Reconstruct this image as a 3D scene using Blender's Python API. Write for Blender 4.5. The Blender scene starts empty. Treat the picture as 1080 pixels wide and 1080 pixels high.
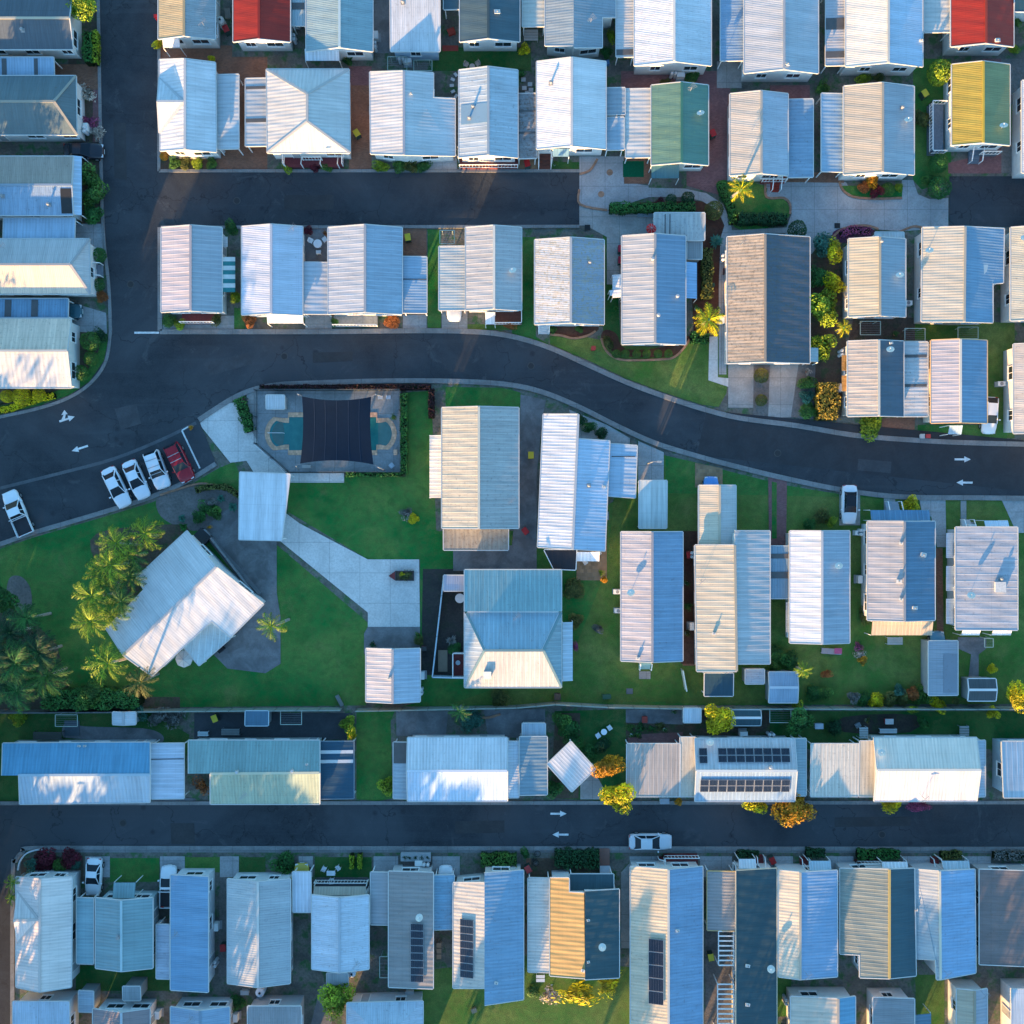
import bpy, bmesh, math, random
from mathutils import Vector, Matrix, Quaternion
R = math.radians
random.seed(7)

# ------------------------------------------------------------------ camera, sky, sun, exposure
S = 0.106            # metres on the ground per photograph pixel (1080 px wide)
HC = 112.0           # camera height
scene = bpy.context.scene
COL = scene.collection
cam = bpy.data.cameras.new("camera")
camo = bpy.data.objects.new("camera", cam)
COL.objects.link(camo)
camo.location = (0, 0, HC)
cam.sensor_fit = 'HORIZONTAL'
cam.angle = 2 * math.atan(540 * S / HC)
cam.clip_start = 1.0
cam.clip_end = 5000
scene.camera = camo

SUN_EL = 6.0
SUN_AZ = 202.5       # clockwise from +Y
world = bpy.data.worlds.new("World")
scene.world = world
world.use_nodes = True
wn = world.node_tree
sky = wn.nodes.new('ShaderNodeTexSky')
sky.sky_type = 'NISHITA'
sky.sun_disc = False
sky.sun_elevation = R(SUN_EL)
sky.sun_rotation = R(SUN_AZ)
sky.ozone_density = 3.6
sky.dust_density = 0.6
tint = wn.nodes.new('ShaderNodeMix'); tint.data_type = 'RGBA'; tint.blend_type = 'MULTIPLY'
tint.inputs[0].default_value = 1.0; tint.inputs[7].default_value = (.97, 1.0, .89, 1)   # clear, teal-blue evening sky
wn.links.new(sky.outputs[0], tint.inputs[6]); wn.links.new(tint.outputs[2], wn.nodes['Background'].inputs[0])
wn.nodes['Background'].inputs[1].default_value = 0.15
sl = bpy.data.lights.new("sun", 'SUN')
sl.energy = 3.1
sl.angle = R(0.5)
sl.color = (1.0, 0.58, 0.24)
so = bpy.data.objects.new("sun", sl)
COL.objects.link(so)
_d = Vector((math.sin(R(SUN_AZ)) * math.cos(R(SUN_EL)), math.cos(R(SUN_AZ)) * math.cos(R(SUN_EL)), math.sin(R(SUN_EL))))
so.rotation_euler = (-_d).to_track_quat('-Z', 'Y').to_euler()
so.location = (-40, -90, 30)
vs = scene.view_settings
vs.view_transform = 'Standard'
vs.look = 'None'
vs.gamma = 1
vs.exposure = 2.75
scene.cycles.max_bounces = 5
scene.cycles.use_denoising = True

# ------------------------------------------------------------------ coordinates
def P(px, py, h=0.0):
    k = S * (1 - h / HC)
    return ((px - 540) * k, (540 - py) * k)
def V(px, py, h=0.0):
    x, y = P(px, py, h)
    return Vector((x, y, h))

# ------------------------------------------------------------------ materials
MATS = {}
def newmat(name):
    m = bpy.data.materials.new(name)
    m.use_nodes = True
    nt = m.node_tree
    return m, nt, nt.nodes['Principled BSDF']
def N(nt, t, **kw):
    n = nt.nodes.new(t)
    for k, v in kw.items():
        if k.startswith('i_'):
            n.inputs[int(k[2:])].default_value = v
        else:
            setattr(n, k, v)
    return n
def L(nt, a, ao, b, bi):
    nt.links.new(a.outputs[ao], b.inputs[bi])
def math_n(nt, op, a=None, b=None, **kw):
    n = N(nt, 'ShaderNodeMath', operation=op)
    for i, v in ((0, a), (1, b)):
        if v is None: continue
        if isinstance(v, (int, float)): n.inputs[i].default_value = v
        else: nt.links.new(v, n.inputs[i])
    return n.outputs[0]
def maprange(nt, v, a, b, c, d):
    n = N(nt, 'ShaderNodeMapRange')
    nt.links.new(v, n.inputs[0])
    for i, q in enumerate((a, b, c, d)): n.inputs[i + 1].default_value = q
    return n.outputs[0]
def noise(nt, vec, scale, detail=4, rough=.55, dist=0):
    n = N(nt, 'ShaderNodeTexNoise')
    if vec is not None: nt.links.new(vec, n.inputs['Vector'])
    n.inputs['Scale'].default_value = scale
    n.inputs['Detail'].default_value = detail
    n.inputs['Roughness'].default_value = rough
    n.inputs['Distortion'].default_value = dist
    return n.outputs['Fac']
def mixc(nt, fac, a, b, mode='MIX'):
    n = N(nt, 'ShaderNodeMix', data_type='RGBA', blend_type=mode)
    for i, v in ((0, fac), (6, a), (7, b)):
        if isinstance(v, (int, float)): n.inputs[i].default_value = v
        elif isinstance(v, tuple): n.inputs[i].default_value = (v[0], v[1], v[2], 1)
        else: nt.links.new(v, n.inputs[i])
    return n.outputs[2]
def mapping(nt, vec, sc):
    n = N(nt, 'ShaderNodeMapping')
    nt.links.new(vec, n.inputs[0])
    n.inputs['Scale'].default_value = sc
    return n.outputs[0]

def metal(col, sp=.2, prof='c', wear=0.0, wcol=(.09, .06, .04), amp=1.0):
    """painted or bare steel sheeting: UV is in metres, x along the ridge, y down the slope"""
    key = ('metal', tuple(col), sp, prof, wear, wcol, amp)
    if key in MATS: return MATS[key]
    dk = sum(col) < .5
    if dk: amp *= .3
    m, nt, b = newmat('steel_sheet')
    tc = N(nt, 'ShaderNodeTexCoord')
    geo = N(nt, 'ShaderNodeNewGeometry')
    pos = geo.outputs['Position']
    uv = tc.outputs['UV']
    sx = N(nt, 'ShaderNodeSeparateXYZ'); nt.links.new(uv, sx.inputs[0])
    u = sx.outputs[0]; v = sx.outputs[1]
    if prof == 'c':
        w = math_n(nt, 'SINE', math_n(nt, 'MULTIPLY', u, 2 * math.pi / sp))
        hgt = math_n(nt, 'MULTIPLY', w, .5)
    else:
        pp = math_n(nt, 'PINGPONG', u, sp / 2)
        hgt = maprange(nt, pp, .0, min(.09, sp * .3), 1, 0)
    # every sheet (0.76 m) sits a little differently; sheets buckle slightly
    sheet = math_n(nt, 'FLOOR', math_n(nt, 'DIVIDE', u, .762))
    wn_ = N(nt, 'ShaderNodeTexWhiteNoise', noise_dimensions='1D'); nt.links.new(sheet, wn_.inputs['W'])
    buck = noise(nt, mapping(nt, uv, (.9, .28, 1)), 1.0, 3, .5, .6)
    diag = math_n(nt, 'SINE', math_n(nt, 'ADD', math_n(nt, 'MULTIPLY', u, 5.2),
                  math_n(nt, 'ADD', math_n(nt, 'MULTIPLY', v, 1.3), math_n(nt, 'MULTIPLY', buck, 2.2))))
    bump = N(nt, 'ShaderNodeBump'); bump.inputs['Strength'].default_value = .42 * amp
    bump.inputs['Distance'].default_value = .022 if prof == 'c' else .03
    nt.links.new(hgt, bump.inputs['Height'])
    bump2 = N(nt, 'ShaderNodeBump'); bump2.inputs['Strength'].default_value = .5
    bump2.inputs['Distance'].default_value = .012
    nt.links.new(math_n(nt, 'ADD', diag, math_n(nt, 'MULTIPLY', buck, 4.0)), bump2.inputs['Height'])
    nt.links.new(bump.outputs[0], bump2.inputs['Normal'])
    nt.links.new(bump2.outputs[0], b.inputs['Normal'])
    # colour: sheets, streaks down the slope, grime
    st = noise(nt, mapping(nt, uv, (6, .35, 1)), 1.0, 4, .6)
    big = noise(nt, pos, .35, 3)
    lap = maprange(nt, math_n(nt, 'PINGPONG', v, 2.9), 0, .05, .9, 1.0)
    val = math_n(nt, 'ADD', math_n(nt, 'MULTIPLY', wn_.outputs[0], .11), maprange(nt, st, .3, .75, -.20, .09))
    val = math_n(nt, 'ADD', val, maprange(nt, big, .3, .7, .90, 1.02))
    val = math_n(nt, 'MULTIPLY', val, lap)
    val = math_n(nt, 'MULTIPLY', val, maprange(nt, math_n(nt, 'PINGPONG', v, .45), 0, .05, .93, 1.0))   # screw lines on the battens
    val = math_n(nt, 'ADD', val, math_n(nt, 'MULTIPLY', hgt, (.11 if prof == 'c' else .22) * (.3 if dk else 1)))   # rib shade put into the colour: pans darker, ribs lighter
    c = mixc(nt, 1.0, tuple(col), (1, 1, 1), 'MULTIPLY')
    hs = N(nt, 'ShaderNodeHueSaturation'); nt.links.new(c, hs.inputs['Color']); nt.links.new(val, hs.inputs['Value'])
    c = hs.outputs[0]
    fine = noise(nt, pos, 3.2, 5, .7)
    if wear > 0:
        k = maprange(nt, fine, .62 - .16 * wear, .72 - .08 * wear, 0, .25 + .6 * wear)
        st2 = noise(nt, mapping(nt, uv, (3, .5, 1)), 1.3, 5, .65)
        k2 = maprange(nt, st2, .50, .72, 0, .75 * wear)
        c = mixc(nt, k, c, wcol)
        c = mixc(nt, k2, c, tuple(x * 1.6 for x in wcol))
    else:
        k = maprange(nt, fine, .68, .78, 0, .22)
        c = mixc(nt, k, c, (.16, .15, .13))
    nt.links.new(c, b.inputs['Base Color'])
    b.inputs['Roughness'].default_value = .55
    b.inputs['Specular IOR Level'].default_value = .3
    MATS[key] = m
    return m

def plain(col, rough=.6, spec=.3, var=.12, scale=2.0, metal_=0.0, bumpd=0.0):
    key = ('plain', tuple(col), rough, spec, var, scale, metal_, bumpd)
    if key in MATS: return MATS[key]
    m, nt, b = newmat('paint')
    geo = N(nt, 'ShaderNodeNewGeometry')
    n1 = noise(nt, geo.outputs['Position'], scale, 5, .6)
    hs = N(nt, 'ShaderNodeHueSaturation'); hs.inputs['Color'].default_value = (*col, 1)
    nt.links.new(maprange(nt, n1, .25, .75, 1 - var, 1 + var), hs.inputs['Value'])
    nt.links.new(hs.outputs[0], b.inputs['Base Color'])
    b.inputs['Roughness'].default_value = rough
    b.inputs['Specular IOR Level'].default_value = spec
    b.inputs['Metallic'].default_value = metal_
    if bumpd:
        bp = N(nt, 'ShaderNodeBump'); bp.inputs['Distance'].default_value = bumpd
        nt.links.new(n1, bp.inputs['Height']); nt.links.new(bp.outputs[0], b.inputs['Normal'])
    MATS[key] = m
    return m

def wallmat(col):
    key = ('wall', tuple(col))
    if key in MATS: return MATS[key]
    m, nt, b = newmat('weatherboard')
    geo = N(nt, 'ShaderNodeNewGeometry')
    sx = N(nt, 'ShaderNodeSeparateXYZ'); nt.links.new(geo.outputs['Position'], sx.inputs[0])
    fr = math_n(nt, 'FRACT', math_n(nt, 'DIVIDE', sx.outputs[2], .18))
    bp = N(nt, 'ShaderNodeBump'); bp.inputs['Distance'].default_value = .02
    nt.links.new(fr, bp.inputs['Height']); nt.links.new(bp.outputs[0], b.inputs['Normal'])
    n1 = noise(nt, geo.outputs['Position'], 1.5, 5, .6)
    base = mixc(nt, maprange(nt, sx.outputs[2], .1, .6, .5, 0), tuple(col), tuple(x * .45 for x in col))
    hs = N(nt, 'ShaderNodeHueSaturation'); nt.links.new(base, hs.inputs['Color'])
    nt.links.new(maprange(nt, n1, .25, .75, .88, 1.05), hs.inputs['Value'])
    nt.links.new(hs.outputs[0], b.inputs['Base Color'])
    b.inputs['Roughness'].default_value = .6
    MATS[key] = m
    return m

def asphalt():
    m, nt, b = newmat('asphalt')
    geo = N(nt, 'ShaderNodeNewGeometry'); pos = geo.outputs['Position']
    big = noise(nt, pos, .07, 5, .6, .8)
    mid = noise(nt, pos, .6, 5, .65, .5)
    fine = noise(nt, pos, 9, 3, .8)
    c = mixc(nt, maprange(nt, big, .40, .60, 0, 1), (.020, .025, .031), (.052, .059, .067))
    c = mixc(nt, maprange(nt, mid, .42, .72, 0, .5), c, (.042, .05, .056))
    # worn wheel tracks and long pale scuffs
    st = noise(nt, mapping(nt, pos, (.04, 1.1, 1)), 1.0, 4, .6)
    c = mixc(nt, maprange(nt, st, .55, .75, 0, .35), c, (.065, .075, .085))
    vor = N(nt, 'ShaderNodeTexVoronoi', feature='DISTANCE_TO_EDGE'); vor.inputs['Scale'].default_value = .11
    vn = N(nt, 'ShaderNodeVectorMath', operation='ADD')
    nn = N(nt, 'ShaderNodeTexNoise'); nn.inputs['Scale'].default_value = .5; nn.inputs['Detail'].default_value = 5
    nt.links.new(pos, nn.inputs['Vector']); 
    sc_ = N(nt, 'ShaderNodeVectorMath', operation='SCALE'); sc_.inputs[3].default_value = 3.5
    nt.links.new(nn.outputs['Color'], sc_.inputs[0]); nt.links.new(sc_.outputs[0], vn.inputs[0]); nt.links.new(pos, vn.inputs[1])
    nt.links.new(vn.outputs[0], vor.inputs['Vector'])
    c = mixc(nt, maprange(nt, vor.outputs[0], 0, .007, .8, 0), c, (.008, .009, .010))
    spot = N(nt, 'ShaderNodeTexVoronoi'); spot.inputs['Scale'].default_value = .33; nt.links.new(pos, spot.inputs['Vector'])
    c = mixc(nt, maprange(nt, spot.outputs['Distance'], .05, .13, .55, 0), c, (.010, .010, .012))
    sp2 = noise(nt, mapping(nt, pos, (1, 1, 1)), .22, 6, .75, 1.5); c = mixc(nt, maprange(nt, sp2, .58, .66, 0, .5), c, (.085, .09, .095))
    c = mixc(nt, maprange(nt, fine, .35, .75, 0, .45), c, (.066, .074, .084))
    nt.links.new(c, b.inputs['Base Color'])
    b.inputs['Roughness'].default_value = .85
    b.inputs['Specular IOR Level'].default_value = .25
    bp = N(nt, 'ShaderNodeBump'); bp.inputs['Distance'].default_value = .01
    nt.links.new(fine, bp.inputs['Height']); nt.links.new(bp.outputs[0], b.inputs['Normal'])
    return m

def concrete(col=(.36, .35, .33), joints=3.0, dirt=.5):
    m, nt, b = newmat('concrete')
    geo = N(nt, 'ShaderNodeNewGeometry'); pos = geo.outputs['Position']
    n1 = noise(nt, pos, .5, 6, .65, .5); n2 = noise(nt, pos, 5, 4, .7)
    c = mixc(nt, maprange(nt, n1, .38, .62, dirt, 0), tuple(col), tuple(x * .45 for x in col))
    c = mixc(nt, maprange(nt, n2, .42, .70, 0, .5), c, tuple(x * .5 for x in col))
    if joints:
        sx = N(nt, 'ShaderNodeSeparateXYZ'); nt.links.new(pos, sx.inputs[0])
        for i in (0, 1):
            pp = math_n(nt, 'PINGPONG', sx.outputs[i], joints / 2)
            c = mixc(nt, maprange(nt, pp, 0, .035, .6, 0), c, (.04, .04, .04))
    nt.links.new(c, b.inputs['Base Color'])
    b.inputs['Roughness'].default_value = .85
    return m

def paving(col, mortar=(.2, .17, .15), w=.23, h=.11):
    m, nt, b = newmat('brick_paving')
    geo = N(nt, 'ShaderNodeNewGeometry'); pos = geo.outputs['Position']
    br = N(nt, 'ShaderNodeTexBrick')
    nt.links.new(pos, br.inputs['Vector'])
    br.inputs['Scale'].default_value = 1; br.inputs['Brick Width'].default_value = w; br.inputs['Row Height'].default_value = h
    br.inputs['Mortar Size'].default_value = .008
    br.inputs['Color1'].default_value = (*col, 1); br.inputs['Color2'].default_value = (*[x * .6 for x in col], 1)
    br.inputs['Mortar'].default_value = (*mortar, 1)
    n1 = noise(nt, pos, .8, 5, .65)
    c = mixc(nt, maprange(nt, n1, .35, .7, 0, .6), br.outputs[0], tuple(x * .5 for x in col))
    nt.links.new(c, b.inputs['Base Color']); b.inputs['Roughness'].default_value = .85
    return m

def grass(a=(.018, .19, .042), c2=(.14, .25, .06)):
    m, nt, b = newmat('grass')
    geo = N(nt, 'ShaderNodeNewGeometry'); pos = geo.outputs['Position']
    n1 = noise(nt, pos, .16, 6, .62, .6); n2 = noise(nt, pos, 1.4, 6, .7); n3 = noise(nt, pos, 11, 3, .75)
    c = mixc(nt, maprange(nt, n1, .40, .66, 0, 1), tuple(a), tuple(c2))
    c = mixc(nt, maprange(nt, n2, .42, .72, 0, .7), c, (.105, .115, .04))
    dry = noise(nt, pos, .28, 6, .7, .8); c = mixc(nt, maprange(nt, dry, .56, .70, 0, .45), c, (.24, .22, .09))
    n4 = noise(nt, pos, .45, 5, .7, .3); c = mixc(nt, maprange(nt, n4, .5, .7, 0, .45), c, tuple(x * .5 for x in a))
    c = mixc(nt, maprange(nt, n3, .35, .7, 0, .6), c, tuple(x * .35 for x in a))
    nt.links.new(c, b.inputs['Base Color']); b.inputs['Roughness'].default_value = .95
    b.inputs['Specular IOR Level'].default_value = .1
    bp = N(nt, 'ShaderNodeBump'); bp.inputs['Distance'].default_value = .05
    nt.links.new(n3, bp.inputs['Height']); nt.links.new(bp.outputs[0], b.inputs['Normal'])
    return m

def soil(a=(.045, .030, .020), c2=(.085, .06, .04), g=(.02, .05, .012), gk=.5):
    m, nt, b = newmat('soil')
    geo = N(nt, 'ShaderNodeNewGeometry'); pos = geo.outputs['Position']
    n1 = noise(nt, pos, .45, 6, .65, .4); n2 = noise(nt, pos, 4, 5, .75); n3 = noise(nt, pos, .9, 5, .6)
    c = mixc(nt, maprange(nt, n1, .35, .68, 0, 1), tuple(a), tuple(c2))
    c = mixc(nt, maprange(nt, n3, .5, .62, 0, gk), c, tuple(g))
    c = mixc(nt, maprange(nt, n2, .45, .75, 0, .7), c, tuple(x * .4 for x in a))
    nt.links.new(c, b.inputs['Base Color']); b.inputs['Roughness'].default_value = .95
    bp = N(nt, 'ShaderNodeBump'); bp.inputs['Distance'].default_value = .06
    nt.links.new(n2, bp.inputs['Height']); nt.links.new(bp.outputs[0], b.inputs['Normal'])
    return m

def leafmat(dark, light, key=None):
    k = ('leaf', tuple(dark), tuple(light))
    if k in MATS: return MATS[k]
    m, nt, b = newmat('foliage')
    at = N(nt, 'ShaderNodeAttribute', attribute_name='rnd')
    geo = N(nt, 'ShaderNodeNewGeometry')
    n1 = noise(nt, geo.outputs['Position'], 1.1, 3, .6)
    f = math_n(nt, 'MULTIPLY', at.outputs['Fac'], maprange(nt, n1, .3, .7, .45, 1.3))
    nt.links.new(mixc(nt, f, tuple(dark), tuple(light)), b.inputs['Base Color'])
    b.inputs['Roughness'].default_value = .6
    b.inputs['Specular IOR Level'].default_value = .25
    b.inputs['Subsurface Weight'].default_value = 0
    MATS[k] = m
    return m

# ------------------------------------------------------------------ mesh builder
class MB:
    def __init__(s): s.v = []; s.f = []; s.m = []; s.uv = {}; s.mats = []; s.rnd = None
    def mi(s, mat):
        if mat not in s.mats: s.mats.append(mat)
        return s.mats.index(mat)
    def face(s, pts, mat, uv=None):
        i0 = len(s.v); s.v += [tuple(p) for p in pts]
        s.f.append(tuple(range(i0, i0 + len(pts)))); s.m.append(s.mi(mat))
        if uv: s.uv[len(s.f) - 1] = uv
    def prism(s, top, th, mat, side=None, uv=True):
        """top: Vectors (counterclockwise from above); extruded down by th (number) or to z list"""
        n = len(top)
        bot = [Vector((p.x, p.y, p.z - th)) if not isinstance(th, list) else Vector((p.x, p.y, th[i])) for i, p in enumerate(top)]
        nrm = poly_normal(top)
        s.face(top, mat, facet_uv(top, nrm) if uv else None)
        s.face(bot[::-1], side or mat)
        for i in range(n):
            j = (i + 1) % n
            s.face([top[i], bot[i], bot[j], top[j]], side or mat)
    def box(s, c, d, mat, rot=None):
        hx, hy, hz = d[0] / 2, d[1] / 2, d[2] / 2
        P8 = [Vector((x * hx, y * hy, z * hz)) for z in (-1, 1) for y in (-1, 1) for x in (-1, 1)]
        if rot is not None: P8 = [rot @ p for p in P8]
        P8 = [p + Vector(c) for p in P8]
        for q in ((0, 2, 3, 1), (4, 5, 7, 6), (0, 1, 5, 4), (2, 6, 7, 3), (0, 4, 6, 2), (1, 3, 7, 5)):
            s.face([P8[i] for i in q], mat)
    def bar(s, a, b, w, mat, h=None):
        a, b = Vector(a), Vector(b); d = b - a; l = d.length
        if l < 1e-5: return
        q = d.to_track_quat('X', 'Z').to_matrix()
        s.box((a + b) / 2, (l, w, h or w), mat, q)
    def cyl(s, a, b, r0, r1, mat, n=10, cap=True):
        a, b = Vector(a), Vector(b); q = (b - a).to_track_quat('Z', 'X').to_matrix()
        ra = [a + q @ Vector((r0 * math.cos(t), r0 * math.sin(t), 0)) for t in [2 * math.pi * i / n for i in range(n)]]
        rb = [b + q @ Vector((r1 * math.cos(t), r1 * math.sin(t), 0)) for t in [2 * math.pi * i / n for i in range(n)]]
        for i in range(n):
            j = (i + 1) % n; s.face([ra[i], ra[j], rb[j], rb[i]], mat)
        if cap: s.face(rb, mat); s.face(ra[::-1], mat)
    def mesh(s, name, smooth=False):
        me = bpy.data.meshes.new(name); me.from_pydata(s.v, [], s.f)
        for m in s.mats: me.materials.append(m)
        me.polygons.foreach_set('material_index', s.m)
        if s.uv:
            ul = me.uv_layers.new(name='UVMap')
            for pi, uv in s.uv.items():
                p = me.polygons[pi]
                for k, li in enumerate(p.loop_indices): ul.data[li].uv = uv[k]
        if s.rnd is not None:
            at = me.attributes.new('rnd', 'FLOAT', 'FACE'); at.data.foreach_set('value', s.rnd)
        if smooth: me.polygons.foreach_set('use_smooth', [True] * len(me.polygons))
        me.update()
        return me
    def build(s, name, parent=None, smooth=False, weld=False):
        me = s.mesh(name, smooth)
        if weld:
            bm = bmesh.new(); bm.from_mesh(me); bmesh.ops.remove_doubles(bm, verts=bm.verts, dist=1e-4); bm.to_mesh(me); bm.free()
        return link(name, me, parent)
def link(name, me, parent=None):
    o = bpy.data.objects.new(name, me); COL.objects.link(o)
    o.parent = parent
    return o
def poly_normal(p):
    n = Vector((0, 0, 0))
    for i in range(len(p)):
        a, b = p[i], p[(i + 1) % len(p)]
        n += a.cross(b)
    return n.normalized()
def facet_uv(p, n):
    dn = Vector((n.x, n.y, 0))
    if dn.length < 1e-3: dn = Vector((1, 0, 0))
    d = (dn.normalized() - n * n.dot(dn.normalized())).normalized()
    u = n.cross(d)
    return [(q.dot(u), q.dot(d)) for q in p]
def ccw(p):
    a = sum(p[i][0] * p[(i + 1) % len(p)][1] - p[(i + 1) % len(p)][0] * p[i][1] for i in range(len(p)))
    return list(p) if a > 0 else list(p)[::-1]
def inside(x, y, poly):
    c = False; n = len(poly)
    for i in range(n):
        x1, y1 = poly[i][0], poly[i][1]; x2, y2 = poly[(i + 1) % n][0], poly[(i + 1) % n][1]
        if (y1 > y) != (y2 > y) and x < (x2 - x1) * (y - y1) / (y2 - y1) + x1: c = not c
    return c

# ------------------------------------------------------------------ things
def empty(name, loc, rz=0):
    o = bpy.data.objects.new(name, None); o.empty_display_size = .3; COL.objects.link(o)
    o.location = loc; o.rotation_euler = (0, 0, rz)
    return o
def tag(o, label=None, cat=None, group=None, kind=None):
    if label: o['label'] = label
    if cat: o['category'] = cat
    if group: o['group'] = group
    if kind: o['kind'] = kind
    return o
def wpart(mb, name, root, smooth=False):
    """mesh written in world coordinates under a thing placed at root.location (no rotation)"""
    l = root.location
    mb.v = [(x - l.x, y - l.y, z - l.z) for x, y, z in mb.v]
    me = mb.mesh(name, smooth)
    o = bpy.data.objects.new(name, me); COL.objects.link(o); o.parent = root
    return o
def copy_tree(o, parent=None):
    c = o.copy(); COL.objects.link(c); c.parent = parent
    for ch in list(o.children): copy_tree(ch, c)
    return c

# ------------------------------------------------------------------ palette
W_ = (.66, .68, .70); P_ = (.50, .54, .58); Z_ = (.42, .46, .50); B_ = (.24, .40, .55); LB = (.42, .54, .66)
SL = (.05, .09, .11); SG = (.16, .19, .22); GR = (.15, .27, .21); SGE = (.26, .36, .32); TL = (.20, .38, .42)
CR = (.70, .62, .50); YE = (.55, .42, .10); RE = (.42, .035, .02); TAN = (.36, .28, .20); DT = (.03, .09, .12)
MW = plain((.74, .74, .72), .5, .3, .06)
MGL = plain((.02, .03, .04), .12, .6, .05)
MDK = plain((.03, .03, .035), .6)
MGREY = plain((.25, .26, .27), .6)
MTIMB = plain((.14, .08, .05), .8, .2, .3, 6)
MMAR = plain((.13, .03, .035), .7)
MBRICKW = (.55, .50, .44)
# ------------------------------------------------------------------ buildings
_win = {}
def window_meshes(w, h):
    k = (round(w, 2), round(h, 2))
    if k not in _win:
        f = MB(); t = .07
        for c, d in (((0, 0, h / 2), (w + t, .09, t)), ((0, 0, -h / 2), (w + t, .09, t)), ((-w / 2, 0, 0), (t, .09, h - t)),
                     ((w / 2, 0, 0), (t, .09, h - t)), ((0, -.002, 0), (.05, .07, h - t))):
            f.box(c, d, MW)
        f.box((0, -.05, -h / 2 - .05), (w + .2, .14, .05), MW)
        g = MB(); g.box((0, .0, 0), (w - t, .03, h - t), MGL)
        _win[k] = (f.mesh('window'), g.mesh('pane'))
    return _win[k]
def add_window(root, x, y, z, nx, ny, w=1.4, h=1.0):
    mf, mp = window_meshes(w, h)
    o = link('window', mf, root)
    o.location = Vector((x + nx * .03, y + ny * .03, z)) - root.location
    o.rotation_euler = (0, 0, math.atan2(ny, nx) + math.pi / 2)
    link('pane', mp, o)
_door = []
def add_door(root, x, y, z, nx, ny):
    if not _door:
        d = MB(); d.box((0, 0, 0), (.86, .06, 2.0), plain((.30, .32, .33), .5)); d.box((0, -.01, 1.05), (1.02, .08, .08), MW)
        d.box((-.47, -.01, 0), (.08, .08, 2.02), MW); d.box((.47, -.01, 0), (.08, .08, 2.02), MW)
        h = MB(); h.box((.32, -.06, 0), (.10, .05, .05), MGREY)
        _door.extend([d.mesh('door'), h.mesh('handle')])
    o = link('door', _door[0], root); o.location = Vector((x + nx * .03, y + ny * .03, z)) - root.location
    o.rotation_euler = (0, 0, math.atan2(ny, nx) + math.pi / 2)
    link('handle', _door[1], o)

def gable_sides(x0, y0, x1, y1, axis, r, he, hr):
    """eave rectangle in photo pixels at eave height; r: photo pixel of the ridge line at ridge height"""
    a, b = P(x0, y0, he), P(x1, y1, he)
    X0, Y1 = a; X1, Y0 = b
    v = lambda x, y, z: Vector((x, y, z))
    if axis == 'v':
        rx = P(r, 540, hr)[0]
        return [[v(X0, Y0, he), v(rx, Y0, hr), v(rx, Y1, hr), v(X0, Y1, he)],
                [v(rx, Y0, hr), v(X1, Y0, he), v(X1, Y1, he), v(rx, Y1, hr)]], [(v(rx, Y0, hr), v(rx, Y1, hr))]
    if axis == 'h':
        ry = P(540, r, hr)[1]
        return [[v(X0, ry, hr), v(X1, ry, hr), v(X1, Y1, he), v(X0, Y1, he)],
                [v(X0, Y0, he), v(X1, Y0, he), v(X1, ry, hr), v(X0, ry, hr)]], [(v(X0, ry, hr), v(X1, ry, hr))]
    # mono pitch: axis names the LOW side
    z = {'e': (hr, he, he, hr), 'w': (he, hr, hr, he), 's': (he, he, hr, hr), 'n': (hr, hr, he, he)}[axis]
    return [[v(X0, Y0, z[0]), v(X1, Y0, z[1]), v(X1, Y1, z[2]), v(X0, Y1, z[3])]], []

def custom_sides(sides):
    return [ccw([V(*p) for p in s]) for s in sides]

def slope_side(pts, ra, rb, hr, pitch):
    """roof side in photo pixels falling at one pitch from the ridge line ra-rb"""
    a, b = V(*ra, hr), V(*rb, hr); d = Vector((b.x - a.x, b.y - a.y)).normalized(); out = []
    for px, py in pts:
        h = hr
        for _ in range(5):
            x, y = P(px, py, h); h = hr - pitch * abs((x - a.x) * d.y - (y - a.y) * d.x)
        out.append(Vector((x, y, h)))
    return ccw(out)
def outer_edges(polys):
    out = []
    for i, p in enumerate(polys):
        p = ccw(p)
        for k in range(len(p)):
            a, b = p[k], p[(k + 1) % len(p)]
            d = Vector((b.x - a.x, b.y - a.y)); l = d.length
            if l < .2: continue
            n = Vector((d.y, -d.x)) / l
            m = (a + b) / 2; q = (m.x + n.x * .12, m.y + n.y * .12)
            if any(inside(q[0], q[1], o) for j, o in enumerate(polys) if j != i): continue
            out.append((a, b, n))
    return out

def steel_tone(c, f, w):
    """roof paint as weathered on this home: a little duller than the catalogue colour"""
    l = (c[0] + c[1] + c[2]) / 3
    if c[2] >= c[0] - .01: c = tuple(q * 1.05 - l * .05 for q in c)
    elif c[0] > .3 and c[2] > .3: c = tuple(q * 1.1 - l * .1 for q in c)
    return (round(c[0] * (f + w), 3), round(c[1] * f, 3), round(c[2] * (f - w), 3))
class Roofed:
    def __init__(s, sides): s.sides = sides
    def z_at(s, x, y):
        for p in s.sides:
            if inside(x, y, p):
                n = poly_normal(p); a = p[0]
                return a.z - (n.x * (x - a.x) + n.y * (y - a.y)) / n.z, n
        p = min(s.sides, key=lambda q: (sum((v for v in q), Vector()) / len(q) - Vector((x, y, 3))).length)
        n = poly_normal(p); a = p[0]
        return a.z - (n.x * (x - a.x) + n.y * (y - a.y)) / n.z, n
    def at(s, px, py):
        h = 3.3
        for _ in range(4):
            x, y = P(px, py, h); h, n = s.z_at(x, y)
        return Vector((x, y, h)), n

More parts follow.
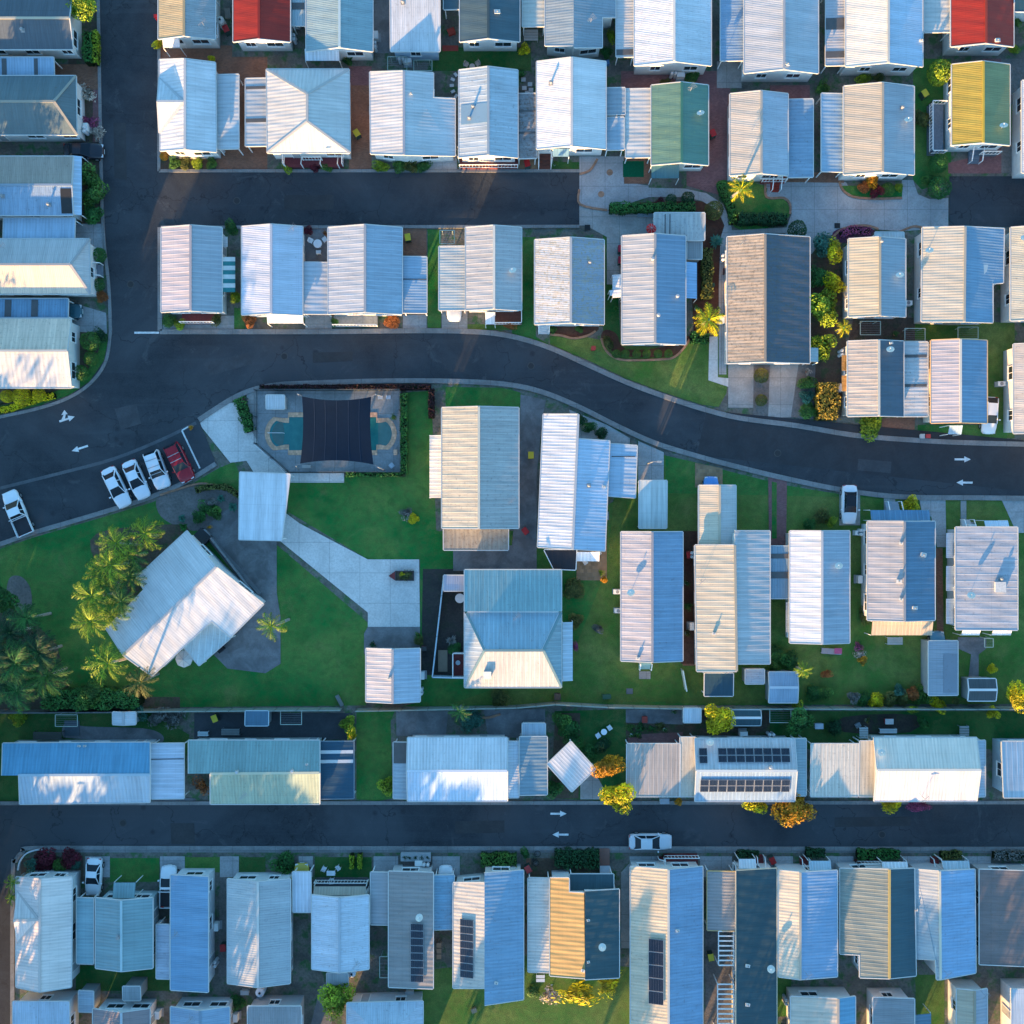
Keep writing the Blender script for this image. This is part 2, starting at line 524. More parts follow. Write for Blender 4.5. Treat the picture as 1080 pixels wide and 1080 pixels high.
MDISH = plain((.62, .60, .55), .5)
def roof_item(root, rf, it):
    k = it[0]; p, n = rf.at(it[1], it[2]); l = root.location
    q = Vector((0, 0, 1)).rotation_difference(n).to_matrix()
    m = MB()
    if k == 'dish':
        aim = Vector((-.25, .55, .8)).normalized(); c = p + Vector((0, 0, .55))
        m.cyl(p, c, .03, .03, MGREY, 6)
        qq = aim.to_track_quat('Z', 'X').to_matrix(); rr = .42
        rings = [[c + qq @ Vector((t * rr * math.cos(a), t * rr * math.sin(a), t * t * .12)) for a in [2 * math.pi * i / 14 for i in range(14)]] for t in (.25, .6, 1)]
        m.face(rings[0], MDISH)
        for a_, b_ in zip(rings, rings[1:]):
            for i in range(14):
                j = (i + 1) % 14; m.face([a_[i], a_[j], b_[j], b_[i]], MDISH)
        m.bar(c, c + aim * .45 + Vector((0, -.1, 0)), .03, MGREY); m.box(c + aim * .45 + Vector((0, -.1, 0)), (.08, .08, .12), MW)
        o = wpart(m, 'satellite_dish', root)
    elif k == 'vent':
        m.cyl(p - Vector((0, 0, .05)), p + Vector((0, 0, .38)), .11, .11, MGREY, 10); m.cyl(p + Vector((0, 0, .38)), p + Vector((0, 0, .48)), .19, .10, MGREY, 10)
        m.box(p + n * .02, (.45, .45, .03), MGREY, q)
        o = wpart(m, 'roof_vent', root)
    elif k == 'whirly':
        c = p + Vector((0, 0, .35)); m.cyl(p, c, .14, .14, Z_M, 10)
        for i in range(4):
            r0 = .22 * math.cos((i / 4 - .3) * 1.3); r1 = .22 * math.cos(((i + 1) / 4 - .3) * 1.3)
            m.cyl(c + Vector((0, 0, i * .08)), c + Vector((0, 0, (i + 1) * .08)), max(r0, .05), max(r1, .05), Z_M, 12)
        o = wpart(m, 'whirlybird_vent', root)
    elif k == 'box':
        w = it[3] * S if len(it) > 3 else .7
        sm = w < .75; w *= .78 if sm else .9; hh = .2 if sm else .34; mt = plain((.50, .50, .48), .6, .3, .2, 6)
        q = q @ Matrix.Rotation((it[1] * .37) % .5 - .25 if sm else 0, 3, 'Z')
        m.box(p + n * hh / 2, (w, w * (.6 if sm else 1), hh), mt, q); m.box(p + n * (hh + .02), (w + .08, w * (.6 if sm else 1) + .08, .04), mt, q)
        if sm: m.cyl(p + n * hh, p + n * (hh + .22), .07, .07, MGREY, 8)
        o = wpart(m, 'rooftop_cooler', root)
    elif k == 'sky':
        w = it[3] * S; h = it[4] * S
        m.box(p + n * .05, (w + .12, h + .12, .1), MGREY, q); m.box(p + n * .11, (w, h, .04), MGL, q)
        o = wpart(m, 'skylight', root)
    elif k == 'ant':
        t = p + Vector((0, 0, 1.0)); m.cyl(p, t, .025, .02, MGREY, 6)
        ang = (it[3] if len(it) > 3 else 40); d = Vector((math.cos(R(ang)), math.sin(R(ang)), 0)); e = Vector((-d.y, d.x, 0))
        m.bar(t - d * .5, t + d * .5, .03, MGREY)
        for i in range(7):
            c = t + d * (-.45 + i * .15); w = .16 + .035 * i; m.bar(c - e * w, c + e * w, .02, MGREY)
        m.bar(p + Vector((0, 0, .05)) + e * .5, p + Vector((0, 0, .9)), .02, MGREY)
        o = wpart(m, 'tv_antenna', root)
    elif k == 'patch':
        w = it[3] * S; h = it[4] * S
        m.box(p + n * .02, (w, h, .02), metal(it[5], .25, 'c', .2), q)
        o = wpart(m, 'translucent_sheet', root)
def solar(root, rf, x0, y0, x1, y1, nx, ny, col=(.008, .012, .022)):
    c, n = rf.at((x0 + x1) / 2, (y0 + y1) / 2)
    k = S * (1 - c.z / HC); W, H = (x1 - x0) * k, (y1 - y0) * k
    q = Vector((0, 0, 1)).rotation_difference(n)
    cm = ('pv', round(W / nx, 2), round(H / ny, 2))
    if cm not in _win:
        w, h = W / nx, H / ny
        a = MB(); a.box((0, 0, 0), (w - .03, h - .03, .035), plain((.30, .31, .32), .4))
        a.box((0, 0, .02), (w - .10, h - .10, .012), plain(col, .18, .6, .15))
        for i in range(1, 6): a.box((-w / 2 + i * w / 6, 0, .0275), (.012, h - .14, .003), plain((.10, .11, .13), .4))
        _win[cm] = a.mesh('solar_panel')
    for i in range(nx):
        for j in range(ny):
            o = link('solar_panel', _win[cm], root)
            lp = Vector(((i + .5) / nx * W - W / 2, (j + .5) / ny * H - H / 2, .12))
            o.location = c + q @ lp - root.location
            o.rotation_mode = 'QUATERNION'; o.rotation_quaternion = q

def railing(mb, a, b, z, mat, h=1.0, step=.35):
    a = Vector((a[0], a[1], z)); b = Vector((b[0], b[1], z)); d = b - a; n = max(1, int(d.length / step))
    up = Vector((0, 0, h))
    mb.bar(a + up, b + up, .08, mat); mb.bar(a + Vector((0, 0, .12)), b + Vector((0, 0, .12)), .05, mat)
    for i in range(n + 1): 
        p = a + d * i / n; w = .09 if i in (0, n) else .04
        mb.box(p + up / 2, (w, w, h), mat)

def extra(root, e, rf):
    k = e[0]
    if k == 'porch':      # x0,y0,x1,y1,z,colour,rail sides
        _, x0, y0, x1, y1, z, col, rails = e
        X0, Y1 = P(x0, y0, z); X1, Y0 = P(x1, y1, z)
        m = MB(); m.box(((X0 + X1) / 2, (Y0 + Y1) / 2, z / 2), (X1 - X0, Y1 - Y0, z), plain(col, .8, .2, .25, 5)); o = wpart(m, 'porch', root)
        if rails:
            r = MB(); mt = MW
            if 's' in rails: railing(r, (X0, Y0), (X1, Y0), z, mt)
            if 'n' in rails: railing(r, (X0, Y1), (X1, Y1), z, mt)
            if 'w' in rails: railing(r, (X0, Y0), (X0, Y1), z, mt)
            if 'e' in rails: railing(r, (X1, Y0), (X1, Y1), z, mt)
            l = root.location; r.v = [(x - l.x, y - l.y, zz - l.z) for x, y, zz in r.v]
            ob = link('railing', r.mesh('railing'), o)
    elif k == 'steps':    # x0,y0,x1,y1, direction they climb
        _, x0, y0, x1, y1, d, col = e
        X0, Y1 = P(x0, y0, .3); X1, Y0 = P(x1, y1, .3); m = MB(); n = 4
        for i in range(n):
            t0, t1 = i / n, (i + 1) / n; z = .14 + .16 * (i if d in 'ne' else n - 1 - i)
            if d in 'ns': m.box(((X0 + X1) / 2, Y0 + (Y1 - Y0) * (t0 + t1) / 2, z / 2), (X1 - X0, (Y1 - Y0) / n, z), plain(col, .8))
            else: m.box((X0 + (X1 - X0) * (t0 + t1) / 2, (Y0 + Y1) / 2, z / 2), ((X1 - X0) / n, Y1 - Y0, z), plain(col, .8))
        o = wpart(m, 'steps', root)
        r = MB()
        def zz(t): return .2 + .6 * (t if d in 'ne' else 1 - t)
        if d in 'ns':
            for X in (X0, X1):
                r.bar((X, Y0, zz(0) + .85), (X, Y1, zz(1) + .85), .09, MW); r.bar((X, Y0, .0), (X, Y0, zz(0) + .9), .08, MW); r.bar((X, Y1, 0), (X, Y1, zz(1) + .9), .08, MW)
        else:
            for Y in (Y0, Y1):
                r.bar((X0, Y, zz(0) + .85), (X1, Y, zz(1) + .85), .09, MW); r.bar((X0, Y, 0), (X0, Y, zz(0) + .9), .08, MW); r.bar((X1, Y, 0), (X1, Y, zz(1) + .9), .08, MW)
        l = root.location; r.v = [(x - l.x, y - l.y, q - l.z) for x, y, q in r.v]
        link('railing', r.mesh('railing'), o)
    elif k == 'awn':      # x0,y0,x1,y1, low side, colour, rib
        _, x0, y0, x1, y1, d, col, sp = e
        hh = 2.35; sd, _r = gable_sides(x0, y0, x1, y1, d, None, hh - .25, hh + .1)
        m = MB(); 
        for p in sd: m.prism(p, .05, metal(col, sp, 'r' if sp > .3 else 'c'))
        (a, b, c_, d_) = sd[0]
        for p in (a, b, c_, d_): m.box((p.x * .999, p.y * .999, (p.z - .06) / 2), (.07, .07, p.z - .06), MW)
        wpart(m, 'awning', root)
    elif k == 'stripes':  # striped blind: alternating colours along y
        _, x0, y0, x1, y1, n, ca, cb = e
        m = MB(); 
        for i in range(n):
            ya = y0 + (y1 - y0) * i / n; yb = y0 + (y1 - y0) * (i + 1) / n
            p = [V(x0, yb, 2.5), V(x1, yb, 1.9), V(x1, ya, 1.9), V(x0, ya, 2.5)]
            m.prism(p, .03, plain(ca if i % 2 else cb, .7))
        wpart(m, 'striped_awning', root)
    elif k == 'pergola':  # x0,y0,x1,y1, beams n, axis of beams
        _, x0, y0, x1, y1, n, ax, col = e
        X0, Y1 = P(x0, y0, 2.4); X1, Y0 = P(x1, y1, 2.4); m = MB(); mt = plain(col, .6)
        for i in range(n + 1):
            t = i / n
            if ax == 'h': Y = Y0 + (Y1 - Y0) * t; m.bar((X0, Y, 2.4), (X1, Y, 2.4), .12, mt)
            else: X = X0 + (X1 - X0) * t; m.bar((X, Y0, 2.4), (X, Y1, 2.4), .12, mt)
        if ax == 'h':
            for X in (X0, X1): m.bar((X, Y0, 2.3), (X, Y1, 2.3), .10, mt)
        else:
            for Y in (Y0, Y1): m.bar((X0, Y, 2.3), (X1, Y, 2.3), .10, mt)
        for X in (X0, X1):
            for Y in (Y0, Y1): m.box((X, Y, 1.14), (.1, .1, 2.28), mt)
        wpart(m, 'pergola', root)
    elif k == 'acunit':
        c = V(e[1], e[2], .4); m = MB(); m.box((c.x, c.y, .42), (.85, .5, .7), MW); m.box((c.x, c.y, .03), (1.0, .6, .06), MGREY)
        m.cyl((c.x, c.y, .77), (c.x, c.y, .79), .2, .2, MGREY, 12)
        wpart(m, 'air_conditioner', root)
    elif k == 'blinds':   # small window hoods on the west wall
        _, x0, y0, x1, y1, n, col = e
        for i in range(n):
            ya = y0 + (y1 - y0) * (i + .12) / n; yb = y0 + (y1 - y0) * (i + .88) / n; m = MB()
            w_ = x1 > x0
            a, b = (2.3, 1.9)
            p = ccw([V(x0, yb, b), V(x1, yb, a), V(x1, ya, a), V(x0, ya, b)])
            m.prism(p, .04, metal(col, .2)); wpart(m, 'window_hood', root)

def building(label, cat, sides, ridges, cols, sp=.2, prof='c', wear=0.0, kind='house', wall=(.66, .66, .63), items=(), ext=(), group='homes of the caravan park',
             cap=None, fascia=(.48, .48, .46), inset=.30, wcol=(.09, .06, .04), amp=1.0, name=None, gaps=None, nowin=False, lab=True):
    rf = Roofed(sides)
    allp = [p for s_ in sides for p in s_]
    cx = sum(p.x for p in allp) / len(allp); cy = sum(p.y for p in allp) / len(allp)
    x0 = min(p.x for p in allp); x1 = max(p.x for p in allp); y0 = min(p.y for p in allp); y1 = max(p.y for p in allp)
    mx, my = (x0 + x1) / 2, (y0 + y1) / 2
    root = empty(name or {'house': 'house', 'carport': 'carport', 'shed': 'garden_shed'}[kind], (mx, my, 0))
    tag(root, label, cat, group)
    rz = random.Random(label); f_ = rz.uniform(.66, .90); w_ = rz.uniform(-.03, .03)
    cols = [steel_tone(c, f_, w_) for c in cols]
    if wear == 0.0 and kind != 'shed': wear = rz.choice((0.0, .06, .12, .2, .28))
    m = MB()
    for i, p in enumerate(sides):
        c = cols[i % len(cols)]
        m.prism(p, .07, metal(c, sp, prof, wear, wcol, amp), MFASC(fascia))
    roof = wpart(m, 'roof', root)
    # fascia and gutter round the outer edges, slightly proud
    g = MB(); gm = MFASC(fascia)
    for a, b, n in outer_edges(sides):
        off = Vector((n.x, n.y, 0)) * .045
        g.bar(a + off + Vector((0, 0, -.035)), b + off + Vector((0, 0, -.035)), .09, gm, .13)
    wpart(g, 'gutter', root)
    if ridges:
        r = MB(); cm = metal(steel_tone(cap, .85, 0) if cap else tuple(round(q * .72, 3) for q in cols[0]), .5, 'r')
        for ra, rb in ridges:
            d = (rb - ra).normalized(); r.bar(ra + Vector((0, 0, .035)), rb + Vector((0, 0, .035)), .26, cm, .05)
        l = root.location; r.v = [(x - l.x, y - l.y, z - l.z) for x, y, z in r.v]
        link('ridge_cap', r.mesh('ridge_cap'), roof)
    sx = max(.5, (x1 - x0 - 2 * inset) / (x1 - x0)); sy = max(.5, (y1 - y0 - 2 * inset) / (y1 - y0))
    ip = []
    for p in sides:
        q = [Vector((mx + (v.x - mx) * sx, my + (v.y - my) * sy, 0)) for v in p]
        for v in q: v.z = rf_plane(p, v.x, v.y) - .09
        ip.append(q)
    if kind in ('house', 'shed'):
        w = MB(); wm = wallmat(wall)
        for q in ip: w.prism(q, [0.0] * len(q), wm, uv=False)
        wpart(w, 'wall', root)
        if kind == 'house' and not nowin:
            k = 0
            for a, b, n in outer_edges(ip):
                l = (b - a).length
                if l < 2.2: continue
                cnt = max(1, int(l / 3.3)); hz = min(a.z, b.z)
                for i in range(cnt):
                    t = (i + .5) / cnt + .07 * math.sin(mx * 3 + i * 5 + k); q = a.lerp(b, t); k += 1
                    if k % 5 == 2 and cnt > 1: add_door(root, q.x, q.y, 1.45, n.x, n.y)
                    else: add_window(root, q.x, q.y, min(1.75, hz - .75), n.x, n.y, (1.5, 1.1, 1.8)[k % 3] if l > 2.6 else 1.1, .95)
        elif kind == 'shed':
            e = max(outer_edges(ip), key=lambda t: -t[2].y * 0 + (t[1] - t[0]).length)
            q = (e[0] + e[1]) / 2; dm = MB()
            dm.box((0, 0, 0), (1.3, .05, 1.65), plain(tuple(x * .8 for x in wall), .5)); dm.box((0, -.03, 0), (.03, .03, 1.65), MGREY)
            o = link('door', dm.mesh('door'), root); o.location = Vector((q.x + e[2].x * .03, q.y + e[2].y * .03, .9)) - root.location
            o.rotation_euler = (0, 0, math.atan2(e[2].y, e[2].x) + math.pi / 2)
    else:
        w_, h_ = x1 - x0, y1 - y0
        for p in sides[:1] if len(sides) == 1 else [[Vector((x0, y0, 0)), Vector((x1, y0, 0)), Vector((x1, y1, 0)), Vector((x0, y1, 0))]]:
            for v in p:
                X = mx + (v.x - mx) * (1 - .3 / w_); Y = my + (v.y - my) * (1 - .3 / h_)
                z, _n = rf.z_at(X, Y); q = MB(); q.box((X, Y, (z - .08) / 2), (.1, .1, z - .08), MW); wpart(q, 'post', root)
    if kind == 'house' and not nowin and rz.random() < .6:
        es = [e for e in outer_edges(ip) if (e[1] - e[0]).length > 4]
        if es:
            a, b, n = es[rz.randrange(len(es))]; q = a.lerp(b, rz.uniform(.2, .8)) + Vector((n.x, n.y, 0)) * .35; ac = MB()
            ac.box((q.x, q.y, .5), (.5 if abs(n.x) > .5 else .85, .85 if abs(n.x) > .5 else .5, .75), MW); ac.box((q.x, q.y, .06), (.95, .95, .12), MGREY); wpart(ac, 'air_conditioner', root)
            q = a.lerp(b, rz.uniform(.05, .15)) + Vector((n.x, n.y, 0)) * .3; t = Vector((b - a)).normalized(); t.z = 0
            for s_ in (0, .42):
                gb = MB(); c = q + t * s_; gb.cyl((c.x, c.y, 0), (c.x, c.y, 1.15), .19, .19, plain((.55, .56, .57), .4), 12); gb.cyl((c.x, c.y, 1.15), (c.x, c.y, 1.28), .19, .08, plain((.55, .56, .57), .4), 12); wpart(gb, 'gas_bottle', root)
    for it in items:
        if it[0] == 'solar': solar(root, rf, *it[1:])
        else: roof_item(root, rf, it)
    for e in ext: extra(root, e, rf)
    if gaps:   # darker translucent strips laid in the deck
        for (a0, b0, a1, b1) in gaps:
            c, n = rf.at((a0 + a1) / 2, (b0 + b1) / 2); k = S * (1 - c.z / HC); q = Vector((0, 0, 1)).rotation_difference(n).to_matrix()
            gm_ = MB(); gm_.box((0, 0, 0), ((a1 - a0) * k, (b1 - b0) * k, .03), plain((.09, .09, .09), .4), q)
            gm_.v = [(x + c.x - root.location.x, y + c.y - root.location.y, z + c.z + .02) for x, y, z in gm_.v]
            link('tinted_panel', gm_.mesh('tinted_panel'), root)
    return root
def rf_plane(p, x, y):
    n = poly_normal(p); a = p[0]
    return a.z - (n.x * (x - a.x) + n.y * (y - a.y)) / n.z
def MFASC(c): return plain(c, .5, .3, .08)
Z_M = plain((.5, .52, .54), .35, .5, .08, 2, .6)

def HOME(label, x0, y0, x1, y1, axis, r, *cols, he=2.9, hr=None, **kw):
    cols = cols or (W_,)
    if hr is None:
        if axis in 'vh':
            hw = min(abs(r - (x0 if axis == 'v' else y0)), abs((x1 if axis == 'v' else y1) - r)) * S
            hr = he + max(.45, min(1.25, hw * .27))
        else: hr = he + .05 * ((x1 - x0) if axis in 'ew' else (y1 - y0)) * S + .12
    sd, rg = gable_sides(x0, y0, x1, y1, axis, r, he, hr)
    return building(label, 'house', sd, rg, cols, **kw)
def PORT(label, x0, y0, x1, y1, low, *cols, he=2.35, sp=.3, group='carport and awning roofs between the homes', **kw):
    ln = ((x1 - x0) if low in 'ew' else (y1 - y0)) * S
    sd, rg = gable_sides(x0, y0, x1, y1, low, None, he, he + .035 * ln + .05)
    return building(label, 'carport', sd, rg, cols or (P_,), sp=sp, kind='carport', group=group, **kw)
def SHED(label, x0, y0, x1, y1, axis, r, *cols, he=1.95, wall=(.30, .33, .34), group='garden sheds behind the homes', **kw):
    if axis in 'vh': hr = he + .3
    else: hr = he + .12
    sd, rg = gable_sides(x0, y0, x1, y1, axis, r, he, hr)
    return building(label, 'shed', sd, rg, cols or (P_,), sp=.2, kind='shed', wall=wall, inset=.08, group=group, **kw)
# ------------------------------------------------------------------ plants
def ellipsoid_leaves(n, leaf, clump=.25, seed=0, flat=1.0, shell=.55, zmin=-.5):
    """unit crown: n leaf faces scattered through a lumpy ellipsoid"""
    rr = random.Random(seed); v = []; f = []; rnd = []
    lumps = [(Vector((rr.gauss(0, 1), rr.gauss(0, 1), abs(rr.gauss(0, 1)))).normalized(), rr.uniform(.6, 1.2)) for _ in range(9)]
    for i in range(n):
        d = Vector((rr.gauss(0, 1), rr.gauss(0, 1), rr.gauss(0, 1) * .9 + .25)).normalized()
        if d.z < zmin: d.z = -d.z * .5
        k = 1 + clump * sum(max(0, d.dot(l) - .72) * 3.4 * a for l, a in lumps) - clump * .8
        r = (shell + (1 - shell) * rr.random() ** .5) * k
        c = d * r; c.z *= flat
        nn = (d + Vector((rr.gauss(0, .55), rr.gauss(0, .55), rr.gauss(0, .55) + .35))).normalized()
        t = nn.orthogonal().normalized(); t = Quaternion(nn, rr.uniform(0, 6.28)) @ t; b = nn.cross(t)
        s = leaf * rr.uniform(.6, 1.35); i0 = len(v)
        v += [tuple(c - t * s), tuple(c + b * s * .45), tuple(c + t * s + nn * -.15 * s), tuple(c - b * s * .45)]
        f.append((i0, i0 + 1, i0 + 2, i0 + 3)); rnd.append(min(1, max(0, (r / 1.1 - .25) * rr.uniform(.5, 1.35))))  # inner leaves darker, outer leaves lighter, each varied at random
    return v, f, rnd
def leafmesh(name, v, f, rnd, mat):
    me = bpy.data.meshes.new(name); me.from_pydata(v, [], f); me.materials.append(mat)
    at = me.attributes.new('rnd', 'FLOAT', 'FACE'); at.data.foreach_set('value', rnd); return me
LEAF = {'green': ((.005, .03, .008), (.04, .17, .03)), 'dark': ((.003, .018, .008), (.018, .085, .026)), 'mid': ((.008, .04, .010), (.08, .20, .03)),
        'gold': ((.07, .07, .002), (.78, .66, .008)), 'lime': ((.02, .06, .004), (.30, .40, .02)), 'olive': ((.015, .03, .006), (.13, .14, .03)),  # gold: yellow foliage, with low sunlight on it put into the colour
        'maroon': ((.02, .004, .006), (.16, .012, .03)), 'rust': ((.06, .02, .006), (.50, .16, .04)), 'bluegreen': ((.008, .04, .03), (.06, .20, .14)),
        'grey': ((.03, .035, .03), (.22, .22, .20)), 'white': ((.10, .08, .06), (.62, .52, .42)), 'pink': ((.05, .01, .03), (.40, .08, .18)),
        'bronze': ((.03, .03, .004), (.34, .24, .03)), 'blackred': ((.006, .003, .004), (.035, .008, .012)), 'orange': ((.10, .05, .003), (.75, .33, .01))}
LM = {k: leafmat(*v) for k, v in LEAF.items()}
CROWN = {}
def crownmesh(kind, col, var):
    k = (kind, col, var)
    if k not in CROWN:
        if kind == 'ball': d = ellipsoid_leaves(1500, .085, .05, var, 1, .82)
        elif kind == 'bush': d = ellipsoid_leaves(1300, .12, .34, var, .9, .5)
        elif kind == 'loose': d = ellipsoid_leaves(620, .15, .6, var, .8, .25)
        elif kind == 'tree': d = ellipsoid_leaves(3300, .088, .38, var, .75, .35)
        CROWN[k] = leafmesh('crown', *d, LM[col])
    return CROWN[k]
_pv = [0]
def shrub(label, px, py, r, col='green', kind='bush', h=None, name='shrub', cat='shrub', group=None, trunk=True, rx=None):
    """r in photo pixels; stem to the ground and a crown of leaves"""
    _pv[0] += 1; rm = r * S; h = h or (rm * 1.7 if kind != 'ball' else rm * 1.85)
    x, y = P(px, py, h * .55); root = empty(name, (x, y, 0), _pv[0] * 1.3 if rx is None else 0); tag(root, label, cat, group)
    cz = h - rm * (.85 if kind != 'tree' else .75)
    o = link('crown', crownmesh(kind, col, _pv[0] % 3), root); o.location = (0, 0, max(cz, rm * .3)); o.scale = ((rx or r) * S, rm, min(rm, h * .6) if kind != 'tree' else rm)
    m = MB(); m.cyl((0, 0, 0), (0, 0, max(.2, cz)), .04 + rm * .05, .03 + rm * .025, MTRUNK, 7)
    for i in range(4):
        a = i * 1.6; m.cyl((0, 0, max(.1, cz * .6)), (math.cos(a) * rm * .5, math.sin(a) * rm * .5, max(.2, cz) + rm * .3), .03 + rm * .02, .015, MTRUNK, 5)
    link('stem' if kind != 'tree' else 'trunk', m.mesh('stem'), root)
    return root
MTRUNK = plain((.16, .12, .09), .9, .1, .3, 5)
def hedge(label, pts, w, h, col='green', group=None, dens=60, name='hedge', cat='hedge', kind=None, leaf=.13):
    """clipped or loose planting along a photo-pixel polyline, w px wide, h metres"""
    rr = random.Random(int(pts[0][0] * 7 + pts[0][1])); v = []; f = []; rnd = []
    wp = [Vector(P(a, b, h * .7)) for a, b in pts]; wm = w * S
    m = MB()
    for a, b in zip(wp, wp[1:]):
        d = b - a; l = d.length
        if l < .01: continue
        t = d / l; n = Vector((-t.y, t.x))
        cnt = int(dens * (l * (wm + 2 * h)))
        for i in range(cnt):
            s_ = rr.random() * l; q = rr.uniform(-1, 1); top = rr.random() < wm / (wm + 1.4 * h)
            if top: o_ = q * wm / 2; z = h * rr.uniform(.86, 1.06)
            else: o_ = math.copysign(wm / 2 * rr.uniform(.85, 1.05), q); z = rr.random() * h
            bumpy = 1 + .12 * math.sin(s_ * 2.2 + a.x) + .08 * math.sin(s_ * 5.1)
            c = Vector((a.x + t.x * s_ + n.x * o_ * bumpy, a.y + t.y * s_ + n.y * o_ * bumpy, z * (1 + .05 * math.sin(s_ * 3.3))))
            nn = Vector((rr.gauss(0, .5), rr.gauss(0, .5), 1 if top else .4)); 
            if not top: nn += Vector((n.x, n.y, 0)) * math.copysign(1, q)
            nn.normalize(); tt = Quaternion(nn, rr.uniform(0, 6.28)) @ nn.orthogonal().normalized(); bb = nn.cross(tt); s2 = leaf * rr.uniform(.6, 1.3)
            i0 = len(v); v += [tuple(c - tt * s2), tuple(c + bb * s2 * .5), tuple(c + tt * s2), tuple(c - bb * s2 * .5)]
            f.append((i0, i0 + 1, i0 + 2, i0 + 3)); rnd.append(min(1, (z / h) * rr.uniform(.35, 1.2)))  # leaves darker towards the ground, each varied at random
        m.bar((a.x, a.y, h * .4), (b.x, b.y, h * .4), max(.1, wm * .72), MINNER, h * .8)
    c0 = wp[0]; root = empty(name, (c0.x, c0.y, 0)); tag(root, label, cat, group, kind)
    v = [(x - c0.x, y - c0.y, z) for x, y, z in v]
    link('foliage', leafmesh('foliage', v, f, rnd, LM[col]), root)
    wpart(m, 'stems', root)
    return root
MINNER = plain((.012, .018, .008), .95, .05, .4, 4)

def frondmesh(L_, seed, mat, droop=1.0, n=17, wid=.40):
    rr = random.Random(seed); v = []; f = []; rnd = []
    pts = []; p = Vector((0, 0, 0)); ang = R(38)
    for i in range(n + 1):
        pts.append(p.copy()); t = i / n; ang -= R(98) * droop / n * (.4 + 1.2 * t); p = p + Vector((math.cos(ang), 0, math.sin(ang))) * L_ / n
    for i in range(n):
        a, b = pts[i], pts[i + 1]; w = .035 * (1 - i / n) + .012; i0 = len(v)
        v += [(a.x, -w, a.z + .01), (a.x, w, a.z + .01), (b.x, w, b.z + .01), (b.x, -w, b.z + .01)]; f.append((i0, i0 + 1, i0 + 2, i0 + 3)); rnd.append(.75)
        if i < 2: continue
        t = i / n; ll = L_ * wid * (math.sin(math.pi * min(1, .12 + t * .88)) ** .6) * .62
        for sgn in (-1, 1):
            for k in range(1):
                if rr.random() < .08: continue
                c = a.lerp(b, .4); sweep = R(rr.uniform(38, 58)); dz = -rr.uniform(.25, .65)
                e = c + Vector((math.cos(sweep) * ll, sgn * math.sin(sweep) * ll, dz * ll)); lw = .06 * (b - a).length / .2
                mid = c.lerp(e, .5) + Vector((0, 0, .12 * ll)); i0 = len(v); ax = Vector((1, 0, 0)) * lw
                v += [tuple(c - ax * .5), tuple(c + ax), tuple(mid + ax), tuple(mid - ax * .6)]; f.append((i0, i0 + 1, i0 + 2, i0 + 3)); rnd.append(rr.uniform(.0, 1) ** 1.3)
                i0 = len(v); v += [tuple(mid - ax * .6), tuple(mid + ax), tuple(e)]; f.append((i0, i0 + 1, i0 + 2)); rnd.append(rr.uniform(.0, 1) ** 1.3)
    return leafmesh('frond', v, f, rnd, mat)
_fr = {}
def palm(label, px, py, r, h, col='lime', n=13, group=None, lean=(0, 0), seed=1, tr=.14):
    rm = r * S; x, y = P(px, py, h); rr = random.Random(seed * 31 + int(px))
    root = empty('palm_tree', (x - lean[0], y - lean[1], 0)); tag(root, label, 'palm tree', group)
    m = MB(); k = 7
    for i in range(k):
        t0, t1 = i / k, (i + 1) / k
        m.cyl((lean[0] * t0 ** 1.5, lean[1] * t0 ** 1.5, h * t0), (lean[0] * t1 ** 1.5, lean[1] * t1 ** 1.5, h * t1), tr * (1.25 - .4 * t0), tr * (1.22 - .4 * t1), MPALM, 9, i == k - 1)
    m.cyl((lean[0], lean[1], h - .1), (lean[0], lean[1], h + .5), tr * 1.1, tr * .5, plain((.12, .20, .06), .6), 8)
    link('trunk', m.mesh('trunk'), root)
    for i in range(n):
        sd = rr.randrange(4); key = (col, sd, round(rm, 1))
        if key not in _fr: _fr[key] = frondmesh(rm * 1.18, sd, LM[col], .8 + .15 * sd)
        o = link('frond', _fr[key], root); o.location = (lean[0], lean[1], h + .25)
        o.rotation_euler = (0, R(rr.uniform(-22, 24)) , i * 2 * math.pi / n + rr.uniform(-.25, .25)); k_ = rr.uniform(.78, 1.08); o.scale = (k_, k_, k_)
    return root
MPALM = plain((.30, .27, .23), .85, .15, .25, 4)
def spiky(label, px, py, r, col='bluegreen', n=16, group=None, h=.5, cat='plant', name='spiky_plant'):
    rm = r * S; x, y = P(px, py, h); root = empty(name, (x, y, 0)); tag(root, label, cat, group); rr = random.Random(int(px * 3 + py))
    v = []; f = []; rnd = []
    for i in range(n * 2):
        a = i * 2.4; e = R(rr.uniform(15, 65)); d = Vector((math.cos(a) * math.cos(e), math.sin(a) * math.cos(e), math.sin(e))); s_ = Vector((-math.sin(a), math.cos(a), 0)); l = rm * rr.uniform(.8, 1.1)
        i0 = len(v); w = rm * .12; mid = d * l * .5; tip = d * l; tip.z -= l * .15
        v += [tuple(-s_ * w * .7), tuple(s_ * w * .7), tuple(mid + s_ * w), tuple(mid - s_ * w), tuple(tip)]; f += [(i0, i0 + 1, i0 + 2, i0 + 3), (i0 + 3, i0 + 2, i0 + 4)]; rnd += [rr.uniform(.4, .8), rr.uniform(.6, 1)]
    v = [(a, b, c + .08) for a, b, c in v]
    link('leaves', leafmesh('leaves', v, f, rnd, LM[col]), root)
    return root

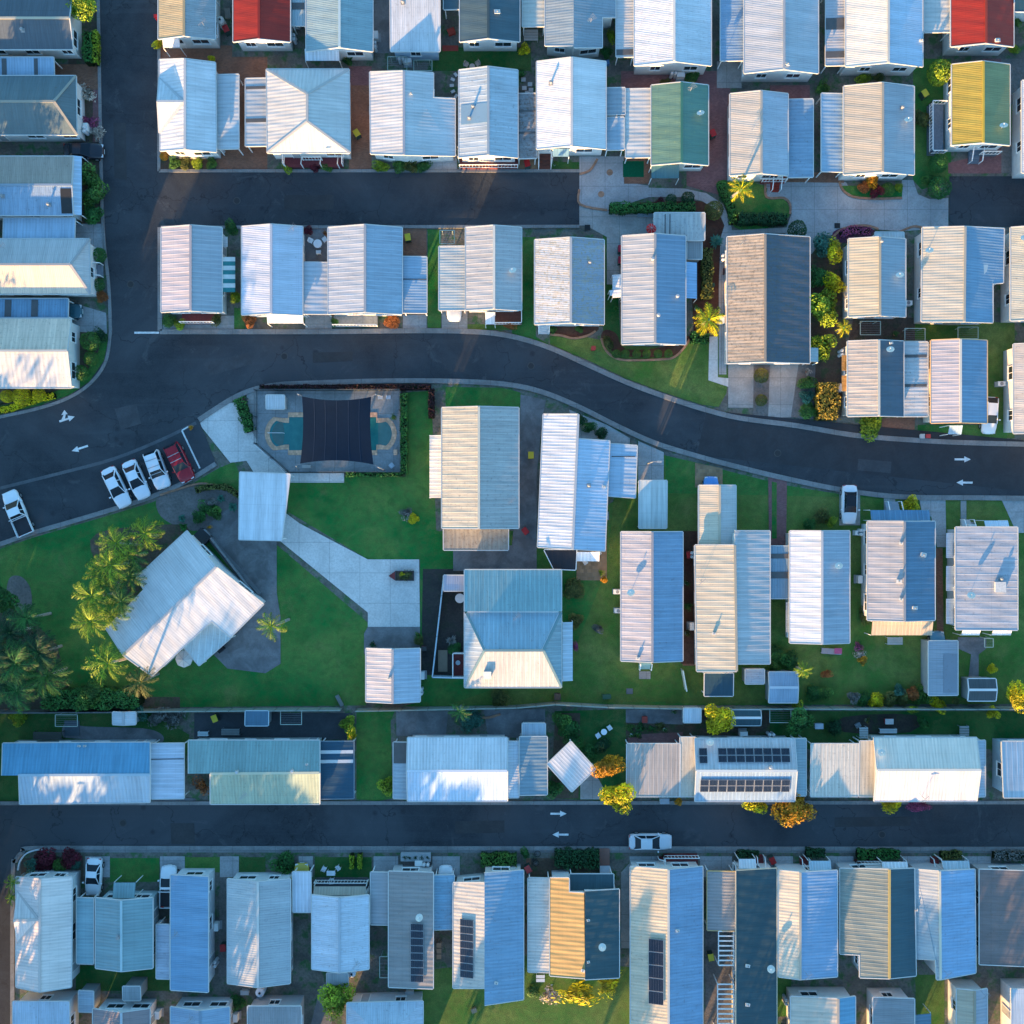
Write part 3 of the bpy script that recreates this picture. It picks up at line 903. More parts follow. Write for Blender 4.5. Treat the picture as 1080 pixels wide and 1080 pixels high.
# ------------------------------------------------------------------ vehicles
def loft(mb, secs, mat, n=12, pw=3.0):
    """secs: (x, half width, z low, z high); superellipse cross sections"""
    rings = []
    for x, w, zl, zh in secs:
        ring = []
        for i in range(n):
            a = 2 * math.pi * i / n + math.pi / n; c, s_ = math.cos(a), math.sin(a)
            yy = math.copysign(abs(c) ** (2 / pw), c) * w; zz = (zl + zh) / 2 + math.copysign(abs(s_) ** (2 / pw), s_) * (zh - zl) / 2
            ring.append(Vector((x, yy, zz)))
        rings.append(ring)
    i0 = len(mb.v)
    for r in rings: mb.v += [tuple(p) for p in r]
    mi = mb.mi(mat)
    for k in range(len(rings) - 1):
        for i in range(n):
            j = (i + 1) % n; a = i0 + k * n; b = a + n
            mb.f.append((a + i, b + i, b + j, a + j)); mb.m.append(mi)
    mb.f.append(tuple(i0 + i for i in range(n))); mb.m.append(mi)
    e = i0 + (len(rings) - 1) * n; mb.f.append(tuple(e + n - 1 - i for i in range(n))); mb.m.append(mi)
MTYRE = plain((.015, .015, .016), .9); MHUB = plain((.35, .36, .38), .35, .5, .1, 2, .5)
MLAMP = plain((.62, .64, .66), .15, .6, .05); MTAIL = plain((.35, .01, .01), .3, .5, .05)
_wheel = []
def wheel(root, x, y, r=.33):
    if not _wheel:
        t = MB(); t.cyl((0, -.11, 0), (0, .11, 0), .33, .33, MTYRE, 18); u = MB(); u.cyl((0, -.12, 0), (0, .12, 0), .20, .20, MHUB, 10); _wheel.extend([t.mesh('wheel'), u.mesh('rim')])
    o = link('wheel', _wheel[0], root); o.location = (x, y, r); link('rim', _wheel[1], o)
def bodyglass(root, xs, zb, zt, wb, wt, paint, roofz=None, rear=True, nside=1):
    """greenhouse: xs = base rear, roof rear, roof front, base front"""
    b0, t0, t1, b1 = xs
    q = lambda x, y, z: Vector((x, y, z))
    m = MB()   # painted roof skin with crowned middle, and pillars
    nn = 6
    for i in range(nn):
        ya = -wt + 2 * wt * i / nn; yb = -wt + 2 * wt * (i + 1) / nn; za = zt + .035 * (1 - (ya / wt) ** 2); zb_ = zt + .035 * (1 - (yb / wt) ** 2)
        m.face([q(t0, ya, za), q(t1, ya, za), q(t1, yb, zb_), q(t0, yb, zb_)], paint)
    m.box(((t0 + t1) / 2, 0, zt - .03), (t1 - t0, 2 * wt, .05), paint)
    for s_ in (-1, 1):
        m.bar(q(b0, s_ * wb, zb), q(t0, s_ * wt, zt), .09, paint); m.bar(q(b1, s_ * wb, zb), q(t1, s_ * wt, zt), .07, paint)
        mx = (t0 + t1) / 2; m.bar(q(mx - .05, s_ * wb, zb), q(mx - .05, s_ * wt, zt), .07, paint); m.bar(q(t0, s_ * wt, zt), q(t1, s_ * wt, zt), .06, paint)
    link('roof', m.mesh('roof'), root)
    g = MB(); g.face([q(b1, -wb, zb), q(b1, wb, zb), q(t1, wt, zt), q(t1, -wt, zt)], MCARG); link('windscreen', g.mesh('windscreen'), root)
    g = MB(); g.face([q(b0, wb, zb), q(b0, -wb, zb), q(t0, -wt, zt), q(t0, wt, zt)], MCARG); link('rear_window', g.mesh('rear_window'), root)
    for s_ in (-1, 1):
        g = MB(); g.face([q(b0, s_ * wb, zb), q(b1, s_ * wb, zb), q(t1, s_ * wt, zt), q(t0, s_ * wt, zt)][::s_], MCARG); link('side_window', g.mesh('side_window'), root)
    g = MB(); g.box(((t0 + t1) / 2, 0, zb - .02), (b1 - b0 - .1, 2 * wb - .1, .04), MDK)
    for x in ((t0 + .25), (t1 - .15)):
        for y in (-.35, .35): g.box((x, y, zb + .12), (.14, .42, .35), MGREY)
    link('seats', g.mesh('seats'), root)
def carglass():
    m, nt, b = newmat('car_glass'); b.inputs['Base Color'].default_value = (.012, .02, .028, 1); b.inputs['Roughness'].default_value = .2
    b.inputs['Specular IOR Level'].default_value = .2; return m
MCARG = carglass()
def vehicle(label, cat, px, py, ang, kind='sedan', col=(.72, .73, .75), bars=False, dark_roof=False, name='parked_car', L_=None, group='cars parked about the park'):
    """ang: heading of the nose in degrees, counterclockwise from image right"""
    x, y = P(px, py, .8); root = empty(name, (x, y, .065), R(ang)); tag(root, label, cat, group)
    paint = plain(col, .25, .5, .03); 
    Ln, Wd = {'sedan': (4.75, .90), 'hatch': (4.2, .87), 'suv': (4.7, .93), 'ute': (5.2, .93)}[kind]
    if L_: Ln = L_
    h = Ln / 2; b = MB()
    if kind in ('sedan', 'hatch'):
        loft(b, [(-h, Wd * .72, .32, .78), (-h + .12, Wd * .88, .24, .90), (-h + .6, Wd * .97, .2, .98), (-h + 1.3, Wd, .18, 1.0), (h - 1.4, Wd, .18, .98), (h - .7, Wd * .96, .2, .90), (h - .2, Wd * .84, .24, .78), (h, Wd * .62, .32, .66)], paint, 16, 4)
        xs = (-h + .62, -h + 1.25, h - 2.25, h - 1.35) if kind == 'sedan' else ((-h + .75, -h + 1.15, h - 1.95, h - 1.25) if dark_roof else (-h + .2, -h + .75, h - 2.0, h - 1.15))
        link('body', b.mesh('body', True), root); bodyglass(root, xs, .95, 1.40, Wd * (.74 if dark_roof else .85), Wd * (.58 if dark_roof else .62), paint if not dark_roof else plain((.02, .02, .025), .2))
    elif kind == 'suv':
        loft(b, [(-h, Wd * .80, .35, .95), (-h + .1, Wd * .92, .28, 1.05), (-h + .8, Wd, .24, 1.1), (h - 1.4, Wd, .24, 1.1), (h - .6, Wd * .97, .26, 1.03), (h - .15, Wd * .86, .3, .9), (h, Wd * .66, .38, .75)], paint, 16, 4.5)
        link('body', b.mesh('body', True), root); bodyglass(root, (-h + .08, -h + .42, h - 2.0, h - 1.3), 1.06, 1.68, Wd * .87, Wd * .70, paint)
    else:
        loft(b, [(-h + 1.9, Wd * .97, .3, 1.02), (-h + 2.6, Wd, .28, 1.05), (h - 1.4, Wd, .28, 1.05), (h - .6, Wd * .95, .3, 1.0), (h - .15, Wd * .85, .34, .88), (h, Wd * .62, .42, .74)], paint, 16, 4.5)
        link('body', b.mesh('body', True), root); bodyglass(root, (-h + 2.0, -h + 2.3, h - 2.05, h - 1.3), 1.02, 1.62, Wd * .89, Wd * .70, paint)
        t = MB(); tx = -h + .95
        t.box((tx, 0, .72), (1.9, 1.86, .08), MDK)
        for yy in (-.92, .92): t.box((tx, yy, .92), (1.9, .06, .36), paint)
        t.box((-h + .02, 0, .92), (.06, 1.9, .36), paint); t.box((-h + 1.9, 0, .92), (.06, 1.84, .36), paint)
        t.bar((-h + 1.98, -.85, 1.1), (-h + 1.98, -.85, 1.6), .05, paint); t.bar((-h + 1.98, .85, 1.1), (-h + 1.98, .85, 1.6), .05, paint); t.bar((-h + 1.98, -.85, 1.6), (-h + 1.98, .85, 1.6), .05, paint)
        t.box((tx, 0, .5), (1.8, .8, .3), MDK)
        link('tray', t.mesh('tray'), root)
    if bars:
        for q in bars:
            m = MB(); m.box((q, 0, (1.44 if kind != 'suv' else 1.73) + .05), (.07, 1.35, .04), MHUB); link('roof_bar', m.mesh('roof_bar'), root)
    for xx in (-h + .85, h - .85):
        for yy in (-Wd + .1, Wd - .1): wheel(root, xx, yy)
    for yy in (-1, 1):
        zt = .66 if kind in ('sedan', 'hatch') else .8
        m = MB(); m.box((h - .16, yy * Wd * .62, zt), (.24, .32, .12), MLAMP); link('headlight', m.mesh('headlight'), root)
        m = MB(); m.box((-h + .08, yy * Wd * .70, zt + .1), (.12, .28, .14), MTAIL); link('tail_light', m.mesh('tail_light'), root)
        m = MB(); m.box((h - 1.55, yy * (Wd + .1), 1.02), (.14, .2, .13), paint); link('mirror', m.mesh('mirror'), root)
    m = MB(); m.box((h + .0, 0, .42), (.04, .5, .1), MW); link('number_plate', m.mesh('number_plate'), root)
    return root

# ------------------------------------------------------------------ yard things
def clothesline(label, px, py, wpx, hpx, group='folding clotheslines'):
    x, y = P(px, py, 1.5); w, h = wpx * S, hpx * S; root = empty('clothesline', (x, y, 0)); tag(root, label, 'clothesline', group)
    m = MB(); mt = plain((.35, .42, .36), .5)
    for a, b in (((-1, -1), (1, -1)), ((1, -1), (1, 1)), ((1, 1), (-1, 1)), ((-1, 1), (-1, -1))): m.bar((a[0] * w / 2, a[1] * h / 2, 1.5), (b[0] * w / 2, b[1] * h / 2, 1.5), .07, mt)
    link('frame', m.mesh('frame'), root)
    m = MB(); 
    for i in range(1, 6): m.bar((-w / 2, -h / 2 + h * i / 6, 1.5), (w / 2, -h / 2 + h * i / 6, 1.5), .015, MGREY)
    link('lines', m.mesh('lines'), root)
    for sx in (-.7, .7):
        m = MB(); m.box((sx * w / 2, h / 2, .74), (.06, .06, 1.48), mt); link('post', m.mesh('post'), root)
def table(label, px, py, r=6, col=(.6, .62, .62), chairs=3, rect=None, group=None, cat='table', name='outdoor_table', cg=None, clab=None):
    x, y = P(px, py, .7); rm = r * S; root = empty(name, (x, y, 0)); tag(root, label, cat, group); mt = plain(col, .5)
    m = MB()
    if rect: m.box((0, 0, .71), (rect[0] * S, rect[1] * S, .05), mt)
    else: m.cyl((0, 0, .69), (0, 0, .73), rm, rm, mt, 20)
    link('table_top', m.mesh('table_top'), root)
    for a in range(4):
        m = MB(); dx, dy = (rect[0] * S * .42, rect[1] * S * .4) if rect else (rm * .5, rm * .5); sx, sy = ((-1, -1), (1, -1), (1, 1), (-1, 1))[a]
        m.box((sx * dx, sy * dy, .34), (.05, .05, .68), mt); link('leg', m.mesh('leg'), root)
    for i in range(chairs):
        a = 2 * math.pi * i / chairs + .6; d = (rm if not rect else max(rect) * S * .5) + .42
        chair(('left', 'right', 'upper')[i] + ' ' + (clab or ('white garden chair drawn up to ' + label)), x + math.cos(a) * d, y + math.sin(a) * d, a, col, cg or 'garden chairs round ' + label)
_ch = {}
def chair(label, x, y, a, col, group):
    root = empty('garden_chair', (x, y, 0), a); tag(root, label, 'chair', group); k = tuple(col)
    if k not in _ch:
        mt = plain(col, .5); s1 = MB(); s1.box((0, 0, .44), (.46, .48, .05), mt); s2 = MB(); s2.box((.23, 0, .68), (.05, .46, .42), mt)
        lg = MB(); lg.box((0, 0, .21), (.04, .04, .42), mt); ar = MB(); ar.box((0, 0, .62), (.42, .05, .04), mt)
        _ch[k] = [q.mesh(n) for q, n in ((s1, 'seat'), (s2, 'backrest'), (lg, 'leg'), (ar, 'armrest'))]
    ms = _ch[k]; link('seat', ms[0], root); link('backrest', ms[1], root)
    for sx in (-.2, .2):
        for sy in (-.21, .21): o = link('leg', ms[2], root); o.location = (sx, sy, 0)
    for sy in (-.24, .24): o = link('armrest', ms[3], root); o.location = (0, sy, 0)
def pot(label, px, py, r=4, col='green', potc=(.35, .14, .08), group='potted plants', h=.8):
    x, y = P(px, py, .5); rm = r * S; root = empty('potted_plant', (x, y, 0)); tag(root, label, 'potted plant', group)
    m = MB(); m.cyl((0, 0, 0), (0, 0, .34), rm * .5, rm * .7, plain(potc, .7), 12); link('pot', m.mesh('pot'), root)
    _pv[0] += 1; o = link('foliage', crownmesh('loose', col, _pv[0] % 3), root); o.location = (0, 0, .5); o.scale = (rm, rm, rm * .8); o.rotation_euler = (0, 0, _pv[0])
def bin_(label, px, py, lid=(.35, .02, .02), group='wheelie bins', ang=0):
    x, y = P(px, py, 1.0); root = empty('wheelie_bin', (x, y, 0), R(ang)); tag(root, label, 'bin', group)
    m = MB(); m.prism([Vector((-.29, -.36, .95)), Vector((.29, -.36, .95)), Vector((.29, .36, .95)), Vector((-.29, .36, .95))], .95, plain((.03, .06, .05), .5)); link('body', m.mesh('body'), root)
    m = MB(); m.box((0, 0, .98), (.62, .78, .06), plain(lid, .4)); m.box((0, -.41, .98), (.4, .05, .05), MDK); link('lid', m.mesh('lid'), root)
    for s_ in (-.25, .25):
        m = MB(); m.cyl((s_ - .03, -.32, .1), (s_ + .03, -.32, .1), .1, .1, MTYRE, 10); link('wheel', m.mesh('wheel'), root)
def tank(label, px, py, r, h=1.6, col=(.45, .45, .42), group='water tanks'):
    x, y = P(px, py, h); rm = r * S; root = empty('water_tank', (x, y, 0)); tag(root, label, 'water tank', group); mt = plain(col, .5)
    m = MB(); m.cyl((0, 0, 0), (0, 0, h), rm, rm, mt, 20); m.cyl((0, 0, h), (0, 0, h + .12), rm, rm * .4, mt, 20)
    for i in range(5): m.cyl((0, 0, .2 + i * h / 5), (0, 0, .25 + i * h / 5), rm * 1.03, rm * 1.03, mt, 20)
    link('barrel', m.mesh('barrel'), root)
    m = MB(); m.cyl((0, 0, h + .1), (0, 0, h + .2), rm * .28, rm * .28, MDK, 12); link('lid', m.mesh('lid'), root)
def umbrella(label, px, py, r, col, h=2.4, group=None):
    x, y = P(px, py, h); rm = r * S; root = empty('patio_umbrella', (x, y, 0)); tag(root, label, 'umbrella', group); mt = plain(col, .7)
    m = MB(); n = 8; top = Vector((0, 0, h + .35))
    for i in range(n):
        a, b = 2 * math.pi * i / n, 2 * math.pi * (i + 1) / n
        p, q = Vector((rm * math.cos(a), rm * math.sin(a), h)), Vector((rm * math.cos(b), rm * math.sin(b), h)); m.face([p, q, top], mt); m.face([q, p, top - Vector((0, 0, .04))], mt)
        m.face([p, p - Vector((0, 0, .15)), q - Vector((0, 0, .15)), q], mt)
    link('canopy', m.mesh('canopy'), root)
    for i in range(n):
        a = 2 * math.pi * i / n; r_ = MB(); r_.bar(top, (rm * math.cos(a), rm * math.sin(a), h + .01), .03, MGREY); link('rib', r_.mesh('rib'), root)
    m = MB(); m.cyl((0, 0, 0), (0, 0, h + .45), .03, .03, MGREY, 8); m.cyl((0, 0, 0), (0, 0, .08), .3, .3, MGREY, 12); link('pole', m.mesh('pole'), root)
def boxthing(label, cat, name, px, py, wpx, hpx, h, col, z0=0, ang=0, group=None, lid=None, legs=False, slats=0):
    """small built thing: body with lid, or slatted top on legs"""
    x, y = P(px, py, z0 + h); w, d = wpx * S, hpx * S; root = empty(name, (x, y, z0), R(ang)); tag(root, label, cat, group); mt = plain(col, .6)
    if legs:
        for sx in (-1, 1):
            for sy in (-1, 1): m = MB(); m.box((sx * (w / 2 - .05), sy * (d / 2 - .05), h / 2 - .02), (.06, .06, h - .04), mt); link('leg', m.mesh('leg'), root)
        m = MB(); k = slats or 1
        for i in range(k): m.box((0, -d / 2 + d * (i + .5) / k, h), (w, d / k * (.82 if k > 1 else 1), .04), mt)
        link('top', m.mesh('top'), root)
    else:
        m = MB(); m.box((0, 0, h / 2), (w, d, h), mt); link('body', m.mesh('body'), root)
        m = MB(); m.box((0, 0, h + .025), (w + .08, d + .08, .05), plain(lid or tuple(c * .8 for c in col), .5)); link('lid', m.mesh('lid'), root)
    return root
def fence(label, pts, h=1.8, col=(.20, .24, .21), pan=2.6, group=None, th=.07, name='fence', thing=True, cap=True, pool=False):
    wp = [Vector((*P(a, b, 0), 0)) for a, b in pts]; root = empty(name, wp[0]); tag(root, label, 'fence', group); mt = plain(col, .65, .3, .15, 3); o0 = wp[0]
    pm = {}; first = True
    for a, b in zip(wp, wp[1:]):
        d = b - a; n = max(1, round(d.length / pan)); l = d.length / n; ang = math.atan2(d.y, d.x); k = round(l, 2)
        if k not in pm:
            m = MB()
            if pool:
                for i in range(int(l / .14)): m.box((i * .14 + .07, 0, h / 2), (.025, .02, h - .1), mt)
                m.box((l / 2, 0, h - .05), (l, .05, .04), mt); m.box((l / 2, 0, .1), (l, .05, .04), mt)
            else:
                m.box((l / 2, 0, h / 2), (l - .06, th * .5, h - .04), mt)
                for i in range(int(l / .33)): m.box((i * .33 + .17, 0, h / 2), (.05, th * .9, h - .06), mt)
                m.box((l / 2, 0, h), (l - .04, th * 1.9, .06), mt)
            p = MB(); p.box((0, 0, h / 2 + .03), (.08, .10, h + .06), plain(tuple(c * .5 for c in col), .6)); pm[k] = (m.mesh('panel'), p.mesh('post'))
        for i in range(n):
            q = a + d * i / n
            for me, nm in ((pm[k][0], 'panel'), (pm[k][1], 'post')): o = link(nm, me, root); o.location = q - o0; o.rotation_euler = (0, 0, ang)
    return root
# ------------------------------------------------------------------ ground, roads, paths
def circ(cx, cy, r, a0, a1, n=14): return [(cx + r * math.cos(R(a0 + (a1 - a0) * i / n)), cy + r * math.sin(R(a0 + (a1 - a0) * i / n))) for i in range(n + 1)]
M_ASP = asphalt(); M_CON = concrete(); M_PALE = concrete((.62, .60, .57), 3.4, .3); M_DKC = concrete((.20, .20, .205), 0, .8)
M_BLUEC = concrete((.38, .38, .38), 2.6, .4); M_KERB = concrete((.24, .24, .235), 2.4, .5); M_POOLC = concrete((.30, .32, .33), 2.2, .5)
M_BRK = paving((.30, .12, .06)); M_PINK = paving((.26, .10, .10)); M_TAN = paving((.34, .22, .12), w=.4, h=.4)
M_GR = grass(); M_GR2 = grass((.014, .12, .03), (.09, .17, .05)); M_GR3 = grass((.06, .18, .035), (.20, .25, .07))
M_SOIL = soil((.07, .05, .035), (.13, .095, .065), (.02, .08, .018), .6); M_MULCH = soil((.07, .025, .015), (.12, .05, .03), (.03, .04, .01), .25); M_GRAV = soil((.13, .12, .11), (.20, .18, .17), (.05, .06, .05), .3)
M_YARD = soil((.09, .088, .075), (.20, .19, .16), (.03, .12, .03), .85)

_sheets = []; _road = []
def sheet(name, pts, mat, layer, smooth=0, kind='structure'):
    if smooth: pts = catmull(pts, smooth)
    w = ccw([P(a, b, 0) for a, b in pts])
    m = MB(); m.face([Vector((x, y, 0)) for x, y in w], mat)
    o = m.build(name); o['kind'] = kind
    if name == 'road': _road.append(o)
    elif name == 'road_patch': o.location.z = .064 + .002 * len(_road); _road.append(o)
    else: _sheets.append((layer, len(_sheets), o))
    return o
def catmull(p, n=6, closed=True):
    out = []; k = len(p)
    for i in range(k if closed else k - 1):
        p0, p1, p2, p3 = (p[(i + j - 1) % k] if closed else p[min(max(i + j - 1, 0), k - 1)] for j in range(4))
        for t in [q / n for q in range(n)]:
            out.append(tuple(.5 * (2 * p1[a] + (p2[a] - p0[a]) * t + (2 * p0[a] - 5 * p1[a] + 4 * p2[a] - p3[a]) * t * t + (3 * p1[a] - p0[a] - 3 * p2[a] + p3[a]) * t ** 3) for a in (0, 1)))
    if not closed: out.append(tuple(p[-1]))
    return out
def ribbon(name, pts, w, mat, h, smooth=0, z0=0.0, kind='structure'):
    """pts px; w metres"""
    if smooth: pts = catmull(pts, smooth, False)
    wp = [Vector(P(a, b, 0)) for a, b in pts]; m = MB(); Ls = []
    for i, p in enumerate(wp):
        a = wp[max(i - 1, 0)]; b = wp[min(i + 1, len(wp) - 1)]; t = (b - a).normalized(); n = Vector((-t.y, t.x)) * w / 2; Ls.append((p + n, p - n))
    for (a, b), (c, d) in zip(Ls, Ls[1:]):
        q = [Vector((v.x, v.y, h)) for v in (a, b, d, c)]; q0 = [Vector((v.x, v.y, z0)) for v in (a, b, d, c)]
        m.face(q[::1], mat); m.face([q[0], q[3], q0[3], q0[0]], mat); m.face([q[1], q0[1], q0[2], q[2]], mat)
    o = m.build(name); o['kind'] = kind
    return o
# one ground sheet to the horizon
m = MB(); m.face([Vector((-2500, -2500, 0)), Vector((2500, -2500, 0)), Vector((2500, 2500, 0)), Vector((-2500, 2500, 0))], M_YARD)
o = m.build('ground'); o['kind'] = 'structure'

north_edge = [(-60, 452), (0, 438), (40, 429), (72, 418), (95, 402), (110, 380), (116, 350), (114, 300), (110, 240), (107, 120), (104, 0), (103, -60)]
road_n2 = [(500, 350), (540, 355), (580, 367), (620, 385), (660, 403), (700, 418), (740, 431), (780, 441), (840, 449), (900, 459), (960, 464), (1020, 467), (1140, 470)]
road_s = [(1140, 526), (1030, 525), (950, 524), (890, 517), (830, 505), (780, 493), (735, 481), (690, 467), (650, 449), (610, 429), (570, 413), (530, 405), (470, 402), (400, 402), (330, 404), (285, 407), (250, 418), (210, 443), (228, 489)]
bay_s = [(228, 489), (200, 506), (160, 524), (100, 543), (35, 562), (0, 574), (-60, 592)]
sheet('road', north_edge + [(168, -60), (168, 182), (611, 182), (611, 238), (170, 240), (170, 350)] + road_n2 + road_s + bay_s[1:], M_ASP, 2)
sheet('road', [(1001, 186), (1140, 186), (1140, 241), (1001, 238)], M_ASP, 2)
low_n = 849; low_s = 893
sheet('road', [(-60, low_n), (1140, low_n - 1), (1140, low_s), (40, low_s), (24, 897), (17, 908), (14, 930), (13, 1150), (-60, 1150)], M_ASP, 2)
# kerbs
kw = .34
ribbon('kerb', [(-60, 454), (0, 440), (40, 431), (72, 420), (96, 404), (112, 381), (117, 350)], kw, M_KERB, .15, 6)
ribbon('kerb', [(117, 350), (115, 300), (109, 240), (106, 120), (103, -60)], kw, M_KERB, .15, 4)
ribbon('kerb', [(168, -60), (168, 181)], kw, M_KERB, .15); ribbon('kerb', [(168, 180.5), (611, 180.5)], kw, M_KERB, .15)
ribbon('kerb', [(170, 240), (611, 239)], kw, M_KERB, .15); ribbon('kerb', [(169, 240), (169, 349)], .5, M_KERB, .15)
ribbon('kerb', [(169, 350), (340, 350), (440, 349), (500, 350)] + road_n2[1:], .55, M_KERB, .15, 4)
ribbon('kerb', road_s[:-1], .55, M_KERB, .15, 5)
ribbon('kerb', bay_s, .5, M_KERB, .15, 3)
ribbon('kerb', [(-60, 847), (1140, 846)], .4, M_KERB, .15)
ribbon('kerb', [(13.5, 1150), (14, 930), (17, 908), (25, 898), (40, 894), (200, 894), (1140, 895)], .45, M_KERB, .15, 5)
sheet('footpath', [(40, 896), (1140, 897), (1140, 899.5), (40, 899)], M_KERB, 1)
ribbon('drain_channel', [(-20, 520), (60, 500), (120, 484), (170, 464), (207, 446)], .35, concrete((.10, .11, .12), 0, .4), .074, 4, .05)
# asphalt repairs
M_PATCH = concrete((.055, .06, .068), 0, .5)
sheet('road_patch', [(121, 431), (144, 426), (149, 447), (128, 453)], M_PATCH, 4)
sheet('road_patch', [(745, 433), (1140, 470), (1140, 525), (735, 480)], concrete((.032, .036, .042), 0, .5), 3)
for pts_ in ([(215, 383), (262, 372), (266, 384), (222, 396)], [(330, 372), (372, 371), (372, 381), (330, 383)], [(120, 130), (133, 130), (134, 190), (121, 188)], [(300, 206), (352, 206), (352, 221), (300, 222)], [(480, 866), (532, 865), (532, 878), (480, 879)], [(180, 868), (205, 868), (206, 890), (181, 890)], [(905, 484), (940, 487), (939, 499), (904, 496)], [(880, 862), (960, 861), (960, 871), (880, 872)]):
    sheet('road_patch', pts_, M_PATCH if pts_[0][0] % 2 else concrete((.040, .043, .046), 0, .5), 4)
for i_, (x_, y_) in enumerate(((138, 300), (560, 386), (300, 376), (250, 212), (820, 478), (130, 868), (930, 880))):
    root = empty('manhole_cover', (*P(x_, y_), .078)); tag(root, ('lone round iron cover on the vertical left road', 'round iron cover where the curved road starts to bend', 'round iron cover in the road above the pool', 'round iron cover in the side street', 'round iron cover on the right end of the curved road', 'round iron cover on the left end of the lower road', 'round iron cover on the right end of the lower road')[i_], 'manhole cover', 'manhole covers in the roads')
    m = MB(); m.cyl((0, 0, 0), (0, 0, .012), .42, .42, concrete((.07, .07, .07), 0), 18); link('frame', m.mesh('frame'), root); m = MB(); m.cyl((0, 0, .012), (0, 0, .018), .32, .32, plain((.03, .03, .03), .6), 18); link('lid', m.mesh('lid'), root)
# painted marks
M_PAINT = plain((.62, .63, .62), .7, .2, .25, 4)
def arrow(px, py, d, L_=17, turn=False, ang=None):
    c = Vector((*P(px, py), 0)); a = R(ang if ang is not None else (0 if d > 0 else 180)); q = Matrix.Rotation(a, 3, 'Z'); l = L_ * S; m = MB()
    f = lambda pts: m.face([c + q @ Vector((x, y, .080)) for x, y in pts], M_PAINT)
    f([(-l / 2, -.11), (l * .1, -.11), (l * .1, .11), (-l / 2, .11)]); f([(l * .1 + .004, -.34), (l / 2, 0), (l * .1 + .004, .34)])
    if turn:
        f([(-l * .35, .115), (-l * .12, .115), (l * .02, .55), (-l * .10, .60)]); f([(-l * .26, .62), (l * .14, .50), (l * .02, 1.05)])
    o = m.build('road_marking'); tag(o, None, None, None, 'structure')
for a in ((589, 858, 1), (591, 880, -1), (1015, 484.5, 1), (1017, 509, -1)): arrow(*a)
arrow(84.5, 473, -1, 18, ang=198); arrow(71, 442, 1, 17, True, ang=18)
ribbon('road_marking', [(142, 351), (168, 351)], .22, M_PAINT, .080, 0, .078)
ribbon('road_marking', [(192, 454), (211, 494)], .18, M_PAINT, .080, 0, .078); ribbon('road_marking', [(192, 454), (199, 450)], .15, M_PAINT, .080, 0, .078)

# --- lawns
sheet('lawn', [(-60, 597), (0, 579), (35, 567), (100, 548), (160, 530), (200, 512), (230, 494), (247, 487), (253, 500), (252, 570), (290, 573), (392, 660), (386, 690), (386, 744), (-60, 748)], M_GR, 1)
sheet('lawn', [(303, 509), (363, 509), (363, 503), (427, 503), (427, 414), (455, 412), (460, 560), (600, 560), (660, 520), (700, 480), (735, 488), (780, 500), (830, 512), (890, 522), (1140, 532), (1140, 742), (425, 745), (443, 740), (443, 590), (388, 590), (304, 540)], M_GR, 1)
sheet('lawn', [(470, 408), (530, 409), (549, 414), (549, 432), (470, 430)], M_GR, 2)
sheet('lawn', [(650, 500), (702, 480), (702, 740), (470, 744), (600, 700), (640, 600)], M_GR3, 3, 0)
sheet('lawn', [(376, 747), (418, 747), (412, 760), (414, 842), (398, 845), (376, 843)], M_GR, 2)
sheet('lawn', [(585, 750), (660, 748), (660, 842), (640, 845), (585, 842)], M_GR2, 2)
sheet('lawn', [(-60, 752), (160, 752), (200, 775), (190, 846), (-60, 846)], M_GR2, 1)
sheet('lawn', [(800, 750), (1140, 750), (1140, 790), (800, 790)], M_GR2, 1)
sheet('lawn', [(580, 352), (600, 352), (640, 360), (700, 368), (762, 352), (768, 398), (766, 415), (758, 429), (740, 427), (700, 414), (660, 399), (620, 380), (580, 363)], M_GR3, 4)
sheet('lawn', [(540, 250), (565, 250), (565, 355), (582, 365), (560, 357), (540, 352)], M_GR, 1)
sheet('lawn', [(451, 242), (465, 242), (465, 346), (451, 346)], M_GR, 1)
sheet('lawn', [(636, 240), (648, 240), (655, 370), (636, 370)], M_GR2, 1)
sheet('lawn', [(963, 62), (1003, 62), (1003, 190), (972, 200), (963, 190)], M_GR, 2)
sheet('lawn', [(963, 340), (1070, 340), (1070, 462), (1036, 462), (1036, 360), (963, 358)], M_GR3, 2)
sheet('lawn', [(968, 448), (1062, 448), (1062, 464), (968, 463)], M_GR, 3)
sheet('lawn', [(116, 905), (168, 905), (168, 930), (116, 930)], M_GR, 2)
sheet('lawn', [(195, 904), (232, 904), (232, 920), (195, 920)], M_GR, 2)
sheet('lawn', [(252, 904), (280, 904), (280, 925), (252, 925)], M_GR2, 2); sheet('lawn', [(332, 904), (392, 904), (392, 925), (332, 925)], M_GR2, 2)
sheet('lawn', [(430, 1025), (570, 1010), (664, 1020), (664, 1150), (430, 1150)], M_GR3, 2)
sheet('lawn', [(965, 1028), (996, 1028), (996, 1150), (970, 1150)], M_GR3, 3)
sheet('lawn', [(80, 1018), (180, 1020), (180, 1045), (80, 1045)], M_GR2, 2); sheet('lawn', [(820, 1030), (835, 1030), (832, 1072), (820, 1072)], M_GR, 3)
sheet('lawn', [(460, 50), (560, 50), (560, 75), (450, 75)], M_GR2, 2)
sheet('lawn', [(484, 342), (548, 342), (548, 348), (484, 348)], M_GR3, 3); sheet('lawn', [(247, 325), (258, 325), (258, 347), (247, 347)], M_GR, 3)
sheet('lawn', [(580, 171), (628, 171), (616, 184), (580, 182)], M_GR2, 3)
sheet('lawn', [(762, 190), (806, 196), (808, 209), (826, 210), (833, 222), (828, 232), (800, 243), (775, 240), (768, 220), (756, 200)], M_GR, 6, 4)
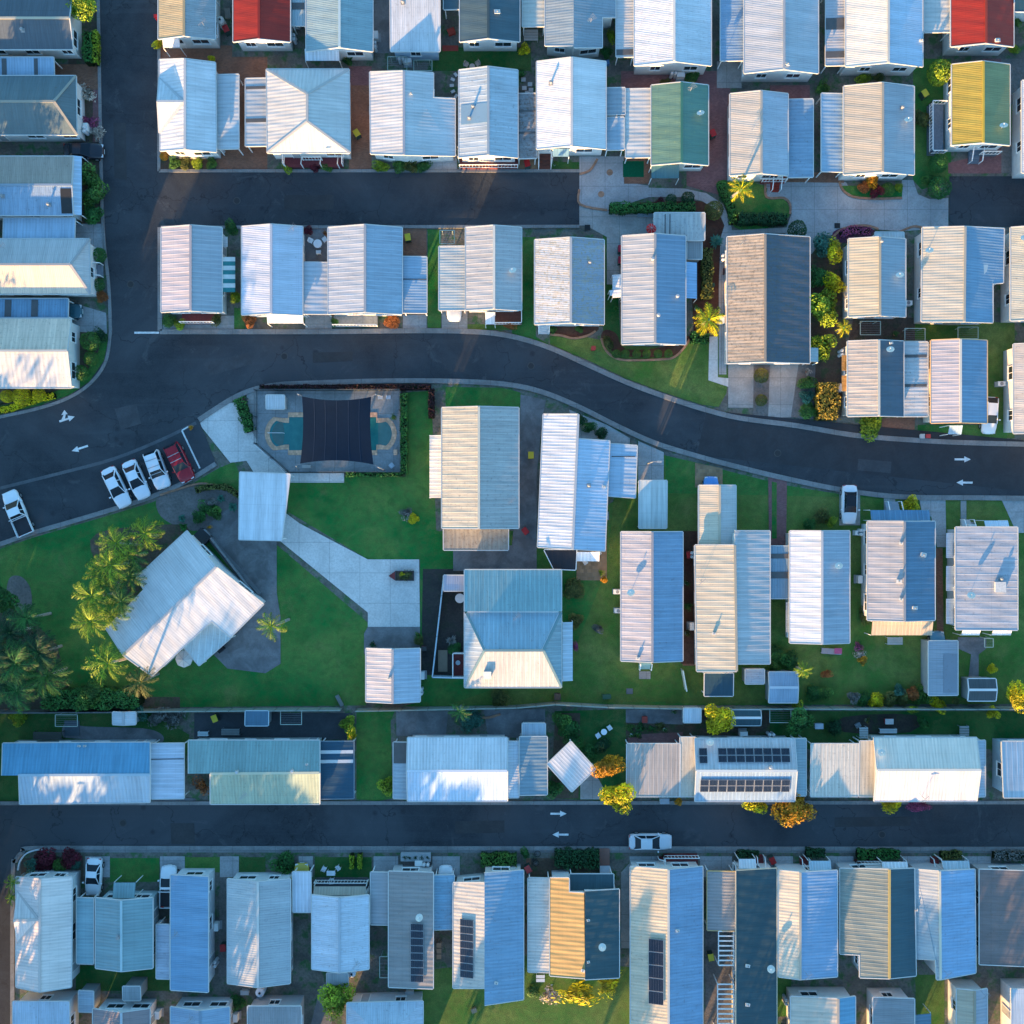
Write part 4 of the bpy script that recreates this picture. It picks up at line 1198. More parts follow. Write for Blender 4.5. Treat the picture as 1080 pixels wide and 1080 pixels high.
sheet('lawn', [(885, 196), (952, 196), (951, 209), (920, 210), (900, 207), (889, 200)], M_GR, 6, 0)
# garden beds
sheet('garden_bed', [(168, 168), (232, 168), (232, 179), (168, 179)], M_SOIL, 1)
sheet('garden_bed', [(81, 325), (108, 352), (112, 372), (100, 390), (76, 408), (0, 428), (-60, 440), (-60, 405), (76, 410)], M_SOIL, 1); sheet('lawn', [(113, 352), (116, 370), (108, 388), (95, 403), (72, 417), (40, 428), (0, 437), (-60, 450), (-60, 444), (0, 428), (40, 420), (70, 408), (92, 392), (104, 370), (106, 352)], M_GR, 2)
sheet('garden_bed', [(72, 10), (102, 10), (106, 160), (108, 240), (72, 240)], M_SOIL, 1)
sheet('garden_bed', [(848, 250), (892, 248), (892, 440), (848, 443)], M_SOIL, 2)
sheet('garden_bed', [(735, 212), (762, 216), (768, 250), (764, 340), (752, 350), (732, 355), (728, 280), (738, 240)], M_MULCH, 3)
sheet('garden_bed', [(580, 343), (628, 343), (626, 352), (605, 356), (580, 353)], M_MULCH, 5, 4)
sheet('garden_bed', [(634, 357), (645, 370), (660, 376), (710, 375), (727, 358), (722, 355), (700, 366), (660, 368), (650, 352), (638, 348)], M_MULCH, 6, 4)
sheet('garden_bed', [(640, 214), (735, 212), (758, 215), (758, 224), (690, 226), (640, 236)], M_MULCH, 3)
sheet('garden_bed', [(878, 246), (890, 240), (912, 239), (926, 246), (925, 252), (885, 256)], soil((.09, .02, .05), (.14, .04, .09)), 6, 4)
sheet('garden_bed', [(168, 520), (205, 512), (240, 518), (252, 530), (240, 548), (205, 560), (170, 545)], M_GRAV, 3, 5)
sheet('garden_bed', [(10, 610), (22, 608), (32, 620), (33, 640), (24, 646), (8, 630)], M_GRAV, 3, 5)
sheet('garden_bed', [(95, 570), (155, 555), (200, 560), (150, 620), (110, 668), (125, 640)], M_SOIL, 3, 5)
sheet('garden_bed', [(-60, 650), (20, 640), (60, 680), (75, 735), (190, 735), (190, 748), (-60, 748)], M_SOIL, 3)
sheet('garden_bed', [(240, 400), (272, 414), (272, 470), (262, 478), (246, 430)], M_SOIL, 3)
sheet('garden_bed', [(272, 405), (455, 405), (455, 412), (272, 412)], soil((.015, .008, .01), (.03, .012, .015), (.01, .02, .01)), 4)
sheet('garden_bed', [(423, 412), (428, 412), (428, 503), (363, 503), (363, 498), (423, 498)], M_SOIL, 3)
sheet('garden_bed', [(446, 600), (491, 600), (491, 712), (444, 712)], soil((.03, .028, .027), (.06, .05, .045), (.01, .04, .01), .3), 3)
sheet('garden_bed', [(660, 750), (812, 750), (812, 786), (660, 786)], M_SOIL, 3); sheet('garden_bed', [(586, 752), (612, 752), (610, 842), (580, 842)], M_SOIL, 4)
sheet('garden_bed', [(718, 560), (735, 560), (735, 700), (718, 700)], M_MULCH, 5)
sheet('garden_bed', [(715, 912), (745, 905), (745, 915), (715, 915)], M_YARD, 3)
sheet('garden_bed', [(22, 905), (88, 903), (88, 928), (22, 928)], M_SOIL, 2); sheet('garden_bed', [(560, 905), (636, 905), (636, 925), (560, 925)], M_SOIL, 4)
sheet('lawn', [(702, 520), (1140, 530), (1140, 742), (702, 742)], M_GR3, 1)
# --- drives and paths
sheet('driveway', [(611, 165), (660, 165), (658, 180), (660, 192), (684, 196), (684, 208), (640, 222), (617, 220), (611, 215)], M_BLUEC, 5)
sheet('driveway', [(611, 215), (640, 222), (690, 226), (690, 245), (660, 250), (658, 300), (640, 300), (640, 250), (618, 238), (606, 238)], M_CON, 4)
sheet('footpath', [(680, 198), (722, 199), (745, 204), (762, 215), (770, 232), (772, 243), (830, 240), (830, 246), (776, 248), (768, 255), (766, 300), (766, 395), (758, 395), (758, 300), (760, 250), (764, 238), (757, 222), (740, 212), (720, 208), (684, 208)], M_BLUEC, 7)
sheet('driveway', [(747, 95), (770, 95), (770, 186), (765, 192), (760, 206), (738, 200), (724, 196), (724, 180), (747, 176)], M_PINK, 5)
sheet('driveway', [(808, 186), (892, 192), (900, 207), (925, 210), (951, 208), (951, 190), (963, 190), (968, 205), (980, 210), (1000, 209), (1000, 241), (948, 244), (925, 242), (880, 246), (866, 255), (856, 268), (830, 262), (828, 244), (835, 225), (830, 212), (808, 208)], M_BLUEC, 5)
sheet('driveway', [(808, 182), (890, 182), (890, 193), (808, 192)], M_BRK, 6)
sheet('driveway', [(658, 166), (688, 166), (684, 194), (658, 194)], M_BRK, 6); sheet('artificial_turf', [(657, 170), (679, 170), (679, 187), (657, 187)], plain((.006, .10, .05), .95, .05, .2, 8), 8)
sheet('driveway', [(768, 384), (846, 384), (840, 440), (800, 441), (795, 430), (768, 430)], M_CON, 5); sheet('footpath', [(748, 355), (757, 355), (757, 398), (768, 399), (768, 408), (747, 401)], M_PALE, 6)
sheet('driveway', [(795, 385), (812, 385), (810, 441), (794, 441)], M_GRAV, 7)
sheet('driveway', [(842, 384), (860, 384), (858, 442), (834, 440)], M_GRAV, 7)
sheet('footpath', [(236, 426), (248, 424), (280, 480), (302, 499), (305, 505), (272, 505), (260, 486), (243, 488), (210, 447)], M_PALE, 5)
sheet('driveway', [(262, 400), (282, 408), (306, 495), (270, 500), (255, 470)], M_CON, 4)
sheet('footpath', [(304, 499), (363, 499), (363, 509), (304, 509)], M_PALE, 6)
sheet('footpath', [(300, 540), (316, 552), (388, 590), (442, 590), (443, 661), (388, 661), (388, 646), (296, 571)], M_PALE, 5)
sheet('driveway', [(388, 661), (443, 661), (443, 690), (384, 690), (384, 668)], M_DKC, 6)
sheet('driveway', [(212, 560), (235, 540), (255, 530), (292, 572), (292, 625), (296, 650), (296, 700), (280, 710), (240, 705), (225, 690), (275, 640)], M_DKC, 5)
sheet('driveway', [(549, 416), (576, 422), (572, 440), (566, 500), (566, 602), (478, 602), (478, 580), (540, 575), (547, 500)], M_DKC, 5)
sheet('driveway', [(608, 545), (640, 545), (640, 612), (608, 612)], M_TAN, 6)
sheet('driveway', [(673, 465), (700, 477), (700, 508), (673, 508)], M_BLUEC, 5); sheet('driveway', [(600, 432), (640, 448), (664, 462), (664, 470), (610, 466)], M_BLUEC, 5)
sheet('driveway', [(733, 488), (762, 494), (762, 514), (733, 514)], M_TAN, 5)
sheet('driveway', [(810, 500), (830, 504), (829, 575), (811, 575)], M_PINK, 5); sheet('lawn', [(814, 508), (819, 509), (819, 568), (814, 568)], M_GR, 6)
sheet('driveway', [(885, 512), (907, 514), (907, 554), (885, 554)], M_CON, 5)
sheet('driveway', [(969, 525), (997, 525), (998, 577), (988, 577), (982, 545), (972, 540)], M_BLUEC, 5); sheet('driveway', [(1056, 527), (1140, 527), (1140, 562), (1072, 562)], M_BLUEC, 5)
sheet('footpath', [(1013, 528), (1019, 528), (1019, 552), (1013, 552)], M_CON, 5); sheet('footpath', [(932, 521), (944, 522), (944, 540), (932, 540)], M_CON, 5)
sheet('footpath', [(987, 578), (994, 578), (995, 670), (988, 680)], M_BRK, 5)
sheet('driveway', [(1010, 672), (1040, 672), (1040, 684), (1032, 690), (1032, 716), (1021, 716), (1024, 690), (1010, 684)], M_DKC, 5)
sheet('footpath', [(674, 708), (686, 708), (686, 716), (674, 716)], M_CON, 6)
sheet('driveway', [(720, 560), (736, 560), (736, 702), (720, 702)], M_BRK, 4)
M_EDGE = paving((.42, .22, .13), w=.3, h=.2)
for e_ in ([(634, 357), (638, 368), (646, 376), (660, 380), (700, 379), (712, 376), (722, 366), (727, 358)], [(580, 353), (592, 354), (605, 357), (620, 354), (628, 349)], [(611, 200), (612, 216), (640, 222)], [(611, 184), (622, 180), (630, 168)], [(808, 186), (808, 208), (826, 209), (833, 216), (833, 226)],
           [(885, 192), (889, 201), (900, 208), (925, 210), (951, 209)], [(878, 250), (890, 241), (912, 238), (926, 242)], [(948, 245), (963, 239), (973, 241)], [(169, 522), (205, 511), (222, 511), (250, 518)], [(497, 745), (500, 752), (512, 757), (528, 753)]):
    ribbon('garden_edging', e_, .24, M_EDGE, .16, 4)
for x_, y_ in ((643, 182), (634, 205)): sheet('paving_inlay', circ(x_, y_, 3.4, 0, 340), M_EDGE, 9)
# brick yards of the upper rows
sheet('driveway', [(168, 48), (245, 48), (245, 70), (168, 64)], M_BRK, 3)
sheet('driveway', [(228, 60), (282, 60), (282, 179), (228, 179)], M_BRK, 2); sheet('driveway', [(368, 90), (392, 90), (392, 179), (368, 179)], M_BRK, 3); sheet('driveway', [(368, 70), (392, 70), (392, 90), (368, 90)], M_PINK, 3)
sheet('driveway', [(392, 0), (412, 0), (412, 56), (392, 56)], M_DKC, 2); sheet('driveway', [(450, 163), (482, 163), (482, 179), (450, 179)], M_BLUEC, 3)
sheet('driveway', [(540, 167), (568, 167), (568, 180), (540, 180)], M_TAN, 3); sheet('driveway', [(655, 75), (770, 75), (770, 96), (655, 96)], M_PINK, 2)
sheet('driveway', [(756, 65), (782, 65), (782, 93), (756, 93)], M_CON, 4); sheet('driveway', [(812, 90), (854, 90), (854, 105), (812, 105)], M_PINK, 3)
sheet('driveway', [(56, 68), (105, 68), (105, 95), (56, 95)], M_BRK, 3); sheet('driveway', [(98, 95), (107, 95), (108, 150), (98, 150)], M_PINK, 3); sheet('driveway', [(80, 236), (110, 236), (111, 262), (80, 262)], M_BLUEC, 3)
sheet('driveway', [(72, 318), (112, 330), (113, 352), (84, 350), (74, 345)], M_BLUEC, 3)
sheet('driveway', [(425, 241), (450, 241), (450, 271), (425, 271)], M_BRK, 3); sheet('driveway', [(425, 332), (450, 332), (450, 347), (425, 347)], M_BLUEC, 3); sheet('driveway', [(466, 327), (493, 327), (493, 347), (466, 347)], M_CON, 3)
sheet('driveway', [(322, 332), (350, 332), (350, 347), (322, 347)], M_CON, 3); sheet('driveway', [(319, 240), (346, 240), (346, 278), (319, 278)], M_DKC, 3); sheet('driveway', [(232, 333), (248, 333), (248, 347), (170, 347), (170, 342)], M_CON, 2)
sheet('driveway', [(930, 441), (965, 441), (964, 462), (930, 460)], M_BRK, 3); sheet('driveway', [(900, 335), (965, 335), (965, 360), (895, 360)], soil((.06, .04, .03), (.11, .08, .06)), 3)
sheet('driveway', [(1036, 62), (1056, 62), (1056, 183), (1000, 183), (1000, 172), (1050, 160)], M_PINK, 3); sheet('driveway', [(1056, 62), (1140, 62), (1140, 183), (1056, 183)], M_GRAV, 3); sheet('lawn', [(1065, 110), (1075, 110), (1075, 180), (1068, 180)], M_GR, 5)
# lower row aprons
for a, b in ((90, 116), (169, 195), (232, 252), (315, 330), (394, 420), (456, 485), (664, 716), (738, 772), (802, 836), (873, 900), (952, 988), (1017, 1045)):
    sheet('driveway', [(a, 903), (b, 903), (b, 925), (a, 925)], M_BLUEC, 3)
sheet('driveway', [(232, 925), (240, 925), (240, 1030), (230, 1030)], M_GRAV, 3)
sheet('driveway', [(555, 905), (580, 905), (580, 917), (555, 917)], M_BRK, 2); sheet('driveway', [(744, 980), (774, 980), (774, 1080), (744, 1080)], M_GRAV, 3)
sheet('driveway', [(655, 920), (664, 910), (664, 1000), (655, 1000)], M_CON, 3)
sheet('driveway', [(338, 1040), (345, 1035), (350, 1080), (328, 1080)], M_DKC, 3)
sheet('driveway', [(205, 752), (372, 752), (372, 780), (205, 780)], concrete((.05, .06, .07), 0, .6), 3); sheet('driveway', [(418, 750), (473, 750), (470, 776), (418, 776)], M_DKC, 3); sheet('driveway', [(510, 748), (575, 748), (575, 778), (515, 778)], M_DKC, 3)
sheet('driveway', [(660, 748), (720, 748), (720, 764), (660, 762)], M_DKC, 5); sheet('driveway', [(662, 775), (720, 772), (720, 790), (662, 790)], M_PINK, 5)
sheet('footpath', [(70, 762), (90, 766), (150, 768), (170, 774), (172, 782), (160, 782), (80, 779), (66, 775)], M_DKC, 4, 4)
sheet('driveway', [(612, 818), (626, 812), (636, 830), (634, 843), (612, 843)], M_CON, 5); sheet('driveway', [(890, 756), (965, 754), (960, 772), (890, 772)], soil((.03, .025, .022), (.06, .05, .04)), 4, 3)
sheet('footpath', [(160, 840), (206, 842), (206, 848), (160, 848)], M_DKC, 4)

for k_, (_l, _i, o) in enumerate(sorted(_sheets, key=lambda t: t[:2])): o.location.z = .004 + .0004 * k_
for o in _road:
    if o.name.split('.')[0] == 'road': o.location.z = .060
# ------------------------------------------------------------------ swimming pool
sheet('pool_deck', [(272, 412), (423, 412), (423, 498), (306, 498), (272, 468)], M_POOLC, 5).location.z = .062
root = empty('swimming_pool', (*P(349, 457), 0)); tag(root, 'tiled swimming pool with rounded ends and stepped brick edge below a dark shade sail', 'swimming pool')
def ringpoly(g):
    return ([(321 + g * 0, 437 - g + 4)] and [(305 - g * .2, 440 - g), (385, 440 - g), (397 + g * .2, 440 - g), (397 + g * .2, 446 - g), (401 + g * .3, 446 - g)] + circ(398, 457.5, 15.5 + g, -55, 55) +
            [(401 + g * .3, 469 + g), (397 + g * .2, 469 + g), (397 + g * .2, 475 + g), (305 - g * .2, 475 + g), (305 - g * .2, 469 + g), (301 - g * .3, 469 + g)] + circ(301, 457.5, 16.5 + g, 125, 235) + [(301 - g * .3, 446 - g), (305 - g * .2, 446 - g)])
inner = ringpoly(0); outer = ringpoly(5.0)
m = MB(); n_ = len(inner); mt = paving((.85, .50, .32), (.3, .2, .15), .3, .3)
for i in range(n_):
    j = (i + 1) % n_; a, b, c, d = [Vector((*P(*q), .11)) for q in (inner[i], inner[j], outer[j], outer[i])]
    m.face([a, d, c, b][::-1], mt); m.face([d, c, c - Vector((0, 0, .11)), d - Vector((0, 0, .11))], mt)
wpart(m, 'coping', root)
mw, nt, bb = newmat('pool_water'); geo = N(nt, 'ShaderNodeNewGeometry'); n1 = noise(nt, geo.outputs['Position'], 1.1, 4, .6, .6)
nt.links.new(mixc(nt, maprange(nt, n1, .3, .7, 0, 1), (.02, .15, .15), (.035, .20, .19)), bb.inputs['Base Color']); bb.inputs['Roughness'].default_value = .06
bp = N(nt, 'ShaderNodeBump'); bp.inputs['Distance'].default_value = .02; nt.links.new(n1, bp.inputs['Height']); nt.links.new(bp.outputs[0], bb.inputs['Normal'])
m = MB(); m.face(ccw([Vector((*P(*q), .080)) for q in inner])[::1], mw); wpart(m, 'water', root)
m = MB(); M_STEP = plain((.07, .17, .16), .2, .5, .1)
for r_, z in ((14, .086), (10, .092), (6, .098)):
    m.face(ccw([Vector((*P(*q), z)) for q in circ(301, 457.5, r_, 100, 260)]), plain((.05 + .01 * r_ / 6, .14, .13), .15, .5, .1))
wpart(m, 'steps', root)
m = MB(); m.face(ccw([Vector((*P(*q), .086)) for q in circ(399, 457.5, 14.5, -90, 90)]), M_STEP)
wpart(m, 'shallow_ledge', root)
m = MB(); a, b = V(284, 457, .06), V(300, 457, .06); m.bar(a + Vector((0, 0, .8)), b + Vector((0, 0, .5)), .05, MW); m.bar(a, a + Vector((0, 0, .8)), .05, MW); m.bar(b, b + Vector((0, 0, .5)), .05, MW); wpart(m, 'handrail', root)
# shade sail: one tensioned sheet on four leaning posts
root = empty('shade_sail', (*P(355, 455), 0)); tag(root, 'dark navy four cornered shade sail stretched over the middle of the pool', 'shade sail')
cs = [V(318.5, 418, 3.3), V(391.5, 418.5, 2.9), V(394, 490, 3.3), V(316.5, 489, 2.9)]
m = MB(); nn = 16; ms = plain((.004, .014, .030), .85, .15, .12, 1.2)
def sail(u, v):
    su, sv = 4 * u * (1 - u), 4 * v * (1 - v)
    u2 = u + (.5 - u) * .055 * sv; v2 = v + (.5 - v) * .11 * su
    p = cs[0] * (1 - u2) * (1 - v2) + cs[1] * u2 * (1 - v2) + cs[2] * u2 * v2 + cs[3] * (1 - u2) * v2
    return p - Vector((0, 0, .12 * su * sv))
i0 = 0
for i in range(nn):
    for j in range(nn):
        m.face([sail(a / nn, b / nn) for a, b in ((i, j), (i, j + 1), (i + 1, j + 1), (i + 1, j))], ms)
o = wpart(m, 'fabric', root)
for k_ in (.17, .33, .5, .67, .83):
    m = MB()
    for j in range(nn): m.bar(sail(k_, j / nn) + Vector((0, 0, .012)), sail(k_, (j + 1) / nn) + Vector((0, 0, .012)), .10, plain((.007, .020, .040), .85), .006)
    wpart(m, 'seam', root)
for c, (dx, dy) in zip(cs, ((-.9, .5), (.9, .5), (.9, -.5), (-.9, -.5))):
    m = MB(); t = c + Vector((dx * .5, dy * .5, .1)); m.cyl((t.x + dx * .4, t.y + dy * .4, 0), t, .08, .07, MGREY, 10); m.bar(c, t, .03, MGREY); wpart(m, 'post', root)
# ------------------------------------------------------------------ homes, row by row; on some, paired slope colours carry warm sun and blue shade
WHT = (.70, .70, .68)
# far left column
HOME('dark slate roofed home with sunlit ridge at the top left corner', -75, -18, 77, 52, 'h', 19, (.11, .14, .17), cap=(.5, .45, .35), wall=WHT, items=[('vent', 24, 32)])  # pale cap colour stands for sunlight along the ridge
PORT('pale blue carport roof with dark gaps between the two dark hipped homes at top left', -60, 61, 57, 81, 's', LB, gaps=[(2, 62, 7, 80), (36, 62, 40, 80)])
HE, HRr = 2.9, 3.95
building('dark grey hip roofed home with a golden sunlit patch, left of the first road', 'house',
         custom_sides([[(-75, 80, HE), (80, 80, HE), (57, 107, HRr), (-75, 107, HRr)], [(-75, 107, HRr), (57, 107, HRr), (81, 142, HE), (-75, 142, HE)], [(80, 80, HE), (81, 142, HE), (57, 107, HRr)]]),
         [(V(-75, 107, HRr), V(57, 107, HRr)), (V(57, 107, HRr), V(81, 142, HE)), (V(57, 107, HRr), V(80, 80, HE))], [(.15, .20, .21)], cap=(.35, .32, .26), wall=WHT)
HOME('low roofed home half blue sheets half beige with a rust blotch by the kerb', -75, 165, 77, 227, 'h', 195, (.54, .44, .35), LB, hr=3.3, cap=(.3, .35, .4), wall=WHT, items=[('vent', 3, 207), ('vent', 52, 216), ('patch', 70, 212, 11, 25, (.035, .035, .035))], ext=[('awn', 77, 165, 86, 227, 'e', LB, .5)])
PORT('small pale blue ribbed carport above the cream hipped home on the left edge', 4, 230, 79, 252, 'n', LB, sp=.35)
building('hip roofed home with one brilliant cream slope, front steps facing the road', 'house',
         custom_sides([[(-75, 252, HE), (94, 252, HE), (74, 279, HRr), (-75, 279, HRr)], [(-75, 279, HRr), (74, 279, HRr), (95, 310, HE), (-75, 310, HE)], [(94, 252, HE), (95, 310, HE), (74, 279, HRr)]]),
         [(V(-75, 279, HRr), V(74, 279, HRr)), (V(74, 279, HRr), V(95, 310, HE)), (V(74, 279, HRr), V(94, 252, HE))], [(.64, .63, .63), (.84, .72, .60), (.64, .63, .63)], wall=WHT, items=[('ant', 5, 262)], ext=[('steps', 96, 279, 108, 292, 'w', (.2, .22, .25))])  # south slope's cream carries the warm sunlight in its colour
PORT('blue carport roof with two tinted strips beside the lowest home on the left', -15, 315, 72, 335, 'n', (.22, .36, .48), gaps=[(5, 316, 12, 334), (33, 316, 40, 334)])
HOME('home with glowing peach south slope at the corner above the garden bed', -75, 336, 75, 409, 'h', 370, (.84, .70, .56), (.62, .62, .62), sp=.5, cap=(.6, .55, .48), wall=WHT)  # peach slope colour carries the warm low sunlight
# top row
HOME('pale gold and grey gabled home first right of the road on the top edge', 167, -35, 227, 41, 'v', 194, (.66, .54, .34), (.46, .50, .52), items=[('ant', 216, 28)], ext=[('awn', 172, 41, 190, 50, 's', W_, .3)], wall=WHT)
HOME('bright red gabled home left of centre on the top edge', 246, -35, 306, 44, 'v', 273, RE, cap=(.3, .03, .02), wall=WHT)
HOME('aqua tinted gabled home with white front awning beside the left red roof', 323, -35, 393, 54, 'v', 358, (.36, .50, .54), wall=WHT, ext=[('awn', 322, 53, 358, 64, 's', W_, .4)], cap=(.5, .6, .6))
PORT('narrow lean-to roof squeezed between the left red home and the aqua home', 307, -10, 322, 27, 's', (.4, .5, .52), gaps=[(308, 3, 321, 10)])
HOME('white single slope home between brown yard and lawn on the top edge', 412, -35, 464, 54, 's', None, (.66, .68, .70), wall=LB, items=[('vent', 425, 3)])
HOME('dark teal grey home with white front wall on the top edge', 485, -35, 548, 44, 'v', 515, (.09, .15, .18), wall=(.75, .75, .73), items=[('box', 524, 13, 7)])
PORT('dark teal side roof left of the dark teal home on the top edge', 468, -30, 485, 10, 'w', (.09, .15, .18))
PORT('cream ribbed patio roof between the dark teal home and the blue home', 551, -30, 575, 28, 'w', (.52, .54, .50), sp=.5)
_h1, _h2 = 2.9, 3.7
building('steel blue corrugated home with stepped right side on the top edge', 'house',
         custom_sides([[(575, -35, _h1), (605, -35, _h2), (605, 48, _h2), (575, 48, _h1)], [(605, -35, _h2), (649, -35, 2.5), (649, 18, 2.5), (635, 18, 2.9), (635, 50, 2.9), (605, 50, _h2)]]),
         [], [(.30, .38, .44)], sp=.3, wall=WHT, items=[('ant', 623, 24)], wear=.2)
PORT('pale narrow carport with dark strip left of the large white home on the top edge', 650, -30, 669, 60, 'w', (.60, .62, .62), gaps=[(650, 52, 669, 58)])
HOME('large white gabled home above the green roofed home', 669, -35, 750, 69, 'v', 711, W_, wall=WHT, cap=(.7, .66, .6), he=3.0)
PORT('blue side roof joined to the left of the broad pale top row home', 760, -30, 785, 64, 'w', (.36, .48, .60))
HOME('broad pale home with lilac west slope and blue east slope on the top edge', 785, -35, 863, 77, 'v', 827, (.56, .58, .60), wall=WHT, items=[('box', 830, 68, 5)], he=3.0)
PORT('carport of white squares and dark strips beside the cream home on the top edge', 871, -10, 892, 69, 'w', (.55, .57, .6), gaps=[(871, 19, 892, 31), (871, 54, 892, 61)])
HOME('cream gabled home with brilliant west slope behind the round yellow bush', 892, -35, 973, 70, 'v', 937, (.76, .70, .60), (.50, .58, .66), wall=WHT, items=[('box', 971, 43, 4)], he=3.0)
PORT('white ribbed carport left of the right hand red home', 975, -30, 1003, 34, 'w', (.62, .62, .58), sp=.5)
HOME('bright red gabled home near the top right corner', 1003, -35, 1069, 49, 'v', 1040, RE, cap=(.35, .05, .03), wall=WHT, items=[('box', 1051, 43, 6)])
HOME('dark teal roofed home cut by the top right corner', 1070, -35, 1160, 12, 's', None, DT, wall=WHT)
# second row
_e, _r = 2.9, 3.95
building('white gabled home with small side gable where the side street begins', 'house',
         custom_sides([[(168, 63, _e), (195, 62, _r), (195, 157, _r), (169, 159, _e)], [(195, 62, _r), (227, 66, _e), (228, 160, _e), (195, 157, _r)],
                       [(166, 107, _r - .02), (194, 107, _r + .01), (168, 82, _e + .04)], [(166, 107, _r - .02), (168, 140, _e + .04), (194, 107, _r + .01)]]),
         [(V(195, 62, _r), V(195, 157, _r)), (V(166, 107, _r), V(193, 107, _r)), (V(194, 107, _r), V(168, 83, _e)), (V(194, 107, _r), V(168, 140, _e))], [(.66, .66, .66)], sp=.4, wall=(.75, .74, .70))
PORT('white ribbed carport on brick paving right of the side gabled home', 229, 79, 252, 157, 'w', (.60, .62, .62), sp=.45)
PORT('white ribbed carport with two dark gaps left of the hip roofed home', 259, 83, 281, 154, 'w', (.60, .62, .62), sp=.45, gaps=[(259, 91, 281, 94), (259, 125, 281, 129)])
building('white pyramid hipped home with zigzag white porch rails facing the side street', 'house',
         custom_sides([[(281, 73, _e), (368, 73, _e), (324, 99, 4.1)], [(281, 73, _e), (324, 99, 4.1), (324, 128, 4.1), (282, 161, _e)], [(368, 73, _e), (369, 161, _e), (324, 128, 4.1), (324, 99, 4.1)], [(282, 161, _e), (324, 128, 4.1), (369, 161, _e)]]),
         [(V(324, 99, 4.1), V(324, 128, 4.1)), (V(324, 99, 4.1), V(281, 73, _e)), (V(324, 99, 4.1), V(368, 73, _e)), (V(324, 128, 4.1), V(282, 161, _e)), (V(324, 128, 4.1), V(369, 161, _e))],
         [(.62, .63, .62)], sp=.4, wall=WHT, ext=[('porch', 300, 158, 362, 175, .6, (.13, .03, .035), 'ew'), ('steps', 302, 165, 320, 177, 's', (.13, .03, .035)), ('porch', 320, 158, 340, 169, .65, (.13, .03, .035), 's'), ('steps', 340, 165, 358, 177, 's', (.13, .03, .035))])
_e2, _r2 = 2.9, 3.85
building('white gabled home with notched top right corner beside the brick drive', 'house',
         custom_sides([[(390, 76, _e2), (426, 75, _r2), (426, 163, _r2), (391, 162, _e2)], [(426, 75, _r2), (457, 77, 3.05), (457, 103, 3.05), (480, 104, 2.5), (480, 164, 2.5), (426, 163, _r2)]]),
         [(V(426, 75, _r2), V(426, 163, _r2))], [(.64, .66, .68)], sp=.35, wall=WHT, cap=(.3, .34, .4), items=[('box', 433, 99, 4)])
HOME('ribbed steel home with long white front balcony facing the side street', 484, 74, 546, 166, 'v', 515, (.42, .50, .56), sp=.55, prof='r', wall=WHT, items=[('vent', 499, 113), ('vent', 495, 125), ('patch', 500, 120, 28, 20, (.2, .34, .46))], ext=[('porch', 485, 162, 546, 177, .6, (.14, .04, .04), 's'), ('awn', 483, 155, 515, 164, 's', (.3, .38, .44), .4)])
PORT('rusty ribbed carport between the balcony home and the brilliant white home', 546, 99, 566, 167, 'w', (.34, .34, .34), sp=.45, wear=.9, gaps=[(546, 116, 566, 118), (546, 139, 566, 141)])
HOME('brilliant white gabled home with wooden front stairs above the end of the side street', 566, 65, 639, 157, 'v', 603, (.74, .75, .76), wall=WHT, items=[('vent', 581, 88)], ext=[('steps', 568, 160, 581, 178, 'n', (.10, .04, .03)), ('awn', 583, 158, 600, 165, 's', (.12, .24, .34), .3)])
PORT('upper short ribbed roof right of the brilliant white home', 639, 93, 659, 121, 'w', (.42, .50, .56), sp=.5)
PORT('lower short ribbed roof right of the brilliant white home', 639, 124, 658, 158, 'w', (.42, .50, .56), sp=.5)
PORT('tall white ribbed carport left of the green roofed home', 660, 94, 687, 166, 'w', (.64, .64, .62), sp=.45)
HOME('green gabled home with little porch roof in the upper middle', 687, 90, 747, 174, 'v', 719, GR, wall=(.7, .69, .62), cap=(.06, .2, .15), items=[('dish', 738, 122), ('ant', 728, 96)], ext=[('awn', 687, 175, 716, 188, 's', (.05, .14, .17), .6)], wcol=(.3, .35, .1))
HOME('cream and pale blue gabled home with red porch beside the yellow palm', 770, 99, 831, 185, 'v', 803, (.74, .66, .56), (.58, .62, .66), wall=(.72, .70, .66), ext=[('porch', 803, 184, 828, 192, .6, (.25, .04, .03), 's'), ('steps', 813, 190, 822, 202, 'n', (.25, .03, .02))])
PORT('blue ribbed carport attached right of the cream home with red porch', 831, 105, 857, 187, 'w', (.34, .46, .56), sp=.4)
PORT('blue ribbed carport attached left of the cream home with the satellite dish', 866, 99, 890, 181, 'e', (.36, .50, .62), sp=.4)
HOME('cream gabled home with satellite dish above the orange flowering bed', 890, 91, 964, 184, 'v', 931, (.70, .62, .50), (.50, .54, .58), wall=WHT, items=[('dish', 956, 129), ('vent', 951, 114)])
HOME('yellow gabled home with white railed side deck on the right', 1004, 68, 1065, 153, 'v', 1037, (.62, .44, .08), (.34, .36, .16), cap=(.6, .40, .05), wall=WHT, items=[('dish', 1056, 135)], ext=[('porch', 980, 110, 995, 162, .7, (.12, .16, .20), 'wns'), ('steps', 1022, 156, 1033, 172, 'n', (.12, .16, .20)), ('porch', 1033, 156, 1052, 163, .6, (.12, .14, .16), 's')])
HOME('white home cut off by the right edge beside the yellow roof', 1078, 85, 1160, 182, 'v', 1110, W_, wall=WHT)
